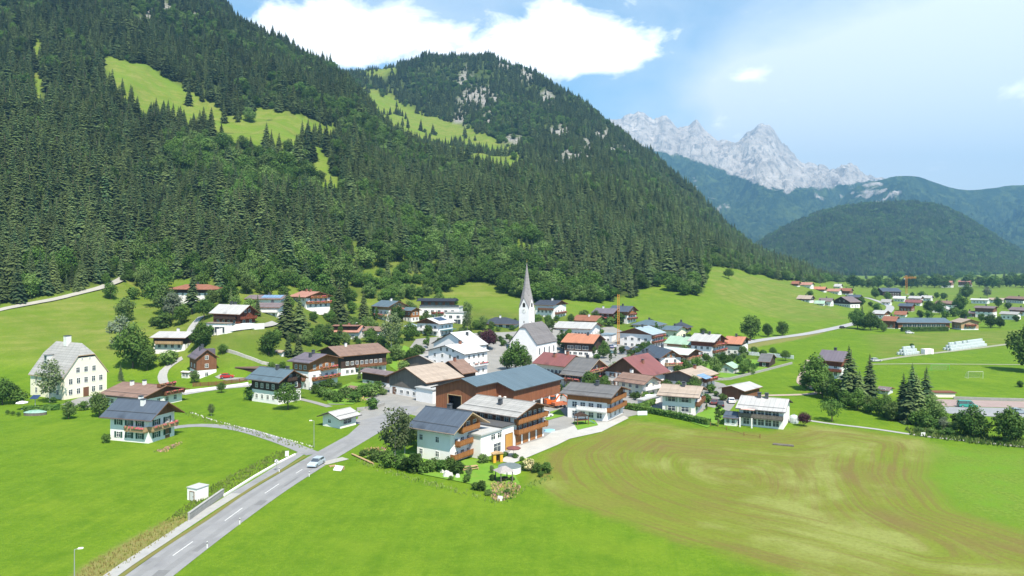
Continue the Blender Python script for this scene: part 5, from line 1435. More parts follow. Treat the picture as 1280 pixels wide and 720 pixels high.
house('chalet', 'red-brown chalet with a mauve roof below the forest', (765, 404.5), 22, 742, 776, 391.5, 'R', roof='purple', apex=385.5, wood='red', wz=2.5, oe=1.2, og=1.2, balc=[T('L', 2.4, .05, .95, 'red')], chim=((.7, -.4),), chm=M_CHIM, cat=CH)
house('chalet', 'white chalet with a timber gable and a dark blue roof at the forest corner', (784, 405), 38, 763, 795, 389, 'R', roof='slate', apex=382.5, wood='orange', wz=4.6, oe=1.2, og=1.4, balc=[T('R', 2.5, .0, 1, 'brown'), T('R', 4.8, .1, .9, 'brown')], chim=((.5, -.4),), cat=CH)
house('house', 'low timber house with a rust-red roof behind the long pale roof', (744, 410), 22, 718, 755, 400.8, 'R', roof='rust', apex=394.5, wood='brown', wz=1.6, oe=1.2, og=1.3, chim=((.45, -1.4),), chm=M_CHIM)
house('house', 'long white house with a pale cream roof and a row of square windows', (737.5, 421), 24, 694, 750, 411, 'R', roof='pale', apex=403, oe=1.1, og=1.3, wins=[T('L', 9, [.7]), T('R', 3, [.7])], chim=())
house('house', 'house with a bright salmon-orange roof beside the parking place', (739, 446), 26, 706, 753, 428.5, 'R', roof='orange', apex=418, wood='dark', wz=2.2, oe=1.2, og=1.5, wins=[T('L', 4, [.7], None, None, 1.6, 1.0), T('L', 3, [2.9], None, None, 2.6, 1.5), T('R', 3, [.7])], chim=((.3, -1.2),), chm=M_CHIMDARK)
house('pension', 'white pension with three floors and a dark roof under the forest right of the church', (692, 399), 30, 669, 707.5, 381.5, 'R', roof='black', apex=375.5, gablewood='brown', oe=1.1, og=1.2, wins=[T('R', 4, [.8, 3.4]), T('L', 4, [.8, 3.4])], balc=[T('R', 2.7, .1, .9, 'brown'), T('L', 5.0, .0, .8, 'brown', False)], chim=((.4, -.4),), chm=M_CHIM, cat='house')
house('bungalow', 'white bungalow with a dark blue hipped roof left of the church tower', (642.5, 411.5), 14, 601, 650, 404.5, 'R', 20, 'black', hip=.9, oe=1.4, og=1.3, wins=[T('L', 4, [.6], None, None, 1.8, 1.5), T('R', 2, [.6])], chim=((.5, -.6),), chm=M_CHIM, cat='house')
house('shed', 'small white flat-roofed pavilion behind the salmon-orange roof', (764, 428), 24, 751, 770, 419, flat=True, roof='paleblue', wins=[T('L', 2, [.6])], cat='pavilion')
for cx, lab in ((779, 'left'), (793, 'right')):
    house('gable_hut', 'small slate-roofed kiosk before the broad white guest house, %s one of the pair' % lab, (cx + 4, 443.5), 40, cx - 5, cx + 9, 437, 'L', 26, 'slate', oe=.6, og=.6, chim=(), wins=[T('L', 1, [.8])], cat='kiosk', group='kiosks before the guest house')

# house on the field edge right, barn and huts near it
house('house', 'long white house with a pink awning and grey balcony on the mown field edge', (979, 537), 28, 924, 987, 513.5, 'R', roof='pale', apex=504, near=True, oe=1.2, og=.7, wins=[T('L', 5, [.5, 2.75], None, None, 1.4, 1.4), T('R', 1, [2.8])], balc=[T('L', 2.35, .0, 1.0, 'grey', False)], chim=((.45, -.4), (.62, -.4)), chm=M_CHIMDARK, trim=M_TRIMDARK,
      extra=lambda s: (s.pbox('awning', -2.2, -.1, s.l * .62, s.l * .93, 4.35, 4.5, mat('pink_awning', (.62, .33, .29), (.7, .45, .4), scale=1)), s.pbox('porch_post', -2.2, -2.0, s.l * .66, s.l * .69, 0, 2.4, PLASTER['white']), s.pbox('porch_post', -2.2, -2.0, s.l * .93, s.l * .96, 0, 2.4, PLASTER['white'])))
house('garage', 'low white garage with a dark roof left of the pink-awning house', (921, 533), 27, 905.5, 928, 523.5, 'R', 12, 'slate', w=7, near=True, oe=.4, og=.4, chim=(), wins=[T('L', 2, [.6], None, None, .7, 1.2)], cat='garage')
house('barn', 'brown timber hay barn with a light grey roof by the gravel path', (929.5, 501), 45, 902.5, 949, 488.5, 'L', roof='pale', apex=482.5, wood='brown', wz=.2, near=False, oe=.8, og=.8, chim=(), wins=[], cat='barn', door=('L', 4.0, 0, 3.0, 2.3, WOOD['brown']))
house('hut', 'small grey garden hut with a faded green roof', (917, 467.5), 36, 898, 924, 460.5, 'L', 26, 'green', 'grey', oe=.5, og=.5, chim=(), wins=[T('L', 1, [.7])], cat='hut')
house('hut', 'black timber garden hut between the allotment shrubs', (961, 459.5), 30, 949, 969, 452.5, 'R', 18, 'darkgrey', 'dark', oe=.6, og=.6, chim=(), wins=[T('L', 1, [.5])], cat='hut')
house('clubhouse', 'house with a mauve roof and red balcony band behind the creek trees', (1052, 474), 10, 1026, 1061, 449.5, 'R', roof='purple', apex=439, wood='rose' if False else 'red', wz=4.2, oe=1.4, og=1.0, balc=[T('L', 2.5, .0, 1, 'red', False)], cat='house')
house('shed', 'small dark-roofed shed between the creek trees', (1110, 493.5), 14, 1098, 1116, 488.5, 'R', 14, 'mauve', 'grey', oe=.5, og=.5, chim=(), wins=[T('L', 1, [.5])], cat='shed')
house('container', 'long pinkish container at the edge of the football pitch', (1194, 497), 2, 1168, 1196, 491.5, flat=True, roof='rust', wall='cream', wins=[], cat='container', w=2.5)
house('transformer_hut', 'small white transformer box beside the cycle path', (246, 627), 25, 234, 260.5, 611.5, flat=.35, roof='white', near=True, wins=[], cat='utility box', door=('L', 1.1, 0, .9, 1.5, PLASTER['grey']))
house('carport', 'low brown-roofed garden carport behind the black chalet', (322, 468), 18, 295, 331, 461.5, flat=True, roof='brown', wall='dark', wins=[], cat='carport', w=5)
house('hut', 'tiny white garden hut with a pale roof beside the paired young spruces', (352, 446), 30, 344, 356, 440.5, 'R', 30, 'beige', oe=.5, og=.5, chim=(), wins=[], cat='hut')
house('hut', 'small white playhouse left of the narrow tall timber house', (236, 473), 20, 227, 240, 466, 'R', 20, 'white', oe=.3, og=.3, chim=(), wins=[T('L', 2, [.5])], cat='hut')
house('hut', 'brown-roofed toolshed among the farm garden shrubs', (447, 493), 36, 435, 455, 486.5, 'R', 16, 'brown', 'dark', oe=.5, og=.5, chim=(), wins=[], cat='shed')

# far hamlet beyond the meadows
FH = [
    ('barn', 'long far barn with blue solar roof behind a clipped hedge', (1187, 411.5), 4, 1123, 1192, 403.3, 'R', 'blue', 'brown', .5, 16, {'cat': 'barn', 'w': 15, 'wins': [T('L', 9, [1.0], None, None, 2.4, 2.0)], 'chim': ()}),
    ('barn', 'timber barn with a red gable roof at the left end of the solar barn', (1118, 411), 20, 1104, 1124, 401, 'R', 'rust', 'brown', .5, 22, {'cat': 'barn'}),
    ('chalet', 'far chalet with flower balconies on its wide sunny gable', (1201.5, 412.5), 66, 1190, 1227, 403, 'R', 'beige', 'pale', .8, 18, {'balc': [T('R', 2.5, .2, .8, 'red')], 'cat': CH}),
    ('house', 'far white house with a dark brown upper floor and flat dark roof', (1241, 397.5), 12, 1219, 1246, 385.5, 'R', 'mauve', 'brown', 4.2, 12, {}),
    ('house', 'far low white house with dark windows right of the dark-topped house', (1270, 400), 10, 1251, 1276, 393, 'R', 'grey', None, None, 14, {}),
    ('farmhouse', 'far farmhouse with a red-brown roof at the right edge of the hamlet', (1279, 379.5), 8, 1257, 1290, 373.8, 'R', 'brown', 'dark', 2.6, 20, {}),
    ('house', 'far red timber house with a grey-blue roof in the hamlet', (1139, 389.5), 10, 1124, 1143, 382.8, 'R', 'slate', 'red', .3, 18, {}),
    ('house', 'far white building with a tall pale hipped roof between two round trees', (1184, 391.5), 30, 1160, 1188, 386.5, 'L', 'pale', None, None, 30, {}),
    ('house', 'far house with a wide brown roof behind the pale hipped roof', (1192, 385), 14, 1170, 1197, 379.5, 'R', 'brown', 'rose' if False else 'red', 2.6, 20, {}),
    ('hall', 'far long white hall at the foot of the back meadow', (1234, 379.8), 6, 1214, 1237, 375.2, 'R', 'white', None, None, 10, {'cat': 'hall'}),
    ('farmhouse', 'far white farmhouse with pinkish roof among the trees behind the back meadow', (1189, 359.6), 12, 1177, 1192, 353, 'R', 'salmon', 'brown', 3.5, 22, {}),
    ('farmhouse', 'far brick-red farmhouse right of the pinkish one behind the back meadow', (1212, 358.6), 12, 1198, 1215, 352.2, 'R', 'salmon', 'red', 2.5, 22, {}),
    ('barn', 'large dark far barn with a blue-black roof left of the yellow crane', (1126, 371.5), 6, 1104, 1129, 364.3, 'R', 'slate', 'dark', .4, 20, {'cat': 'barn', 'w': 20}),
    ('house', 'far hillside house with a pale roof alone on the meadow slope', (1012, 378.5), 18, 997, 1017.5, 373.5, 'R', 'beige', 'dark', 2.0, 24, {}),
    ('house', 'far dark-roofed house right of the lone hillside house', (1038, 383), 20, 1024, 1042, 376.5, 'R', 'mauve', None, None, 22, {}),
    ('hut', 'far small white house with a pale green roof beside the dark-roofed one', (1029, 382.5), 12, 1019, 1031, 379.5, 'R', 'green', None, None, 20, {'cat': 'hut'}),
    ('farmhouse', 'far big farmhouse with a dark timber gable and white base', (1063, 384.8), 36, 1042, 1075, 377.5, 'L', 'mauve', 'dark', 3.0, 24, {'cat': 'farmhouse'}),
    ('barn', 'far barn with a blue-grey roof behind the dark-gabled farmhouse', (1074, 377), 20, 1060, 1077, 371.5, 'R', 'slate', 'brown', .5, 20, {'cat': 'barn'}),
    ('house', 'far house with a pink and blue roof nearest the forest foot', (1013, 361), 16, 1000, 1017, 356, 'R', 'salmon', None, None, 22, {}),
    ('house', 'far rust-roofed cottage partly behind the forest foot trees', (997, 358.5), 16, 990, 1000, 354.5, 'R', 'rust', 'brown', 1.0, 22, {}),
    ('house', 'far row house with an orange roof left of the salmon roofs', (1030, 365.5), 14, 1017, 1033, 361.5, 'R', 'orange', 'brown', 1.5, 22, {}),
    ('house', 'far white house with a salmon roof in the hillside row', (1048, 368.5), 14, 1033, 1052, 364, 'R', 'salmon', None, None, 22, {}),
    ('house', 'far brown house with a rust roof at the right end of the hillside row', (1062, 369.5), 20, 1049, 1066, 363.5, 'R', 'rust', 'brown', 2.0, 24, {}),
    ('house', 'far white cottage behind the hillside row under the hill', (1050, 361), 14, 1043, 1053, 358, 'R', 'pale', None, None, 26, {}),
    ('house', 'far house with a white roof below the yellow crane', (1130, 377.5), 12, 1117, 1133, 373.2, 'R', 'white', None, None, 20, {}),
    ('house', 'far house with a pale roof right of the yellow crane', (1150, 377), 12, 1136, 1154, 373, 'R', 'pale', 'brown', 2.4, 20, {}),
    ('house', 'far house with a red roof and pink walls in the hamlet middle', (1150, 382.5), 12, 1132, 1153, 378.2, 'R', 'red', 'rose' if False else 'red', 2.4, 22, {}),
    ('house', 'far white house with grey roof in the hamlet middle', (1163, 376.5), 12, 1152, 1166, 372.5, 'R', 'pale', None, None, 22, {}),
    ('house', 'far house with white silo-like chimney left of the solar barn', (1104, 398.5), 16, 1091, 1112, 392.3, 'R', 'pale', 'brown', 2.4, 20, {}),
    ('house', 'far low house with a red roof behind the solar barn', (1131, 396.5), 10, 1119, 1134, 393.2, 'R', 'rust', None, None, 20, {}),
    ('house', 'far low white house with a brown roof before the long hall', (1253, 378.5), 10, 1236, 1256, 375, 'R', 'beige', None, None, 16, {}),
    ('shed', 'far low dark shed left of the dark-topped white house', (1217, 396.5), 8, 1205, 1219, 391.6, 'R', 'mauve', 'brown', .4, 12, {'cat': 'shed'}),
    ('house', 'far house with a brown roof behind the low white house at the right', (1281, 395), 10, 1262, 1290, 388, 'R', 'mauve', 'brown', 2.6, 18, {}),
    ('house', 'far white house with a grey roof between the road and the crane', (1112, 381.5), 12, 1102, 1115, 377.5, 'R', 'grey', None, None, 22, {}),
]
for nm, lab, c, phi, a, b, ev, gb, rf, wd_, wz, pit, kw in FH:
    house(nm, lab, c, phi, a, b, ev, gb, pit, rf, wood=wd_, wz=wz, oe=1.0, og=1.1, chim=kw.pop('chim', ((.5, .4),)), **kw)

# ------------------------------------------------------------------ church
C = G(671, 452); w, l = fit(C, 31, 637, 695.5)
cn = House('church', 'white church with a steep grey shingle roof and a slender spire', 'church', C, 31, w, l, 7.2)
cp = 50
cn.wall(-3, 7.2, PLASTER['white'], 0, 'nave_wall', 'L', cp, cut=.80)
cn.roof('L', cp, ROOF['church'], .35, .3, .2, M_TRIMDARK, cut=.80, name='nave_roof')
for k in range(4):
    mb = MB(); q = .5
    ring = [(-q, 0), (q, 0), (q, 2.3), (q * .5, 2.75), (-q * .5, 2.75), (-q, 2.3)]
    mb.prism([(x, -.03, z) for x, z in ring], [(x, .05, z) for x, z in ring])
    loc, rz = cn.place('R', w * (.14 + .24 * k), 2.6); link('window', mb.mesh('window', [M_GLASS]), cn.root, loc, rz)
cn.door('L', l * .5, 0, 1.6, 2.8)
mb = MB(); q = .6; an = [R(30 * i) for i in range(12)]
mb.prism([(q * math.cos(a), -.04, q * math.sin(a)) for a in an], [(q * math.cos(a), .04, q * math.sin(a)) for a in an]); loc, rz = cn.place('L', l * .5, 5.6); link('window', mb.mesh('window', [M_GLASS]), cn.root, loc, rz)
# lower choir with a polygonal end
cw, cl_ = 7.5, 8.0; y0 = (l - cl_) / 2
pl = [(w + .02, y0), (w + cw - 2.4, y0), (w + cw, y0 + 2.4), (w + cw, y0 + cl_ - 2.4), (w + cw - 2.4, y0 + cl_), (w + .02, y0 + cl_)]
mb = MB(); mb.prism([(x, y, -3) for x, y in pl], [(x, y, 6.0) for x, y in pl]); mb.build('choir_wall', PLASTER['white'], cn.root)
mb = MB(); ap = (w + cw - 4.0, l / 2, 12.0); ap0 = (w + .02, l / 2, 12.0)
grow = [(w + .02, y0 - .35), (w + cw - 2.2, y0 - .35), (w + cw + .35, y0 + 2.3), (w + cw + .35, y0 + cl_ - 2.3), (w + cw - 2.2, y0 + cl_ + .35), (w + .02, y0 + cl_ + .35)]
for i in range(5):
    a, b = grow[i], grow[i + 1]
    if i == 0 or i == 4: pts = [(*a, 6.0), (*b, 6.0), ap, ap0] if i == 0 else [(*a, 6.0), (*b, 6.0), ap0, ap]
    else: pts = [(*a, 6.0), (*b, 6.0), ap]
    mb.face(pts, 0, [(p[0] + p[1], p[2]) for p in pts])
mb.face([(*p, 6.0) for p in grow][::-1], 1)
mb.build('choir_roof', [ROOF['church'], M_TRIMDARK], cn.root)
# tower, standing at the far flank of the nave near its left end
tw = 4.9
def at_px(px, Y): return Vector(((px - 640) / FPX * Y, Y, 0))
tp_ = at_px(661.2, 306.5); M = Matrix.Rotation(R(90 - 31), 4, 'Z'); off = M.inverted() @ (tp_ - Vector((C.x, C.y, 0)))
tx, ty = off.x, off.y
zc = C.z; z_e = CAM_Z - (386.5 - HOR) / FPX * 306.5 - zc; z_g = CAM_Z - (373 - HOR) / FPX * 308 - zc; z_s = CAM_Z - (328 - HOR) / FPX * 309 - zc
mb = MB(); mb.box(tx, tx + tw, ty, ty + tw, -3, z_e)
tower = mb.build('tower', PLASTER['white'], cn.root)
mb = MB(); cx_, cy_ = tx + tw / 2, ty + tw / 2
for s_ in (-1, 1):                              # four gables above the tower walls
    mb.prism([(tx, cy_ + s_ * (tw / 2 - .3) - .3, z_e), (tx + tw, cy_ + s_ * (tw / 2 - .3) - .3, z_e), (cx_, cy_ + s_ * (tw / 2 - .3) - .3, z_g)], [(tx, cy_ + s_ * (tw / 2 - .3) + .3, z_e), (tx + tw, cy_ + s_ * (tw / 2 - .3) + .3, z_e), (cx_, cy_ + s_ * (tw / 2 - .3) + .3, z_g)])
    mb.prism([(cx_ + s_ * (tw / 2 - .3) - .3, ty + .01, z_e + .01), (cx_ + s_ * (tw / 2 - .3) - .3, ty + tw - .01, z_e + .01), (cx_ + s_ * (tw / 2 - .3) - .3, cy_, z_g - .02)], [(cx_ + s_ * (tw / 2 - .3) + .3, ty + .01, z_e + .01), (cx_ + s_ * (tw / 2 - .3) + .3, ty + tw - .01, z_e + .01), (cx_ + s_ * (tw / 2 - .3) + .3, cy_, z_g - .02)])
mb.build('tower_gable', PLASTER['white'], cn.root)
mb = MB(); h2 = tw / 2 + .12
cor = [(cx_ - h2, cy_ - h2), (cx_ + h2, cy_ - h2), (cx_ + h2, cy_ + h2), (cx_ - h2, cy_ + h2)]
mids = [(cx_, cy_ - h2), (cx_ + h2, cy_), (cx_, cy_ + h2), (cx_ - h2, cy_)]
zm = z_g + (z_s - z_g) * .34; r2 = tw * .30
oct_ = []
for i in range(4):
    for pt in (cor[i], mids[i]):
        d = Vector((pt[0] - cx_, pt[1] - cy_)).normalized() * r2; oct_.append((cx_ + d.x, cy_ + d.y, zm))
low = []
for i in range(4): low += [(*cor[i], z_e + .1), (*mids[i], z_g + .15)]
for i in range(8):
    j = (i + 1) % 8
    mb.face([low[i], low[j], oct_[j], oct_[i]], 0, [(0, 0), (1, 0), (1, 3), (0, 3)])
    mb.face([oct_[i], oct_[j], (cx_, cy_, z_s)], 0, [(0, 3), (1, 3), (.5, 9)])
mb.build('spire', [ROOF['spire']], cn.root)
mb = MB(); mb.cyl(cx_, cy_, z_s - .1, z_s + 1.4, .06, .05, 6); mb.cyl(cx_, cy_, z_s + .2, z_s + .55, .22, .22, 8); mb.box(cx_ - .35, cx_ + .35, cy_ - .05, cy_ + .05, z_s + .95, z_s + 1.05); mb.build('spire_cross', mat('gilded_metal', (.6, .42, .1), rough=.3, metal=.9), cn.root)
M_CLOCK = mat('clock_face', (0.72, 0.70, 0.66)); M_HAND = mat('dark_clock_mark', (0.03, 0.03, 0.03))
for face in ('L', 'R'):
    rz = R(-90) if face == 'L' else 0.0
    base = Vector((tx, cy_, 0)) if face == 'L' else Vector((cx_, ty, 0))
    dk = MB(); q = .95; an = [R(20 * i) for i in range(18)]
    dk.prism([(q * math.cos(a), -.08, q * math.sin(a)) for a in an], [(q * math.cos(a), .0, q * math.sin(a)) for a in an])
    clk = link('clock', dk.mesh('clock', [M_CLOCK]), cn.root, (base.x, base.y, z_e - .9), rz)
    hd = MB()
    for k in range(12):
        a = R(30 * k); c_, s_ = math.cos(a), math.sin(a); hd.box(.78 * c_ - .06, .78 * c_ + .06, -.1, -.085, .78 * s_ - .06, .78 * s_ + .06)
    hd.prism([(-.06, -.11, 0), (.06, -.11, 0), (.03, -.11, .62), (-.03, -.11, .62)], [(-.06, -.09, 0), (.06, -.09, 0), (.03, -.09, .62), (-.03, -.09, .62)])
    hd.prism([(0, -.13, -.06), (0, -.13, .06), (-.5, -.13, .32), (-.46, -.13, .24)], [(0, -.115, -.06), (0, -.115, .06), (-.5, -.115, .32), (-.46, -.115, .24)])
    link('clock_hands', hd.mesh('clock_hands', [M_HAND]), clk)
    bw = MB(); q = .62
    ring = [(-q, 0), (q, 0), (q, 1.3), (q * .6, 1.75), (0, 1.95), (-q * .6, 1.75), (-q, 1.3)]
    bw.prism([(x, -.05, z) for x, z in ring], [(x, .02, z) for x, z in ring])
    link('belfry_window', bw.mesh('belfry_window', [M_DARK]), cn.root, (base.x, base.y, z_e + .8), rz)
    sm = MB(); sm.box(-.18, .18, -.04, .02, 0, .9); link('window', sm.mesh('window', [M_DARK]), cn.root, (base.x, base.y, z_e - 6.0), rz)
# ------------------------------------------------------------------ trees, bushes and hedges of the village
HOUSES = []
for o in list(COL.objects):
    if o.parent is None and o.get('category') and o.get('category') not in ('tree', 'bush') and o.location.y > 10: HOUSES.append(o)
REFS = []
for o in HOUSES:
    wpts = [o.matrix_basis @ Vector(v) for ch in COL.objects if ch.parent == o and ch.name.split('.')[0] in ('wall', 'nave_wall') for v in ch.bound_box]
    if not wpts: continue
    xs = [p.x for p in wpts]; ys = [p.y for p in wpts]
    t = o['label'].split(',')[0]
    for cut in (' and ', ' on the ', ' behind ', ' next to ', ' beside ', ' right of ', ' left of ', ' in front', ' below ', ' attached', ' sloping', ' hung', ' at the ', ' by the ', ' above ', ' under ', ' before ', ' half '):
        if cut in t and len(t.split(cut)[0].split()) >= 3: t = t.split(cut)[0]
    REFS.append((Vector((sum(xs) / len(xs), sum(ys) / len(ys))), max(max(xs) - min(xs), max(ys) - min(ys)) / 2, t))
PENDING = []


def grow(px, py, hpx, key, label=None, group=None, wide=1.0):
    g = G(px, py); h = hpx / FPX * g.y
    o = plant(key, (g.x, g.y, g.z - .1), h, random.uniform(0, 6.28), '', None, wide)
    if label: o['label'] = label
    else:
        kind = {'spruce': 'dark spruce', 'broad0': 'leafy tree', 'broad1': 'leafy tree', 'broad2': 'pale green tree', 'birch': 'light birch', 'silver': 'silvery willow', 'column': 'columnar tree', 'ball': 'round-headed tree', 'purple': 'purple-leaved tree',
                'bush': 'green bush', 'bushpale': 'pale green bush', 'spread': 'spreading tree'}[key if not key.startswith('spruce') else 'spruce']
        v = g.xy
        d, rad, nm = min(((r[0] - v).length - r[1], r[0], r[2]) for r in REFS)
        dx = (v.x / v.y - rad.x / rad.y) * FPX; dy = v.y - rad.y
        rel = ('left of' if dx < 0 else 'right of') if abs(dx) > 14 and abs(dx) * rad.y / FPX > abs(dy) * .8 else ('in front of' if dy < 0 else 'behind')
        PENDING.append((kind, rel, nm, h, px, o))
    if group: o['group'] = group
    return o


ORD = ['first', 'second', 'third', 'fourth', 'fifth', 'sixth', 'seventh', 'eighth', 'ninth', 'tenth', 'eleventh', 'twelfth', 'thirteenth', 'fourteenth', 'fifteenth', 'sixteenth', 'seventeenth', 'eighteenth', 'nineteenth', 'twentieth', 'twenty-first', 'twenty-second']


def resolve_labels():
    by = {}
    for k, rel, nm, h, px, o in PENDING: by.setdefault((k, rel, nm), []).append((px, h, o))
    for (k, rel, nm), lst in by.items():
        lst.sort(key=lambda q: q[0]); n = len(lst)
        nm = ' '.join(nm.split()[:10])
        for i, (px, h, o) in enumerate(lst):
            size = 'tall ' if h > 11 else 'small ' if h < 3 else ''
            if n == 1: t = '%s%s %s the %s' % (size, k, rel, nm)
            elif n == 2:
                o2 = lst[1 - i]
                adj = ('taller' if h > o2[1] else 'shorter') if abs(h - o2[1]) > .6 else ('left-hand' if i == 0 else 'right-hand')
                t = '%s of two: %s %s the %s' % (adj, k, rel, nm)
                t = '%s %s of two %s the %s' % (adj, k, rel, nm)
            else: t = '%s %s from the left %s the %s' % (ORD[min(i, 21)], k, rel, nm)
            o['label'] = ' '.join(t.split()[:16])


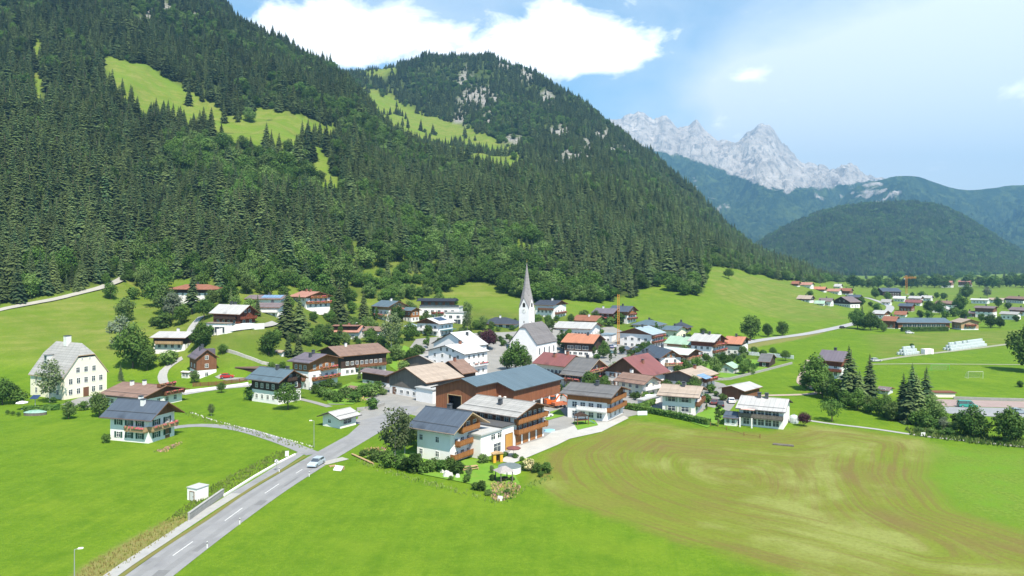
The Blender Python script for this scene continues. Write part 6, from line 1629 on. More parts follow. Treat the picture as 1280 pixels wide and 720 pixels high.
for q in [
    # by the mansion and the left edge
    (16, 500, 24, 'broad1'), (3, 506, 34, 'broad0'), (24, 505, 18, 'bush'), (62, 503, 58, 'birch', 'pale feathery birch before the yellow mansion front'), (85.5, 524, 26, 'broad2', 'small fruit tree alone on the lawn before the yellow mansion'),
    (124, 521, 34, 'broad2', 'fruit tree touching the roof edge of the slate-roofed white chalet'), (9.5, 518, 6, 'ball'), (16, 519.5, 6, 'ball'), (23, 520.5, 6, 'ball'), (132, 553.5, 11, 'bush', 'round bush at the corner of the white chalet with green shutters'),
    (66, 504, 8, 'bush'), (104, 513, 12, 'bush'), (118, 508, 13, 'bush'), (45, 512, 5, 'bush'), (54, 511, 5, 'bush'), (62, 510, 5, 'bush'),
    # slope above
    (166, 460, 56, 'broad0', 'big dark green tree left of the long pale-roofed house'), (150, 437, 44, 'silver', 'silvery willow behind the big dark green tree'), (184, 463, 32, 'broad1'), (151, 476, 22, 'spruce0', 'small spruce between the mansion and the big tree'), (157, 402, 34, 'broad2'),
    (138, 374, 24, 'broad1'), (167, 374, 15, 'bush'), (211, 455, 18, 'bushpale'), (251, 436, 34, 'broad0'), (263, 420, 14, 'bush'),
    (186, 372, 36, 'broad2'), (196, 384, 42, 'broad1'), (206, 392, 40, 'broad2'), (216, 400, 36, 'silver'), (226, 406, 30, 'broad1'), (202, 366, 36, 'broad0'), (190, 358, 36, 'broad0'), (180, 360, 32, 'broad2'), (178, 350, 30, 'broad1'), (204, 410, 20, 'bush'), (194, 408, 12, 'bush'),
    (240, 393, 62, 'spruce3', 'tall brownish conifer covering the rusty-roofed white house'), (255, 400, 26, 'ball'), (282, 378, 22, 'broad2'), (274, 376, 16, 'bushpale'), (278, 443, 13, 'ball'), (336, 444, 34, 'broad1'), (360, 446, 33, 'spruce1', None, None, 1.3), (373, 447, 33, 'spruce2', None, None, 1.3),
    (358, 419, 58, 'spruce2', 'left one of the tall paired spruces below the solar-roofed white house', None, 1.45), (373, 422, 54, 'spruce0', 'right one of the tall paired spruces below the solar-roofed white house', None, 1.45), (346, 426, 14, 'bush'), (424, 403, 52, 'spruce2', 'broad dark spruce above the salmon-roofed house', None, 1.45), (455, 402, 38, 'spruce0', None, None, 1.4),
    (424, 366, 50, 'broad2', 'bright green tall tree at the forest foot above the broad dark spruce'), (384, 432, 22, 'broad2'), (396, 432, 24, 'broad1'), (408, 430, 28, 'broad2'), (417, 433, 18, 'bush'), (364, 428, 12, 'bush'), (466, 432, 14, 'bush'), (400, 424, 20, 'broad1'), (340, 462, 10, 'bush'), (352, 466, 16, 'broad1'),
    (360, 512, 32, 'ball', 'round-headed tree before the black timber chalet'), (314, 500, 18, 'bush'), (277, 491, 13, 'ball'), (243, 479, 18, 'broad2'), (264, 520, 17, 'birch', 'thin young birch on the lawn by the side road'),
    (394, 492, 12, 'bush'), (402, 496, 13, 'bush'), (412, 500, 15, 'bushpale'), (422, 503, 14, 'bush'), (432, 498, 15, 'bushpale'), (442, 503, 14, 'bush'), (453, 497, 16, 'bush'), (462, 496, 18, 'bushpale'), (472, 490, 14, 'bush'), (449, 474, 20, 'spruce1'), (465, 512, 15, 'bush'), (470, 478, 12, 'bush'), (478, 494, 9, 'bushpale'),
    (403, 486, 10, 'bush'), (412, 484, 11, 'bush'), (422, 486, 9, 'bushpale'),
    # middle
    (489, 438, 52, 'birch', 'grey-green birch between the salmon roof and the inn'), (512, 426, 24, 'broad0'), (500, 450, 14, 'bushpale'), (512, 452, 12, 'bush'), (522, 446, 14, 'bushpale'), (505, 462, 12, 'bushpale'), (520, 460, 10, 'bush'), (543, 418, 16, 'birch'), (584, 413, 26, 'birch'), (610, 437, 26, 'purple', 'dark purple-leaved tree beside the white inn'),
    (645, 463, 38, 'broad0', 'big round leafy tree in front of the church'), (634, 462, 26, 'broad1'), (657, 462, 24, 'broad1'), (704, 438, 26, 'broad1'), (739, 445, 18, 'broad2'), (778, 443, 13, 'broad1'), (690.5, 416, 18, 'column'), (683, 412, 18, 'column'), (773, 405, 14, 'bush'), (762, 408, 12, 'bush'), (752, 407, 9, 'bush'), (730, 397, 10, 'bushpale'),
    (560, 384, 12, 'bushpale'), (582, 402, 10, 'bush'), (598, 412, 10, 'bush'), (560, 400, 8, 'bush'), (640, 413, 7, 'bush'),
    (855, 464, 15, 'bush'), (848, 466, 10, 'bush'), (929, 446, 16, 'broad1'), (943, 443, 10, 'bush'), (886, 453, 9, 'bush'), (897, 451, 9, 'bush'), (906, 454, 10, 'bush'), (916, 450, 9, 'bushpale'), (925, 452, 8, 'bush'), (954, 447, 10, 'bush'), (966, 444, 10, 'ball'), (982, 451, 13, 'ball'), (941, 463, 9, 'bush'), (934, 456, 8, 'bushpale'), (860, 426, 9, 'bush'),
    (790, 478, 8, 'bushpale'), (752, 500, 14, 'bush'), (788, 494, 12, 'broad2'), (796, 500, 10, 'bush'), (883, 513, 10, 'column'), (897.5, 533, 30, 'column', 'dense columnar tree left of the pink-awning house'), (1005, 533, 18, 'purple', 'dark purple ball-headed tree right of the pink-awning house'), (1040, 527, 28, 'spread', 'lone spreading tree on the meadow by the field path'), (904, 519, 7, 'bush'),
    # creek
    (1064, 505, 74, 'spruce0', 'tallest creek spruce right of the mauve-roofed house', None, 1.4), (1056, 506, 52, 'spruce3'), (1087, 500, 58, 'spruce1', 'slender creek spruce standing apart', None, 1.4), (1142, 526, 72, 'spruce2', 'tallest of the dense spruce trio by the car park', None, 1.4), (1156, 524, 66, 'spruce0', 'right spruce of the dense trio by the car park', None, 1.4), (1130, 524, 58, 'spruce2', 'left spruce of the dense trio by the car park', None, 1.4),
    (1149, 529, 62, 'spruce1', 'front spruce squeezed between the dense trio by the car park', None, 1.4), (1136, 528, 54, 'spruce0', 'low spruce at the front of the dense trio by the car park', None, 1.5), (1074, 508, 46, 'spruce2', 'short spruce between the tallest and the slender creek spruce', None, 1.4),
    (1018, 488, 46, 'broad0'), (1008, 488, 24, 'broad1'), (1028, 497, 36, 'broad1'), (1038, 500, 30, 'broad2'), (1047, 504, 30, 'broad0'), (1058, 510, 26, 'broad1'), (1072, 513, 28, 'broad0'), (1086, 515, 24, 'broad2'), (1098, 519, 26, 'broad1'), (1110, 522, 26, 'broad0'), (1121, 526, 26, 'broad1'), (1108, 508, 18, 'broad2'), (1166, 531, 40, 'broad2'), (1176, 532, 24, 'broad1'),
    (1158, 536, 18, 'bush'), (1148, 532, 18, 'bush'), (1180, 540, 20, 'silver'), (1192, 542, 18, 'broad2'), (1150, 542, 9, 'bushpale'), (1164, 543, 9, 'bushpale'), (1176, 545, 8, 'bush'), (1207, 546, 26, 'broad1'), (1217, 548, 42, 'broad0', 'dark leafy tree left of the two roadside trees at the car park'), (1226, 547, 26, 'broad1'), (1196, 530, 14, 'bush'),
    (1258, 554, 50, 'broad1', 'taller dark tree at the right by the field path'), (1270, 552, 36, 'broad0'), (1287, 465, 60, 'broad0', 'big tree at the right edge shading the football pitch'), (1275, 484, 8, 'bush'),
    # meadow by the valley road
    (938.5, 425, 35, 'broad1', 'tall tree beside the valley road where it leaves the village'), (960, 421, 19, 'broad1', 'middle one of three trees beside the valley road'), (978, 420, 21, 'broad1', 'right one of three trees beside the valley road'), (911, 349, 13, 'ball', 'lone round tree high on the open hillside meadow'),
    (1013, 371, 8, 'bush'), (1140, 434, 5, 'bush'),
    # garden of the guest house
    (494, 578, 74, 'birch', 'tall birch left of the white guest house with orange balconies'), (506, 568, 52, 'birch'), (514, 556, 40, 'broad2'), (466, 574, 14, 'bush'), (474, 577, 15, 'bushpale'), (484, 584, 20, 'bush'), (500, 586, 18, 'bush'), (510, 588, 16, 'bush'), (518, 590, 24, 'bush'), (528, 592, 14, 'bush'), (536, 590, 16, 'bush'), (545, 586, 14, 'bushpale'),
    (552, 590, 16, 'bush'), (562, 590, 18, 'bush'), (572, 593, 16, 'bush'), (455, 570, 9, 'bushpale'), (586, 597, 17, 'birch'), (583, 603, 9, 'bush'), (564, 600, 6, 'bush'), (602, 613, 13, 'bush'), (594, 612, 10, 'bush'), (610, 619, 8, 'bushpale'), (615, 592, 12, 'birch'), (616, 601, 9, 'bush'), (655, 588, 11, 'bushpale'), (672, 591, 13, 'bush'), (683, 591, 14, 'bush'), (676, 596, 8, 'bush'), (632, 571, 7, 'bush'), (644, 573, 7, 'bush'), (652, 576, 6, 'bush'), (604, 579, 12, 'bushpale'), (630, 602, 6, 'bush'), (640, 601, 6, 'bushpale'), (634, 618, 8, 'bush'),
]: grow(*q)
# around the far hamlet
rg = random.Random(5)
for q in [(1072, 411, 26, 'broad0'), (1080, 412, 20, 'broad1'), (1088, 413, 24, 'broad0'), (1097, 412, 16, 'broad1'), (1104, 415, 14, 'broad2'), (1078, 402, 22, 'spruce1'), (1162, 393, 20, 'broad1'), (1174, 393, 18, 'broad0'), (1200, 390, 22, 'broad0'), (1192, 396, 12, 'bush'), (1205, 399, 12, 'bush'), (1160, 398, 10, 'bush'), (1182, 398, 10, 'bush'), (1238, 410, 20, 'broad1'), (1250, 410, 15, 'broad0'), (1208, 374, 20, 'broad0'),
          (1234, 372, 14, 'silver'), (1248, 384, 14, 'broad1'), (1180, 374, 8, 'bush'), (1094, 373, 14, 'broad0'), (1110, 376, 13, 'broad1'), (1076, 383, 14, 'broad1'), (1152, 372, 8, 'bush'), (1096, 389, 10, 'bush'), (1088, 383, 6, 'bush'), (1227, 402, 12, 'broad1'), (1150, 397, 9, 'bush'), (1270, 402, 8, 'bush'), (1140, 372, 8, 'broad1'), (1171, 373, 9, 'broad1'), (1199, 374, 9, 'broad2'), (1260, 386, 8, 'bush')]: grow(*q)
for k in range(34):
    px = 1066 + 224 * k / 33 + rg.uniform(-2.5, 2.5)
    if 1176 < px < 1216 and rg.random() < .5: continue
    g = G(px, 359.5 + rg.uniform(-1.2, 1.0))
    plant(rg.choice(['broad0', 'broad1', 'broad1', 'broad2']), (g.x, g.y, g.z - .2), rg.uniform(15, 23) * g.y / 1050 * .95, rg.uniform(0, 6), 'leafy tree in the long row across the valley behind the yellow crane', 'trees in the row across the valley', 1.15)
for k in range(16):
    px = 1085 + 195 * k / 15 + rg.uniform(-5, 5); g = G(px, 349.5 + rg.uniform(-2, 1))
    plant(rg.choice(['broad0', 'broad1', 'spruce1']), (g.x, g.y, g.z - .2), rg.uniform(14, 20) * g.y / 1700, rg.uniform(0, 6), 'far dark tree on the flat ground before the round wooded hill', 'far trees before the wooded hill', 1.5)
# gardens between the houses: shrubs and small trees wherever no wall, road or paved yard is
FOOT = []
for o in HOUSES:
    for ch in COL.objects:
        if ch.parent == o and ch.name.split('.')[0] in ('wall', 'nave_wall', 'choir_wall', 'tower', 'gate_wing'):
            b = [o.matrix_basis @ Vector(v) for v in ch.bound_box]
            FOOT.append([(b[0].x, b[0].y), (b[4].x, b[4].y), (b[7].x, b[7].y), (b[3].x, b[3].y)])
GARD = [[(478, 425), (560, 405), (620, 412), (650, 428), (610, 440), (560, 430), (530, 445), (505, 470), (482, 455)], [(380, 400), (470, 395), (480, 430), (430, 436), (385, 430)], [(640, 400), (760, 398), (850, 405), (905, 436), (868, 470), (820, 470), (770, 462), (690, 430)],
        [(690, 480), (760, 470), (830, 480), (900, 475), (905, 505), (830, 512), (788, 500), (765, 492), (700, 500)], [(220, 360), (360, 356), (470, 372), (560, 372), (600, 400), (520, 412), (470, 398), (400, 392), (330, 400), (250, 388)], [(845, 440), (980, 445), (960, 466), (890, 478), (850, 470)],
        [(1005, 455), (1030, 470), (1060, 500), (1130, 524), (1200, 545), (1195, 552), (1130, 535), (1070, 512), (1020, 494)]]
g2 = np.random.default_rng(99); placed = []
for gi_, (poly, n) in enumerate(zip(GARD, (44, 40, 64, 30, 60, 20, 20))):
    pw = np.array(poly, float); cnt = 0
    for t in range(n * 12):
        if cnt >= n: break
        px, py = g2.uniform(pw[:, 0].min(), pw[:, 0].max()), g2.uniform(pw[:, 1].min(), pw[:, 1].max())
        if poly_sdf(pw, np.array([px]), np.array([py]))[0] < 0: continue
        g = G(px, py)
        if any(poly_sdf(f, np.array([g.x]), np.array([g.y]))[0] > -1.6 for f in FOOT): continue
        if any((g.x - q[0]) ** 2 + (g.y - q[1]) ** 2 < 9 for q in placed): continue
        placed.append((g.x, g.y)); cnt += 1
        k = g2.choice(['bush', 'bushpale', 'broad1', 'broad2', 'broad0', 'column'] if gi_ != 4 else ['broad1', 'broad2', 'bushpale', 'broad0', 'bush', 'spruce1'], p=[.34, .24, .14, .14, .08, .06])
        hm_ = g2.uniform(1.6, 3.2) if k.startswith('bush') else g2.uniform(4.0, 7.5) * (1.35 if gi_ == 4 else .8 if gi_ == 6 else 1.0)
        grow(px, py, hm_ / g.y * FPX, k)
resolve_labels()


def hedge(name, label, pts, h, wd=1.0):
    ps = catmull([Vector(G(*p)[:2]) for p in pts], 1.2)
    z = lambda p: float(H(p.x, p.y))
    o = thing(name, label, 'hedge', (ps[0].x, ps[0].y, z(ps[0])))
    mb = MB(); g2 = np.random.default_rng(3); vs, fs = [], []
    for i in range(len(ps) - 1):
        a, b = ps[i], ps[i + 1]; d = (b - a).normalized(); nn = Vector((-d.y, d.x)) * wd * .42
        za, zb = z(a), z(b)
        q0 = [(a.x - nn.x, a.y - nn.y, za - .3), (a.x + nn.x, a.y + nn.y, za - .3), (a.x + nn.x, a.y + nn.y, za + h * .92), (a.x - nn.x, a.y - nn.y, za + h * .92)]
        q1 = [(b.x - nn.x, b.y - nn.y, zb - .3), (b.x + nn.x, b.y + nn.y, zb - .3), (b.x + nn.x, b.y + nn.y, zb + h * .92), (b.x - nn.x, b.y - nn.y, zb + h * .92)]
        mb.prism(q0, q1)
        for k in range(46):
            t = g2.random(); p = a.lerp(b, t); sd_ = g2.uniform(-1, 1); zz = za + g2.uniform(0, h)
            if g2.random() < .45: zz = za + h * g2.uniform(.88, 1.06)
            else: sd_ = math.copysign(g2.uniform(.85, 1.12), sd_)
            c = Vector((p.x + nn.x * sd_ * 1.15, p.y + nn.y * sd_ * 1.15, zz)); u = Vector(g2.normal(0, 1, 3)).normalized() * .2; w = u.orthogonal().normalized() * .2
            mb.face([c - u - w, c + u - w, c + u + w, c - u + w])
    mb.v = [(x - ps[0].x, y - ps[0].y, zz - z(ps[0])) for x, y, zz in mb.v]
    mb.build('foliage', M_LEAF, o)


hedge('hedge', 'long clipped hedge between the field and the white house with pale shutters', [(782, 511), (815, 517), (850, 524), (886, 532)], 1.5, 1.3)
hedge('hedge', 'short clipped hedge behind the long hedge', [(787, 512.5), (803, 511), (817, 505)], 1.5, 1.2)
hedge('hedge', 'tall clipped hedge in front of the far blue solar barn', [(1127, 414.5), (1155, 414.3), (1184, 414)], 2.6, 2.5)
hedge('hedge', 'clipped hedge behind the lawn of the yellow mansion', [(30, 515), (50, 514), (75, 512)], 1.4, 1.4)

# ------------------------------------------------------------------ ground cover
M_DRYGRASS = foliage_mat('tall_dry_grass', (0.34, 0.27, 0.10), (0.28, 0.25, 0.08), (0.18, 0.21, 0.04))
M_WEED = foliage_mat('tall_green_weeds', (0.10, 0.18, 0.03), (0.14, 0.2, 0.04), (0.2, 0.24, 0.07))
M_BLOOM = mat('mixed_blossoms', (0.50, 0.20, 0.32), (0.55, 0.42, 0.10), scale=.9, detail=1, spots=((.08, .17, .02), 1.6, .42))


def tufts(name, pix, n, m, hh, wid, seed):
    g2 = np.random.default_rng(seed); poly = np.array(world_poly(pix)); mb = MB()
    x0, y0 = poly.min(0); x1, y1 = poly.max(0)
    P_ = g2.uniform((x0, y0), (x1, y1), (n * 4, 2)); P_ = P_[poly_sdf(poly, P_[:, 0], P_[:, 1]) > g2.uniform(-.5, .4, len(P_))][:n]
    Z = H(P_[:, 0], P_[:, 1])
    for (x, y), z in zip(P_, Z):
        for k in range(3):
            a = g2.uniform(0, 6.28); h = hh * g2.uniform(.5, 1.2); w = wid * g2.uniform(.6, 1.2); lx, ly = g2.normal(0, .22, 2) * h
            b = len(mb.v); c, s_ = math.cos(a) * w, math.sin(a) * w
            mb.v += [(x - c, y - s_, z), (x + c, y + s_, z), (x + lx + c * .3, y + ly + s_ * .3, z + h), (x + lx - c * .3, y + ly - s_ * .3, z + h * .93)]; mb.f.append((b, b + 1, b + 2, b + 3)); mb.m.append(0)
    o = mb.build(name, m); o['kind'] = 'stuff'


tufts('dry_grass', [(40, 766), (104, 710), (158, 678), (206, 653), (232, 643), (230, 656), (188, 684), (128, 724), (66, 782)], 800, M_DRYGRASS, .32, .07, 1)
tufts('grass', [(205, 652), (232, 632), (258, 612), (290, 594), (325, 576), (348, 564), (364, 564), (340, 580), (310, 598), (276, 617), (256, 633), (232, 650)], 1100, M_WEED, .32, .10, 2)
tufts('grass', [(440, 572), (470, 582), (520, 598), (580, 612), (610, 626), (640, 620), (660, 606), (690, 594), (686, 600), (650, 618), (622, 632), (590, 622), (520, 604), (455, 582)], 900, M_WEED, .38, .12, 3)
tufts('flowers', [(614, 606), (640, 604), (650, 610), (640, 624), (620, 628), (612, 618)], 420, M_BLOOM, .5, .1, 4)
tufts('flowers', [(455, 562), (480, 560), (486, 570), (462, 574)], 240, M_BLOOM, .5, .1, 5)
tufts('flowers', [(498, 446), (530, 446), (522, 462), (496, 464)], 500, M_BLOOM, .6, .14, 6)
tufts('flowers', [(425, 488), (470, 484), (468, 500), (430, 504)], 320, M_BLOOM, .6, .12, 7)
tufts('flowers', [(192, 565), (216, 557), (226, 553), (226, 556), (206, 566)], 240, M_BLOOM, .35, .09, 8)
tufts('grass', [(236, 514), (262, 524), (300, 534), (340, 546), (390, 560), (388, 564), (340, 551), (300, 539), (262, 530), (232, 520)], 700, M_WEED, .4, .12, 9)
tufts('grass', [(1130, 536), (1180, 540), (1250, 548), (1290, 552), (1290, 562), (1210, 554), (1140, 545)], 800, M_WEED, .8, .16, 10)

g2 = np.random.default_rng(8); mb = MB()
pp = catmull([Vector(G(*p)[:2]) for p in [(240, 516), (262, 524), (300, 534), (340, 545), (372, 553), (391, 559)]], .8)
for p in pp:
    r = g2.uniform(.10, .24); z = float(H(p.x, p.y)); x, y = p.x + g2.normal(0, .15), p.y + g2.normal(0, .15)
    mb.prism([(x + r * math.cos(a) * g2.uniform(.8, 1.2), y + r * math.sin(a) * g2.uniform(.8, 1.2), z - .1) for a in np.arange(0, 6.2, 1.05)], [(x + r * .7 * math.cos(a), y + r * .7 * math.sin(a), z + r * g2.uniform(.7, 1.3)) for a in np.arange(0, 6.2, 1.05)])
o = mb.build('edging_stones', mat('pale_boulder', (.55, .53, .49), (.42, .41, .38), scale=2)); o['kind'] = 'stuff'


# ------------------------------------------------------------------ walls and fences
def wall_line(name, label, pts, h, th, m, cat='wall', cap=None):
    ps = [Vector(G(*p)) for p in pts]; o = thing(name, label, cat, ps[0]); mb = MB(); cb = MB()
    for a, b in zip(ps[:-1], ps[1:]):
        n = max(1, int((b - a).length / 2.0))
        for k in range(n):
            p, q = a.lerp(b, k / n), a.lerp(b, (k + 1) / n)
            p.z, q.z = float(H(p.x, p.y)), float(H(q.x, q.y)); d = (q - p).normalized(); nn = Vector((-d.y, d.x, 0)) * th * .5
            f = lambda c, z, g=1.0: [tuple(c - nn * g - ps[0] + Vector((0, 0, z))), tuple(c + nn * g - ps[0] + Vector((0, 0, z)))]
            A, B = f(p, -.4) + f(p, h)[::-1], f(q, -.4) + f(q, h)[::-1]
            mb.prism(A, B)
            if cap: cb.prism(f(p, h + .003, 1.2) + f(p, h + .1, 1.2)[::-1], f(q, h + .003, 1.2) + f(q, h + .1, 1.2)[::-1])
    mb.build('wall', m, o)
    if cap: cb.build('coping', cap, o)
    return o


def fence(label, pts, h, m, spacing=2.0, rails=2, board=.0, cat='fence', name='fence'):
    ps = [Vector(G(*p)) for p in pts]; o = thing(name, label, cat, ps[0])
    post = MB(); post.box(-.06, .06, -.06, .06, -.3, h + .05); pm = post.mesh('post', [m]); n = 0
    rl = [MB() for _ in range(rails)]; bd = MB()
    for a, b in zip(ps[:-1], ps[1:]):
        k = max(1, int((b - a).length / spacing))
        for i in range(k + 1):
            p = a.lerp(b, i / k); p.z = float(H(p.x, p.y))
            if n < 140 and (i < k or b == ps[-1]): link('post', pm, o, p - ps[0]); n += 1
            if i < k:
                q = a.lerp(b, (i + 1) / k); q.z = float(H(q.x, q.y))
                for j in range(rails): rl[j].tube(p - ps[0] + Vector((0, 0, h * (.42 + .5 * j / max(1, rails - 1)))), q - ps[0] + Vector((0, 0, h * (.42 + .5 * j / max(1, rails - 1)))), .045, n=4)
                if board:
                    nb = max(1, int((q - p).length / board))
                    for t in range(nb):
                        c = p.lerp(q, (t + .5) / nb) - ps[0]; bd.box(c.x - board * .36, c.x + board * .36, c.y - .02, c.y + .02, c.z + .08, c.z + h)
    for r in rl: r.build('rail', m, o)
    if board: ob = bd.build('pickets', m, o); ob['kind'] = 'stuff'
    return o


wall_line('retaining_wall', 'grey concrete retaining wall beside the cycle path near the transformer box', [(236, 651), (258, 635), (279, 620)], 1.15, .35, mat('weathered_concrete', (.33, .32, .30), (.24, .235, .22), scale=1.2, lines=('z', .5, .3)), cap=M_PATHCONC)
wall_line('kerb_wall', 'low white kerb wall along the upper cycle path', [(280, 620.5), (318, 596.5), (345, 581), (369, 569)], .35, .25, PLASTER['white'])
wall_line('garden_wall', 'long pale stone wall crossing the slope above the black chalet', [(283, 440), (305, 447), (327, 455), (345, 459), (362, 463)], 1.0, .45, mat('pale_dry_stone', (.46, .44, .40), (.32, .31, .28), scale=1.3, bump=.3))
wall_line('retaining_wall', 'white retaining wall under the terrace of the dark timber chalet', [(262, 416), (272, 419), (288, 416), (320, 412), (330, 411)], 2.2, .4, PLASTER['white'])
wall_line('garden_wall', 'stone garden wall around the allotment on the meadow edge', [(886, 476), (912, 475), (940, 468), (960, 463), (990, 455)], .8, .4, M_STONE)
wall_line('retaining_wall', 'white wall along the lane under the picket fence', [(228, 491), (262, 487), (310, 480.5)], .7, .35, PLASTER['white'])
wall_line('retaining_wall', 'low grey stone wall at the end of the farm yard', [(446, 514), (464, 512), (480, 507)], .9, .5, M_STONE)
wall_line('court_wall', 'long low grey wall between the court and the football pitch', [(1192, 499), (1240, 500.5), (1300, 502)], .8, .3, mat('weathered_concrete', (.33, .32, .30)))
fence('brown picket fence before the narrow tall timber house', [(241, 483.5), (270, 482), (309, 476)], 1.3, WOOD['brown'], 2.2, 2, .28)
fence('pale panel fence at the allotments right of the orange-red roof', [(934, 444), (962, 446), (992, 449)], 1.6, mat('pale_fence_panels', (.55, .6, .66), (.6, .64, .68)), 2.0, 2, .4)
fence('dark post fence along the field before the pink-awning house', [(888, 533), (908, 538), (930, 545), (950, 548)], .9, WOOD['brown'], 4.5, 1)

# ------------------------------------------------------------------ vehicles
M_TYRE = mat('tyre_rubber', (.02, .02, .02)); M_LAMP = mat('headlamp', (.7, .7, .68), rough=.2); M_TAIL = mat('tail_lamp', (.4, .02, .02), rough=.3)
CARM = {}


def car(px, py, yaw, color, label, length=4.4, cat='car', hh=1.48, group=None, van=False):
    g = G(px, py)
    m = mat('car_paint_%d_%d_%d' % tuple(int(c * 100) for c in color), color, tuple(c * .9 for c in color), rough=.28, spec=.6)
    o = thing('parked_car' if cat == 'car' else 'van', label, cat, g, R(yaw), group)
    key = (m.name, length, van)
    if key not in CARM:
        Lh = length / 2; mb = MB(); W = .88
        side = [(-Lh, .42), (-Lh + .04, .80), (-Lh * .93, .98), (-Lh * .45, 1.0), (Lh * .38, .98), (Lh * .92, .78), (Lh, .62), (Lh, .36), (Lh * .9, .26), (-Lh * .92, .26)]
        mb.prism([(x, -W, z) for x, z in side], [(x, W, z) for x, z in side])
        roof = [(-Lh * .88, .99), (-Lh * .68, hh - .04), (-Lh * .3, hh), (Lh * .05, hh - .03), (Lh * .42, .985)] if not van else [(-Lh * .95, .99), (-Lh * .93, hh + .25), (-Lh * .3, hh + .32), (Lh * .4, hh + .25), (Lh * .7, .985)]
        gl = MB(); gl.prism([(x, -W * .86 + .1 * (z - 1), z) for x, z in roof], [(x, W * .86 - .1 * (z - 1), z) for x, z in roof])
        rf = MB(); tops = [p for p in roof if p[1] > hh - .1]
        rf.box(tops[0][0] - .03, tops[-1][0] + .03, -W * .84, W * .84, tops[0][1] + (.0 if not van else .05), hh + .05 + (.32 if van else 0))
        for x in (tops[0][0] - .3, -.02 * length, tops[-1][0] + .25):
            for s_ in (-1, 1): rf.tube((x - .05, s_ * W * .87, .97), (x * .92, s_ * W * .80, hh + .02 + (.2 if van else 0)), .05, n=4)
        wh = MB(); an = [R(30 * i) for i in range(12)]
        wh.prism([(.33 * math.cos(a), -.1, .33 * math.sin(a)) for a in an], [(.33 * math.cos(a), .1, .33 * math.sin(a)) for a in an])
        ri = MB(); ri.prism([(.2 * math.cos(a), -.12, .2 * math.sin(a)) for a in an], [(.2 * math.cos(a), .12, .2 * math.sin(a)) for a in an])
        lp = MB(); lp.box(-.03, .03, -.2, .2, -.08, .08)
        CARM[key] = (mb.mesh('body', [m]), gl.mesh('windows', [M_GLASS]), rf.mesh('roof', [m]), wh.mesh('wheel', [M_TYRE]), ri.mesh('rim', [M_METAL]), lp.mesh('headlight', [M_LAMP]), lp.mesh('tail_light', [M_TAIL]))
    b, gl, rf, wh, ri, hl, tl = CARM[key]; Lh = length / 2
    link('body', b, o); link('windows', gl, o); link('roof', rf, o)
    for sx in (-.62, .62):
        for sy in (-.82, .82): w_ = link('wheel', wh, o, (sx * Lh, sy, .33)); link('rim', ri, w_)
    for sy in (-.6, .6): link('headlight', hl, o, (Lh - .02, sy, .66)); link('tail_light', tl, o, (-Lh + .04, sy, .76))
    return o


SILVER, DARKC, WHITE, REDC, BLUE = (.40, .46, .52), (.03, .03, .035), (.72, .72, .72), (.45, .03, .03), (.03, .07, .18)
car(395.5, 582, 258, SILVER, 'silver-blue car driving down the main road')
car(284, 472.5, 10, REDC, 'red car parked beside the narrow tall timber house')
car(757.5, 441, 30, DARKC, 'black car in the parking place under the salmon-orange roof'); car(764, 442, 30, (.12, .2, .22), 'grey-green car beside the black car in the parking place'); car(763.5, 435, 100, BLUE, 'dark blue car parked behind the black car'); car(767, 434, 100, SILVER, 'silver car parked next to the dark blue car')
car(564.5, 510, 60, (.5, .52, .55), 'silver car parked before the open barn gateway'); car(556, 508, 60, WHITE, 'white car left of the barn gateway')
car(680.5, 522, 40, WHITE, 'white van parked behind the hotel balconies', 4.8, 'van', van=True)
car(1053, 410.5, 35, DARKC, 'dark car driving on the valley road'); car(1272, 517, 5, (.25, .3, .34), 'grey car at the right end of the car park'); car(1209, 509, 350, (.03, .28, .22), 'teal green van on the reddish court', 4.8, 'van', van=True)
car(893, 505, 70, (.12, .05, .05), 'maroon car parked left of the brown hay barn'); car(901, 508, 75, DARKC, 'black car between the hay barn and the columnar tree'); car(1137, 417, 0, WHITE, 'white car parked left of the far solar barn'); car(1095, 452, 10, (.5, .5, .5), 'grey car on the track right of the creek spruces')
car(914, 503.5, 80, WHITE, 'white car in front of the brown hay barn')

# excavator beside the big barn
g = G(689, 508); ex = thing('excavator', 'orange excavator parked at the right end of the big barn', 'excavator', g, R(20))
M_ORANGE = mat('orange_machine_paint', (.55, .12, .02), (.48, .1, .02), rough=.4)
for s_ in (-1, 1):
    mb = MB(); an = [(-1.6, .35), (-1.3, .05), (1.3, .05), (1.6, .35), (1.3, .75), (-1.3, .75)]; mb.prism([(x, s_ * 1.0 - .25, z) for x, z in an], [(x, s_ * 1.0 + .25, z) for x, z in an]); mb.build('track', M_TYRE, ex)
mb = MB(); mb.box(-1.8, 1.0, -1.1, 1.1, .85, 1.7); mb.box(-1.8, -.6, -1.05, 1.05, 1.7, 2.1); body = mb.build('body', M_ORANGE, ex)
mb = MB(); mb.box(.1, 1.2, .1, 1.05, 1.7, 2.7); cab = mb.build('cab', M_GLASS, ex); mb = MB(); mb.box(.0, 1.3, .0, 1.12, 2.7, 2.8); mb.build('cab_roof', M_ORANGE, cab)
mb = MB(); mb.tube((1.0, -.3, 1.5), (2.8, -.3, 3.6), .22, .18); mb.tube((2.8, -.3, 3.6), (4.6, -.3, 2.4), .18, .14); mb.tube((4.6, -.3, 2.4), (5.0, -.3, 1.0), .14, .12); arm = mb.build('arm', M_ORANGE, ex)
mb = MB(); mb.prism([(4.6, -.8, .2), (5.5, -.8, .3), (5.3, -.8, 1.0), (4.8, -.8, 1.1)], [(4.6, .2, .2), (5.5, .2, .3), (5.3, .2, 1.0), (4.8, .2, 1.1)]); mb.build('bucket', M_METAL, arm)
g = G(699, 509.5); o = thing('trailer', 'rust-red farm trailer beside the orange excavator', 'trailer', g, R(30))
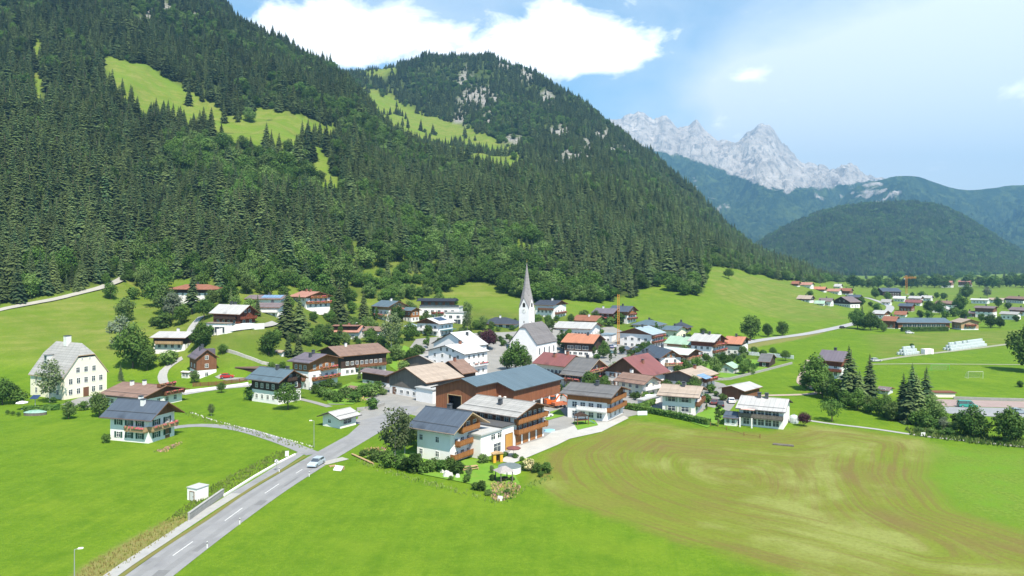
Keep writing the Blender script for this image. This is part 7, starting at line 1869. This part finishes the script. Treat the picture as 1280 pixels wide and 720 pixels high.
mb = MB(); mb.box(-2, 2, -1, 1, .8, .95); mb.box(-2, 2, -1, -.95, .95, 1.5); mb.box(-2, 2, .95, 1, .95, 1.5); mb.box(-2, -1.95, -.95, .95, .95, 1.5); mb.box(1.95, 2, -.95, .95, .95, 1.5); mb.tube((2, 0, .7), (3.4, 0, .5), .06); mb.build('bed', mat('rust_red_paint', (.5, .17, .08), (.4, .13, .07)), o)
for sx in (-1.2, 1.2):
    for sy in (-.9, .9):
        mb = MB(); an = [R(36 * i) for i in range(10)]; mb.prism([(sx + .4 * math.cos(a), sy - .12, .4 + .4 * math.sin(a)) for a in an], [(sx + .4 * math.cos(a), sy + .12, .4 + .4 * math.sin(a)) for a in an]); mb.build('wheel', M_TYRE, o)

# ------------------------------------------------------------------ cranes
M_CRANE = mat('yellow_crane_paint', (.62, .25, .03), (.55, .22, .03))


def lattice(mb, p, q, w, n):
    p, q = Vector(p), Vector(q); d = (q - p).normalized(); u = d.orthogonal().normalized() * w / 2; v = d.cross(u).normalized() * w / 2
    cs = [u + v, u - v, -u - v, -u + v]; r = max(.05, w * .07)
    for c in cs: mb.tube(p + c, q + c, r, n=4)
    for i in range(n):
        a, b = p.lerp(q, i / n), p.lerp(q, (i + 1) / n)
        for k in range(4): mb.tube(a + cs[k], b + cs[(k + 1) % 4], r * .7, n=3)


def crane(px, py, topy, label, jib, back, az, w):
    g = G(px, py); h = (py - topy) / FPX * g.y; o = thing('tower_crane', label, 'crane', g, R(az))
    mb = MB(); mb.box(-w * 1.3, w * 1.3, -w * 1.3, w * 1.3, 0, .6); mb.build('base', M_PATHCONC, o)
    mb = MB(); lattice(mb, (0, 0, .6), (0, 0, h), w, max(6, int(h / w / 1.3))); mb.build('mast', M_CRANE, o)
    if jib:
        mb = MB(); lattice(mb, (-back, 0, h * .97), (jib, 0, h * .97), w * .8, int(jib / w)); j = mb.build('jib', M_CRANE, o)
        mb = MB(); mb.box(-back, -back + 2, -.8, .8, h * .97 - 2.2, h * .97 - .6); mb.build('counterweight', M_PATHCONC, j)
        mb = MB(); lattice(mb, (0, 0, h), (0, 0, h * 1.12), w * .6, 3); mb.build('apex', M_CRANE, o)
        mb = MB(); mb.tube((0, 0, h * 1.12), (jib * .7, 0, h * .99), .06, n=4); mb.tube((0, 0, h * 1.12), (-back, 0, h * .99), .06, n=4); mb.build('tie_bar', M_CRANE, o)


crane(1133, 368, 346.5, 'yellow tower crane over the far hamlet', 17, 5, 20, 1.9)
crane(773, 432, 368, 'slim orange mast crane beside the broad white guest house', 0, 0, 30, .8)

# ------------------------------------------------------------------ bales, goals and sports things
M_BALE = mat('white_bale_film', (.50, .54, .54), (.40, .45, .46), scale=2, rough=.35, spec=.5)
bm_ = MB(); an = [R(30 * i) for i in range(12)]
bm_.prism([(.55 * math.cos(a), .55 * math.sin(a), 0) for a in an], [(.55 * math.cos(a), .55 * math.sin(a), .1) for a in an]); bm_ = MB()
r = .68
prof = [(r * .86, 0), (r, .1), (r, 1.08), (r * .86, 1.18)]
for i in range(3):
    bm_.prism([(prof[i][0] * math.cos(a), prof[i][0] * math.sin(a), prof[i][1]) for a in an], [(prof[i + 1][0] * math.cos(a), prof[i + 1][0] * math.sin(a), prof[i + 1][1]) for a in an])
bale_me = bm_.mesh('silage_bale', [M_BALE])
for (pa, pb, rows, tiers, lab, grp) in (((1188, 438.6), (1234, 432.2), 3, 3, 'white wrapped silage bale in the long stack by the gravel track', 'bales in the long stack'), ((1130, 444.5), (1150, 442.0), 3, 3, 'white wrapped silage bale in the small heap by the gravel track', 'bales in the small heap')):
    a, b = Vector(G(*pa)[:2]), Vector(G(*pb)[:2]); d = (b - a).normalized(); nn = Vector((-d.y, d.x)); L_ = (b - a).length
    for t in range(tiers):
        n = int((L_ - t * 1.6) / 1.5)
        for r_ in range(rows - t):
            for k in range(n):
                p = a + d * (t * .8 + .7 + 1.5 * k + rg.uniform(-.12, .12)) + nn * (1.4 * r_ + .7 * t)
                if t == tiers - 1 and rg.random() < .2: continue
                tag(link('silage_bale', bale_me, None, (p.x, p.y, float(H(p.x, p.y)) + 1.19 * t), rg.uniform(0, 6)), lab, 'bale', grp)
g = G(1159, 442.5); o = thing('container', 'white box container between the two bale stacks', 'container', g, R(14)); mb = MB(); mb.box(-2.3, 2.3, -1.2, 1.2, 0, 2.3); mb.build('body', PLASTER['white'], o); mb = MB(); mb.box(-1, 1, -1.24, -1.2, .1, 2.1); mb.build('door', PLASTER['grey'], o)


def goal(px, py, w, h, d, m, label, az):
    g = G(px, py); o = thing('goal', label, 'football goal', g, R(az)); mb = MB(); r = .05
    mb.tube((-w / 2, 0, 0), (-w / 2, 0, h), r); mb.tube((w / 2, 0, 0), (w / 2, 0, h), r); mb.tube((-w / 2, 0, h), (w / 2, 0, h), r)
    for s_ in (-1, 1): mb.tube((s_ * w / 2, 0, h), (s_ * w / 2, d * .4, h * .9), r * .6); mb.tube((s_ * w / 2, d * .4, h * .9), (s_ * w / 2, d, 0), r * .6); mb.tube((s_ * w / 2, 0, 0), (s_ * w / 2, d, 0), r * .6)
    mb.tube((-w / 2, d, 0), (w / 2, d, 0), r * .6); mb.build('frame', m, o)
    nt_ = MB()
    for k in range(1, 12): x = -w / 2 + w * k / 12; nt_.tube((x, d * .4, h * .9), (x, d, .02), .022, n=3); nt_.tube((x, 0, h), (x, d * .4, h * .9), .022, n=3)
    for k in range(1, 7): f = k / 7; nt_.tube((-w / 2, d * (.4 + .6 * f), h * .9 * (1 - f)), (w / 2, d * (.4 + .6 * f), h * .9 * (1 - f)), .022, n=3)
    nt_.build('net', mat('net_cord', (.35, .4, .3)), o)


goal(1219.5, 473, 5.2, 2.4, 2.0, M_WHITEPAINT, 'white football goal on the pitch near the right edge', 0); goal(1175.5, 463.5, 7.0, 2.2, 1.6, mat('green_goal_paint', (.12, .5, .1)), 'green-framed football goal left of the white goal', 2)


# ------------------------------------------------------------------ street furniture and garden things
def lamp(px, py, h, label, az):
    g = G(px, py); o = thing('street_lamp', label, 'street lamp', g, R(az)); mb = MB(); mb.cyl(0, 0, -.3, h, .075, .05, 8); mb.build('pole', M_METAL, o)
    mb = MB(); mb.tube((0, 0, h), (.55, 0, h + .12), .035); a = mb.build('arm', M_METAL, o); mb = MB(); mb.prism([(.4, -.14, h + .06), (1.0, -.16, h + .08), (1.0, .16, h + .08), (.4, .14, h + .06)], [(.45, -.1, h + .2), (.95, -.12, h + .2), (.95, .12, h + .2), (.45, .1, h + .2)]); mb.build('lamp_head', PLASTER['white'], a)


lamp(93, 737, 4.9, 'street lamp with a white head in the dry grass at the frame bottom', 10); lamp(392.5, 560, 5.9, 'street lamp at the corner of the side road and main road', 200); lamp(707, 437, 6.0, 'street lamp in the village behind the church choir', 30); lamp(444, 424, 7, 'pale pole lamp before the salmon-roofed house', 0)
g = G(345.5, 589); o = thing('road_sign', 'round white road sign with a dark slash beside the kerb wall', 'road sign', g, R(30)); mb = MB(); mb.cyl(0, 0, -.2, 2.3, .04, n=6); mb.build('post', M_METAL, o)
mb = MB(); an = [R(22.5 * i) for i in range(16)]; mb.prism([(.42 * math.cos(a), -.06, 1.95 + .42 * math.sin(a)) for a in an], [(.42 * math.cos(a), -.04, 1.95 + .42 * math.sin(a)) for a in an]); pl_ = mb.build('sign_plate', M_WHITEPAINT, o)
mb = MB()
for k in range(16):
    a, b = R(22.5 * k), R(22.5 * (k + 1)); mb.prism([(.42 * math.cos(a), -.07, 1.95 + .42 * math.sin(a)), (.42 * math.cos(b), -.07, 1.95 + .42 * math.sin(b)), (.36 * math.cos(b), -.07, 1.95 + .36 * math.sin(b)), (.36 * math.cos(a), -.07, 1.95 + .36 * math.sin(a))], [(.42 * math.cos(a), -.061, 1.95 + .42 * math.sin(a)), (.42 * math.cos(b), -.061, 1.95 + .42 * math.sin(b)), (.36 * math.cos(b), -.061, 1.95 + .36 * math.sin(b)), (.36 * math.cos(a), -.061, 1.95 + .36 * math.sin(a))])
mb.prism([(-.22, -.07, 1.68), (-.12, -.07, 1.64), (.22, -.07, 2.2), (.12, -.07, 2.26)], [(-.22, -.061, 1.68), (-.12, -.061, 1.64), (.22, -.061, 2.2), (.12, -.061, 2.26)]); mb.build('sign_mark', M_HAND, pl_)
g = G(358.7, 573.5); o = thing('road_sign', 'upright white board sign at the end of the kerb wall', 'road sign', g, R(20)); mb = MB(); mb.cyl(-.25, 0, -.2, 1.5, .035, n=6); mb.cyl(.25, 0, -.2, 1.5, .035, n=6); mb.build('post', M_METAL, o); mb = MB(); mb.box(-.36, .36, -.06, -.03, .5, 1.6); mb.build('sign_plate', M_WHITEPAINT, o)
g = G(423, 588); o = thing('road_sign', 'white and blue board lying tilted on the grass beside the road', 'road sign', g, R(-20)); mb = MB(); mb.prism([(-.9, -.5, .05), (.9, -.5, .05), (.9, .4, .75), (-.9, .4, .75)], [(-.9, -.5, .1), (.9, -.5, .1), (.9, .4, .8), (-.9, .4, .8)]); pl_ = mb.build('sign_plate', M_WHITEPAINT, o); mb = MB(); mb.prism([(-.1, -.45, .112), (.85, -.45, .112), (.85, .2, .62), (-.1, .2, .62)], [(-.1, -.45, .13), (.85, -.45, .13), (.85, .2, .64), (-.1, .2, .64)]); mb.build('sign_mark', mat('blue_sign', (.05, .12, .35)), pl_); mb = MB(); mb.box(-.8, -.7, .3, .9, 0, .7); mb.box(.7, .8, .3, .9, 0, .7); mb.build('stand', WOOD['pale'], o)
g = G(416, 583); o = thing('pallet', 'orange-brown wooden pallet beside the main road', 'pallet', g, R(30))
for k in range(5): mb = MB(); mb.box(-.7, .7, -.5 + .22 * k, -.38 + .22 * k, .12, .17); mb.build('board', WOOD['pale'], o)
mb = MB()
for x in (-.6, 0, .52): mb.box(x, x + .1, -.5, .5, 0, .12)
mb.build('bearer', WOOD['pale'], o)
g = G(408, 577); o = ribbon('gravel_patch', [(404, 580), (416, 577), (432, 573)], 2.4, mat('pale_gravel', (.36, .35, .32), (.30, .29, .26), scale=2), .07, 1.5)
for k, (px, py) in enumerate(((299.7, 655.5), (349, 590.5), (386.5, 596), (259, 685.5))):
    g = G(px, py); o = thing('delineator_post', 'white roadside marker post, %s' % ['on the right edge halfway down the road', 'on the verge under the round sign', 'on the right edge nearest the driving car', 'on the right edge lowest down the road'][k], 'marker post', g, 0.3, 'marker posts along the main road')
    mb = MB(); mb.prism([(-.07, -.05, -.2), (.07, -.05, -.2), (.07, .05, -.2), (-.07, .05, -.2)], [(-.06, -.04, .95), (.06, -.04, 1.02), (.06, .04, 1.02), (-.06, .04, .95)]); mb.build('post', M_WHITEPAINT, o); mb = MB(); mb.box(-.062, .062, -.06, .06, .68, .85); mb.build('band', M_HAND, o)
for k, dy in enumerate((0, .5)):
    a, b = G(440, 569), G(464, 580); o = thing('timber_beam', ['upper', 'lower'][k] + ' one of two long pale beams lying by the garden corner', 'timber beam', a); mb = MB(); d = b - a; mb.tube((dy, -dy, .25), (d.x + dy, d.y - dy, .25), .17, n=8); mb.build('beam', WOOD['pale'], o)
g = G(979, 557); o = thing('plank_stack', 'grey stack of planks lying on the mown field edge', 'plank stack', g, R(-22))
for k in range(3):
    for j in range(2): mb = MB(); mb.box(-2.2 + .1 * j, 2.2 - .05 * k, -.45 + .32 * k, -.17 + .32 * k, .02 + .13 * j, .14 + .13 * j); mb.build('plank', WOOD['grey'], o)
g = G(1154, 546); o = thing('notice_board', 'small white board standing beside the field path', 'board', g, R(10)); mb = MB(); mb.box(-.55, .55, -.03, .03, .2, 1.0); mb.build('board', M_WHITEPAINT, o); mb = MB(); mb.box(-.5, -.42, .03, .1, -.2, .9); mb.box(.42, .5, .03, .1, -.2, .9); mb.build('post', WOOD['grey'], o)
g = G(992.5, 528.5); o = thing('tank', 'round white tank beside the pink-awning house', 'tank', g); mb = MB(); prof = [(1.05, 0), (1.1, .4), (1.08, 1.3), (.85, 1.8), (.4, 2.0)]
for i in range(4): mb.prism([(prof[i][0] * math.cos(a), prof[i][0] * math.sin(a), prof[i][1]) for a in [R(30 * q) for q in range(12)]], [(prof[i + 1][0] * math.cos(a), prof[i + 1][0] * math.sin(a), prof[i + 1][1]) for a in [R(30 * q) for q in range(12)]])
mb.build('shell', M_BALE, o); mb = MB(); mb.cyl(0, 0, 2.0, 2.12, .3, n=10); mb.build('lid', M_METAL, o)


def parasol(px, py, h, r, m, label, closed=False):
    g = G(px, py); o = thing('parasol', label, 'parasol', g); mb = MB(); mb.cyl(0, 0, 0, h, .035, n=6); mb.cyl(0, 0, 0, .1, .3, n=8); mb.build('pole', M_METAL, o)
    mb = MB(); an = [R(45 * i) for i in range(8)]
    if closed: mb.prism([(.42 * math.cos(a), .42 * math.sin(a), .5) for a in an], [(.08 * math.cos(a), .08 * math.sin(a), h) for a in an])
    else:
        for i in range(8):
            a, b = an[i], an[(i + 1) % 8]; mb.face([(r * math.cos(a), r * math.sin(a), h - r * .28), (r * math.cos(b), r * math.sin(b), h - r * .28), (0, 0, h)]); mb.face([(r * math.cos(b), r * math.sin(b), h - r * .28 - .04), (r * math.cos(a), r * math.sin(a), h - r * .28 - .04), (0, 0, h - .04)])
            mb.face([(r * math.cos(a), r * math.sin(a), h - r * .28), (r * math.cos(a), r * math.sin(a), h - r * .28 - .2), (r * math.cos(b), r * math.sin(b), h - r * .28 - .2), (r * math.cos(b), r * math.sin(b), h - r * .28)])
    mb.build('canopy', m, o)


M_CLOTH = mat('white_parasol_cloth', (.78, .77, .74)); parasol(27.5, 512, 2.4, 1.5, M_CLOTH, 'white parasol at the left edge by the covered pool'); parasol(388, 488, 5.0, 1, M_CLOTH, 'tall closed white parasol before the orange farmhouse', True)
parasol(642, 571, 2.3, 1.5, mat('dark_red_cloth', (.2, .06, .05), (.12, .05, .05)), 'dark red parasol on the terrace before the hotel gate'); parasol(812, 503, 2.4, 1.4, M_CLOTH, 'white parasol on the raised terrace of the cream house')
g = G(44, 518.5); o = thing('pool', 'oval pool with a green cover on the lawn before the mansion', 'pool', g); mb = MB(); an = [R(15 * i) for i in range(24)]; mb.prism([(2.9 * math.cos(a), 1.7 * math.sin(a), -.1) for a in an], [(2.9 * math.cos(a), 1.7 * math.sin(a), .75) for a in an]); mb.build('rim', WOOD['grey'], o)
mb = MB(); mb.prism([(2.95 * math.cos(a), 1.75 * math.sin(a), .753) for a in an], [(1.6 * math.cos(a), .9 * math.sin(a), 1.15) for a in an]); mb.build('cover', mat('green_pool_cover', (.10, .26, .17), (.3, .42, .36), scale=.8), o)
g = G(44, 509); o = thing('solar_stand', 'tilted solar panel on a post before the mansion corner', 'solar panel', g); mb = MB(); mb.cyl(0, 0, 0, 2.6, .09, n=8); mb.build('post', M_METAL, o); mb = MB(); mb.prism([(-1.1, -.8, 2.4), (1.1, -.8, 2.4), (1.1, .8, 3.2), (-1.1, .8, 3.2)], [(-1.1, -.8, 2.48), (1.1, -.8, 2.48), (1.1, .8, 3.28), (-1.1, .8, 3.28)]); mb.build('panel', M_PANEL, o)

# things in the guest house garden
g = G(621.5, 577.5); o = thing('playhouse', 'yellow garden playhouse frame on the guest house lawn', 'playhouse', g, R(25)); M_YEL = mat('yellow_paint', (.62, .36, .03), (.55, .3, .03))
for s_ in (-1, 1): mb = MB(); mb.box(s_ * .75 - .3, s_ * .75 + .3, -.5, .5, 0, 1.75); mb.build('side', M_YEL, o)
mb = MB(); mb.box(-.45, .45, .3, .4, 0, 1.7); mb.build('back', WOOD['brown'], o); mb = MB(); mb.prism([(-1.2, -.7, 1.75), (1.2, -.7, 1.75), (1.2, -.7, 1.8), (0, -.7, 2.15), (-1.2, -.7, 1.8)], [(-1.2, .7, 1.75), (1.2, .7, 1.75), (1.2, .7, 1.8), (0, .7, 2.15), (-1.2, .7, 1.8)]); mb.build('roof', WOOD['pale'], o)
g = G(637, 590); o = thing('pool', 'round garden pool with a dark grey cover and white side', 'pool', g); mb = MB(); mb.cyl(0, 0, -.1, 1.15, 2.2, 2.2, 24); mb.build('rim', PLASTER['white'], o); mb = MB(); mb.cyl(0, 0, 1.153, 1.26, 2.25, 2.0, 24); mb.build('cover', mat('dark_pool_cover', (.10, .13, .13), (.14, .17, .17), scale=2), o)
g = G(630, 602); o = thing('gazebo', 'grey shingled garden gazebo before the round pool', 'gazebo', g, R(30))
for x in (-1.2, 1.2):
    for y in (-1.0, 1.0): mb = MB(); mb.box(x - .07, x + .07, y - .07, y + .07, 0, 2.0); mb.build('post', WOOD['grey'], o)
mb = MB(); mb.prism([(-1.6, -1.4, 2.0), (1.6, -1.4, 2.0), (1.6, 1.4, 2.0), (-1.6, 1.4, 2.0)], [(-.35, -.1, 2.85), (.35, -.1, 2.85), (.35, .1, 2.85), (-.35, .1, 2.85)]); mb.build('roof', mat('grey_shingle_cover', (.33, .30, .29), (.24, .22, .21), scale=3), o); mb = MB(); mb.box(-.8, .8, -.5, .5, .6, .7); mb.build('table', WOOD['dark'], o)
for k, (px, py, rr, m, lab) in enumerate(((661, 588, .9, mat('cream_blossom_bush', (.55, .46, .24), (.42, .4, .2), scale=4), 'round cream-flowered shrub right of the covered pool'),)):
    g = G(px, py); v, f = leaf_crown(77, 2.2, 1.25, .1, 26, 40, .28, .7); o = thing('bush', lab, 'bush', g); link('crown', np_mesh('crown', v, f, [m]), o); mb = MB(); mb.cyl(0, 0, -.2, 1.2, .08, n=6); mb.build('trunk', M_BARK, o)
for k, (px, py, c, lab) in enumerate(((560, 596, 2, 'pale boulder in the rockery left of the guest house terrace'), (554, 591, 1.5, 'small pale boulder beside the larger rockery boulder'), (625, 625, 1.3, 'white boulder at the tip of the garden'), (572, 597, 1.2, 'flat boulder under the guest house terrace'), (601, 609, 1.0, 'white boulder among the garden bushes'))):
    g = G(px, py); mb = MB(); g3 = np.random.default_rng(k); an = [R(45 * i) for i in range(8)]
    mb.prism([(c * .55 * math.cos(a) * g3.uniform(.8, 1.2), c * .5 * math.sin(a) * g3.uniform(.8, 1.2), -.2) for a in an], [(c * .35 * math.cos(a) * g3.uniform(.7, 1.2), c * .3 * math.sin(a) * g3.uniform(.7, 1.2), c * .5 * g3.uniform(.7, 1.1)) for a in an])
    tag(mb.build('boulder', mat('pale_boulder', (.55, .53, .49)), None, g), lab, 'boulder')
g = G(686, 539.5); o = thing('paddling_pool', 'oval light blue paddling pool on the bright terrace', 'paddling pool', g, .2); mb = MB(); an = [R(20 * i) for i in range(18)]; mb.prism([(1.5 * math.cos(a), 1.0 * math.sin(a), 0) for a in an], [(1.5 * math.cos(a), 1.0 * math.sin(a), .4) for a in an]); mb.build('rim', mat('light_blue_plastic', (.35, .58, .72)), o); mb = MB(); mb.prism([(1.3 * math.cos(a), .82 * math.sin(a), .403) for a in an], [(1.3 * math.cos(a), .82 * math.sin(a), .42) for a in an]); mb.build('water', mat('pool_water', (.25, .55, .7), rough=.1), o)
g = G(727, 531); o = thing('play_frame', 'timber climbing frame with a slide on the terrace of the grey-roofed house', 'play frame', g, R(20))
for x in (-1.5, 1.5):
    for y in (-.8, .8): mb = MB(); mb.box(x - .07, x + .07, y - .07, y + .07, 0, 2.4); mb.build('post', WOOD['brown'], o)
mb = MB(); mb.box(-1.6, 1.6, -.9, .9, 1.2, 1.3); mb.build('platform', WOOD['brown'], o); mb = MB(); mb.prism([(-1.7, -1.1, 2.3), (1.7, -1.1, 2.3), (0, -1.1, 3.1)], [(-1.7, 1.1, 2.3), (1.7, 1.1, 2.3), (0, 1.1, 3.1)]); mb.build('roof', WOOD['dark'], o); mb = MB(); mb.prism([(1.6, -.35, 1.2), (3.6, -.35, .1), (3.6, -.35, .18), (1.6, -.35, 1.3)], [(1.6, .35, 1.2), (3.6, .35, .1), (3.6, .35, .18), (1.6, .35, 1.3)]); mb.build('slide', mat('blue_slide', (.05, .2, .5)), o)
g = G(748, 519); o = thing('target_panel', 'small pale mint panel on the lawn before the long hedge', 'panel', G(748, 522), .1); mb = MB(); mb.box(-1.3, 1.3, -.03, .03, .1, 1.2); mb.build('panel', mat('pale_mint_panel', (.62, .72, .7)), o)
o.location = G(803, 519.5)
for k, (px, py, lab) in enumerate(((583, 588, 'on the guest house terrace'), (592, 587, 'right of the first terrace table'))):
    g = G(px, py); o = thing('garden_table', 'small garden table with benches ' + lab, 'garden table', g, .4); mb = MB(); mb.box(-.8, .8, -.4, .4, .7, .76); mb.build('top', WOOD['pale'], o)
    for x in (-.7, .7): mb = MB(); mb.box(x - .05, x + .05, -.35, .35, 0, .7); mb.build('leg', WOOD['pale'], o)
    for y in (-.75, .75): mb = MB(); mb.box(-.8, .8, y - .15, y + .15, .42, .47); mb.box(-.7, -.62, y - .12, y + .12, 0, .42); mb.box(.62, .7, y - .12, y + .12, 0, .42); mb.build('bench', WOOD['pale'], o)
# ------------------------------------------------------------------ haze in the valley air
mb = MB(); mb.box(-9600, 9600, -450, 9900, -4.4, 1530)
hz = mb.build('haze', [], None); hz['kind'] = 'stuff'
hm = bpy.data.materials.new('valley_haze'); hm.use_nodes = True
nt = hm.node_tree; nt.nodes.clear()
om = nt.nodes.new('ShaderNodeOutputMaterial'); pv = nt.nodes.new('ShaderNodeVolumePrincipled')
pv.inputs['Color'].default_value = (0.29, 0.62, 0.97, 1); pv.inputs['Density'].default_value = 0.00011; pv.inputs['Anisotropy'].default_value = 0.2
nt.links.new(pv.outputs[0], om.inputs['Volume'])
hz.data.materials.append(hm)
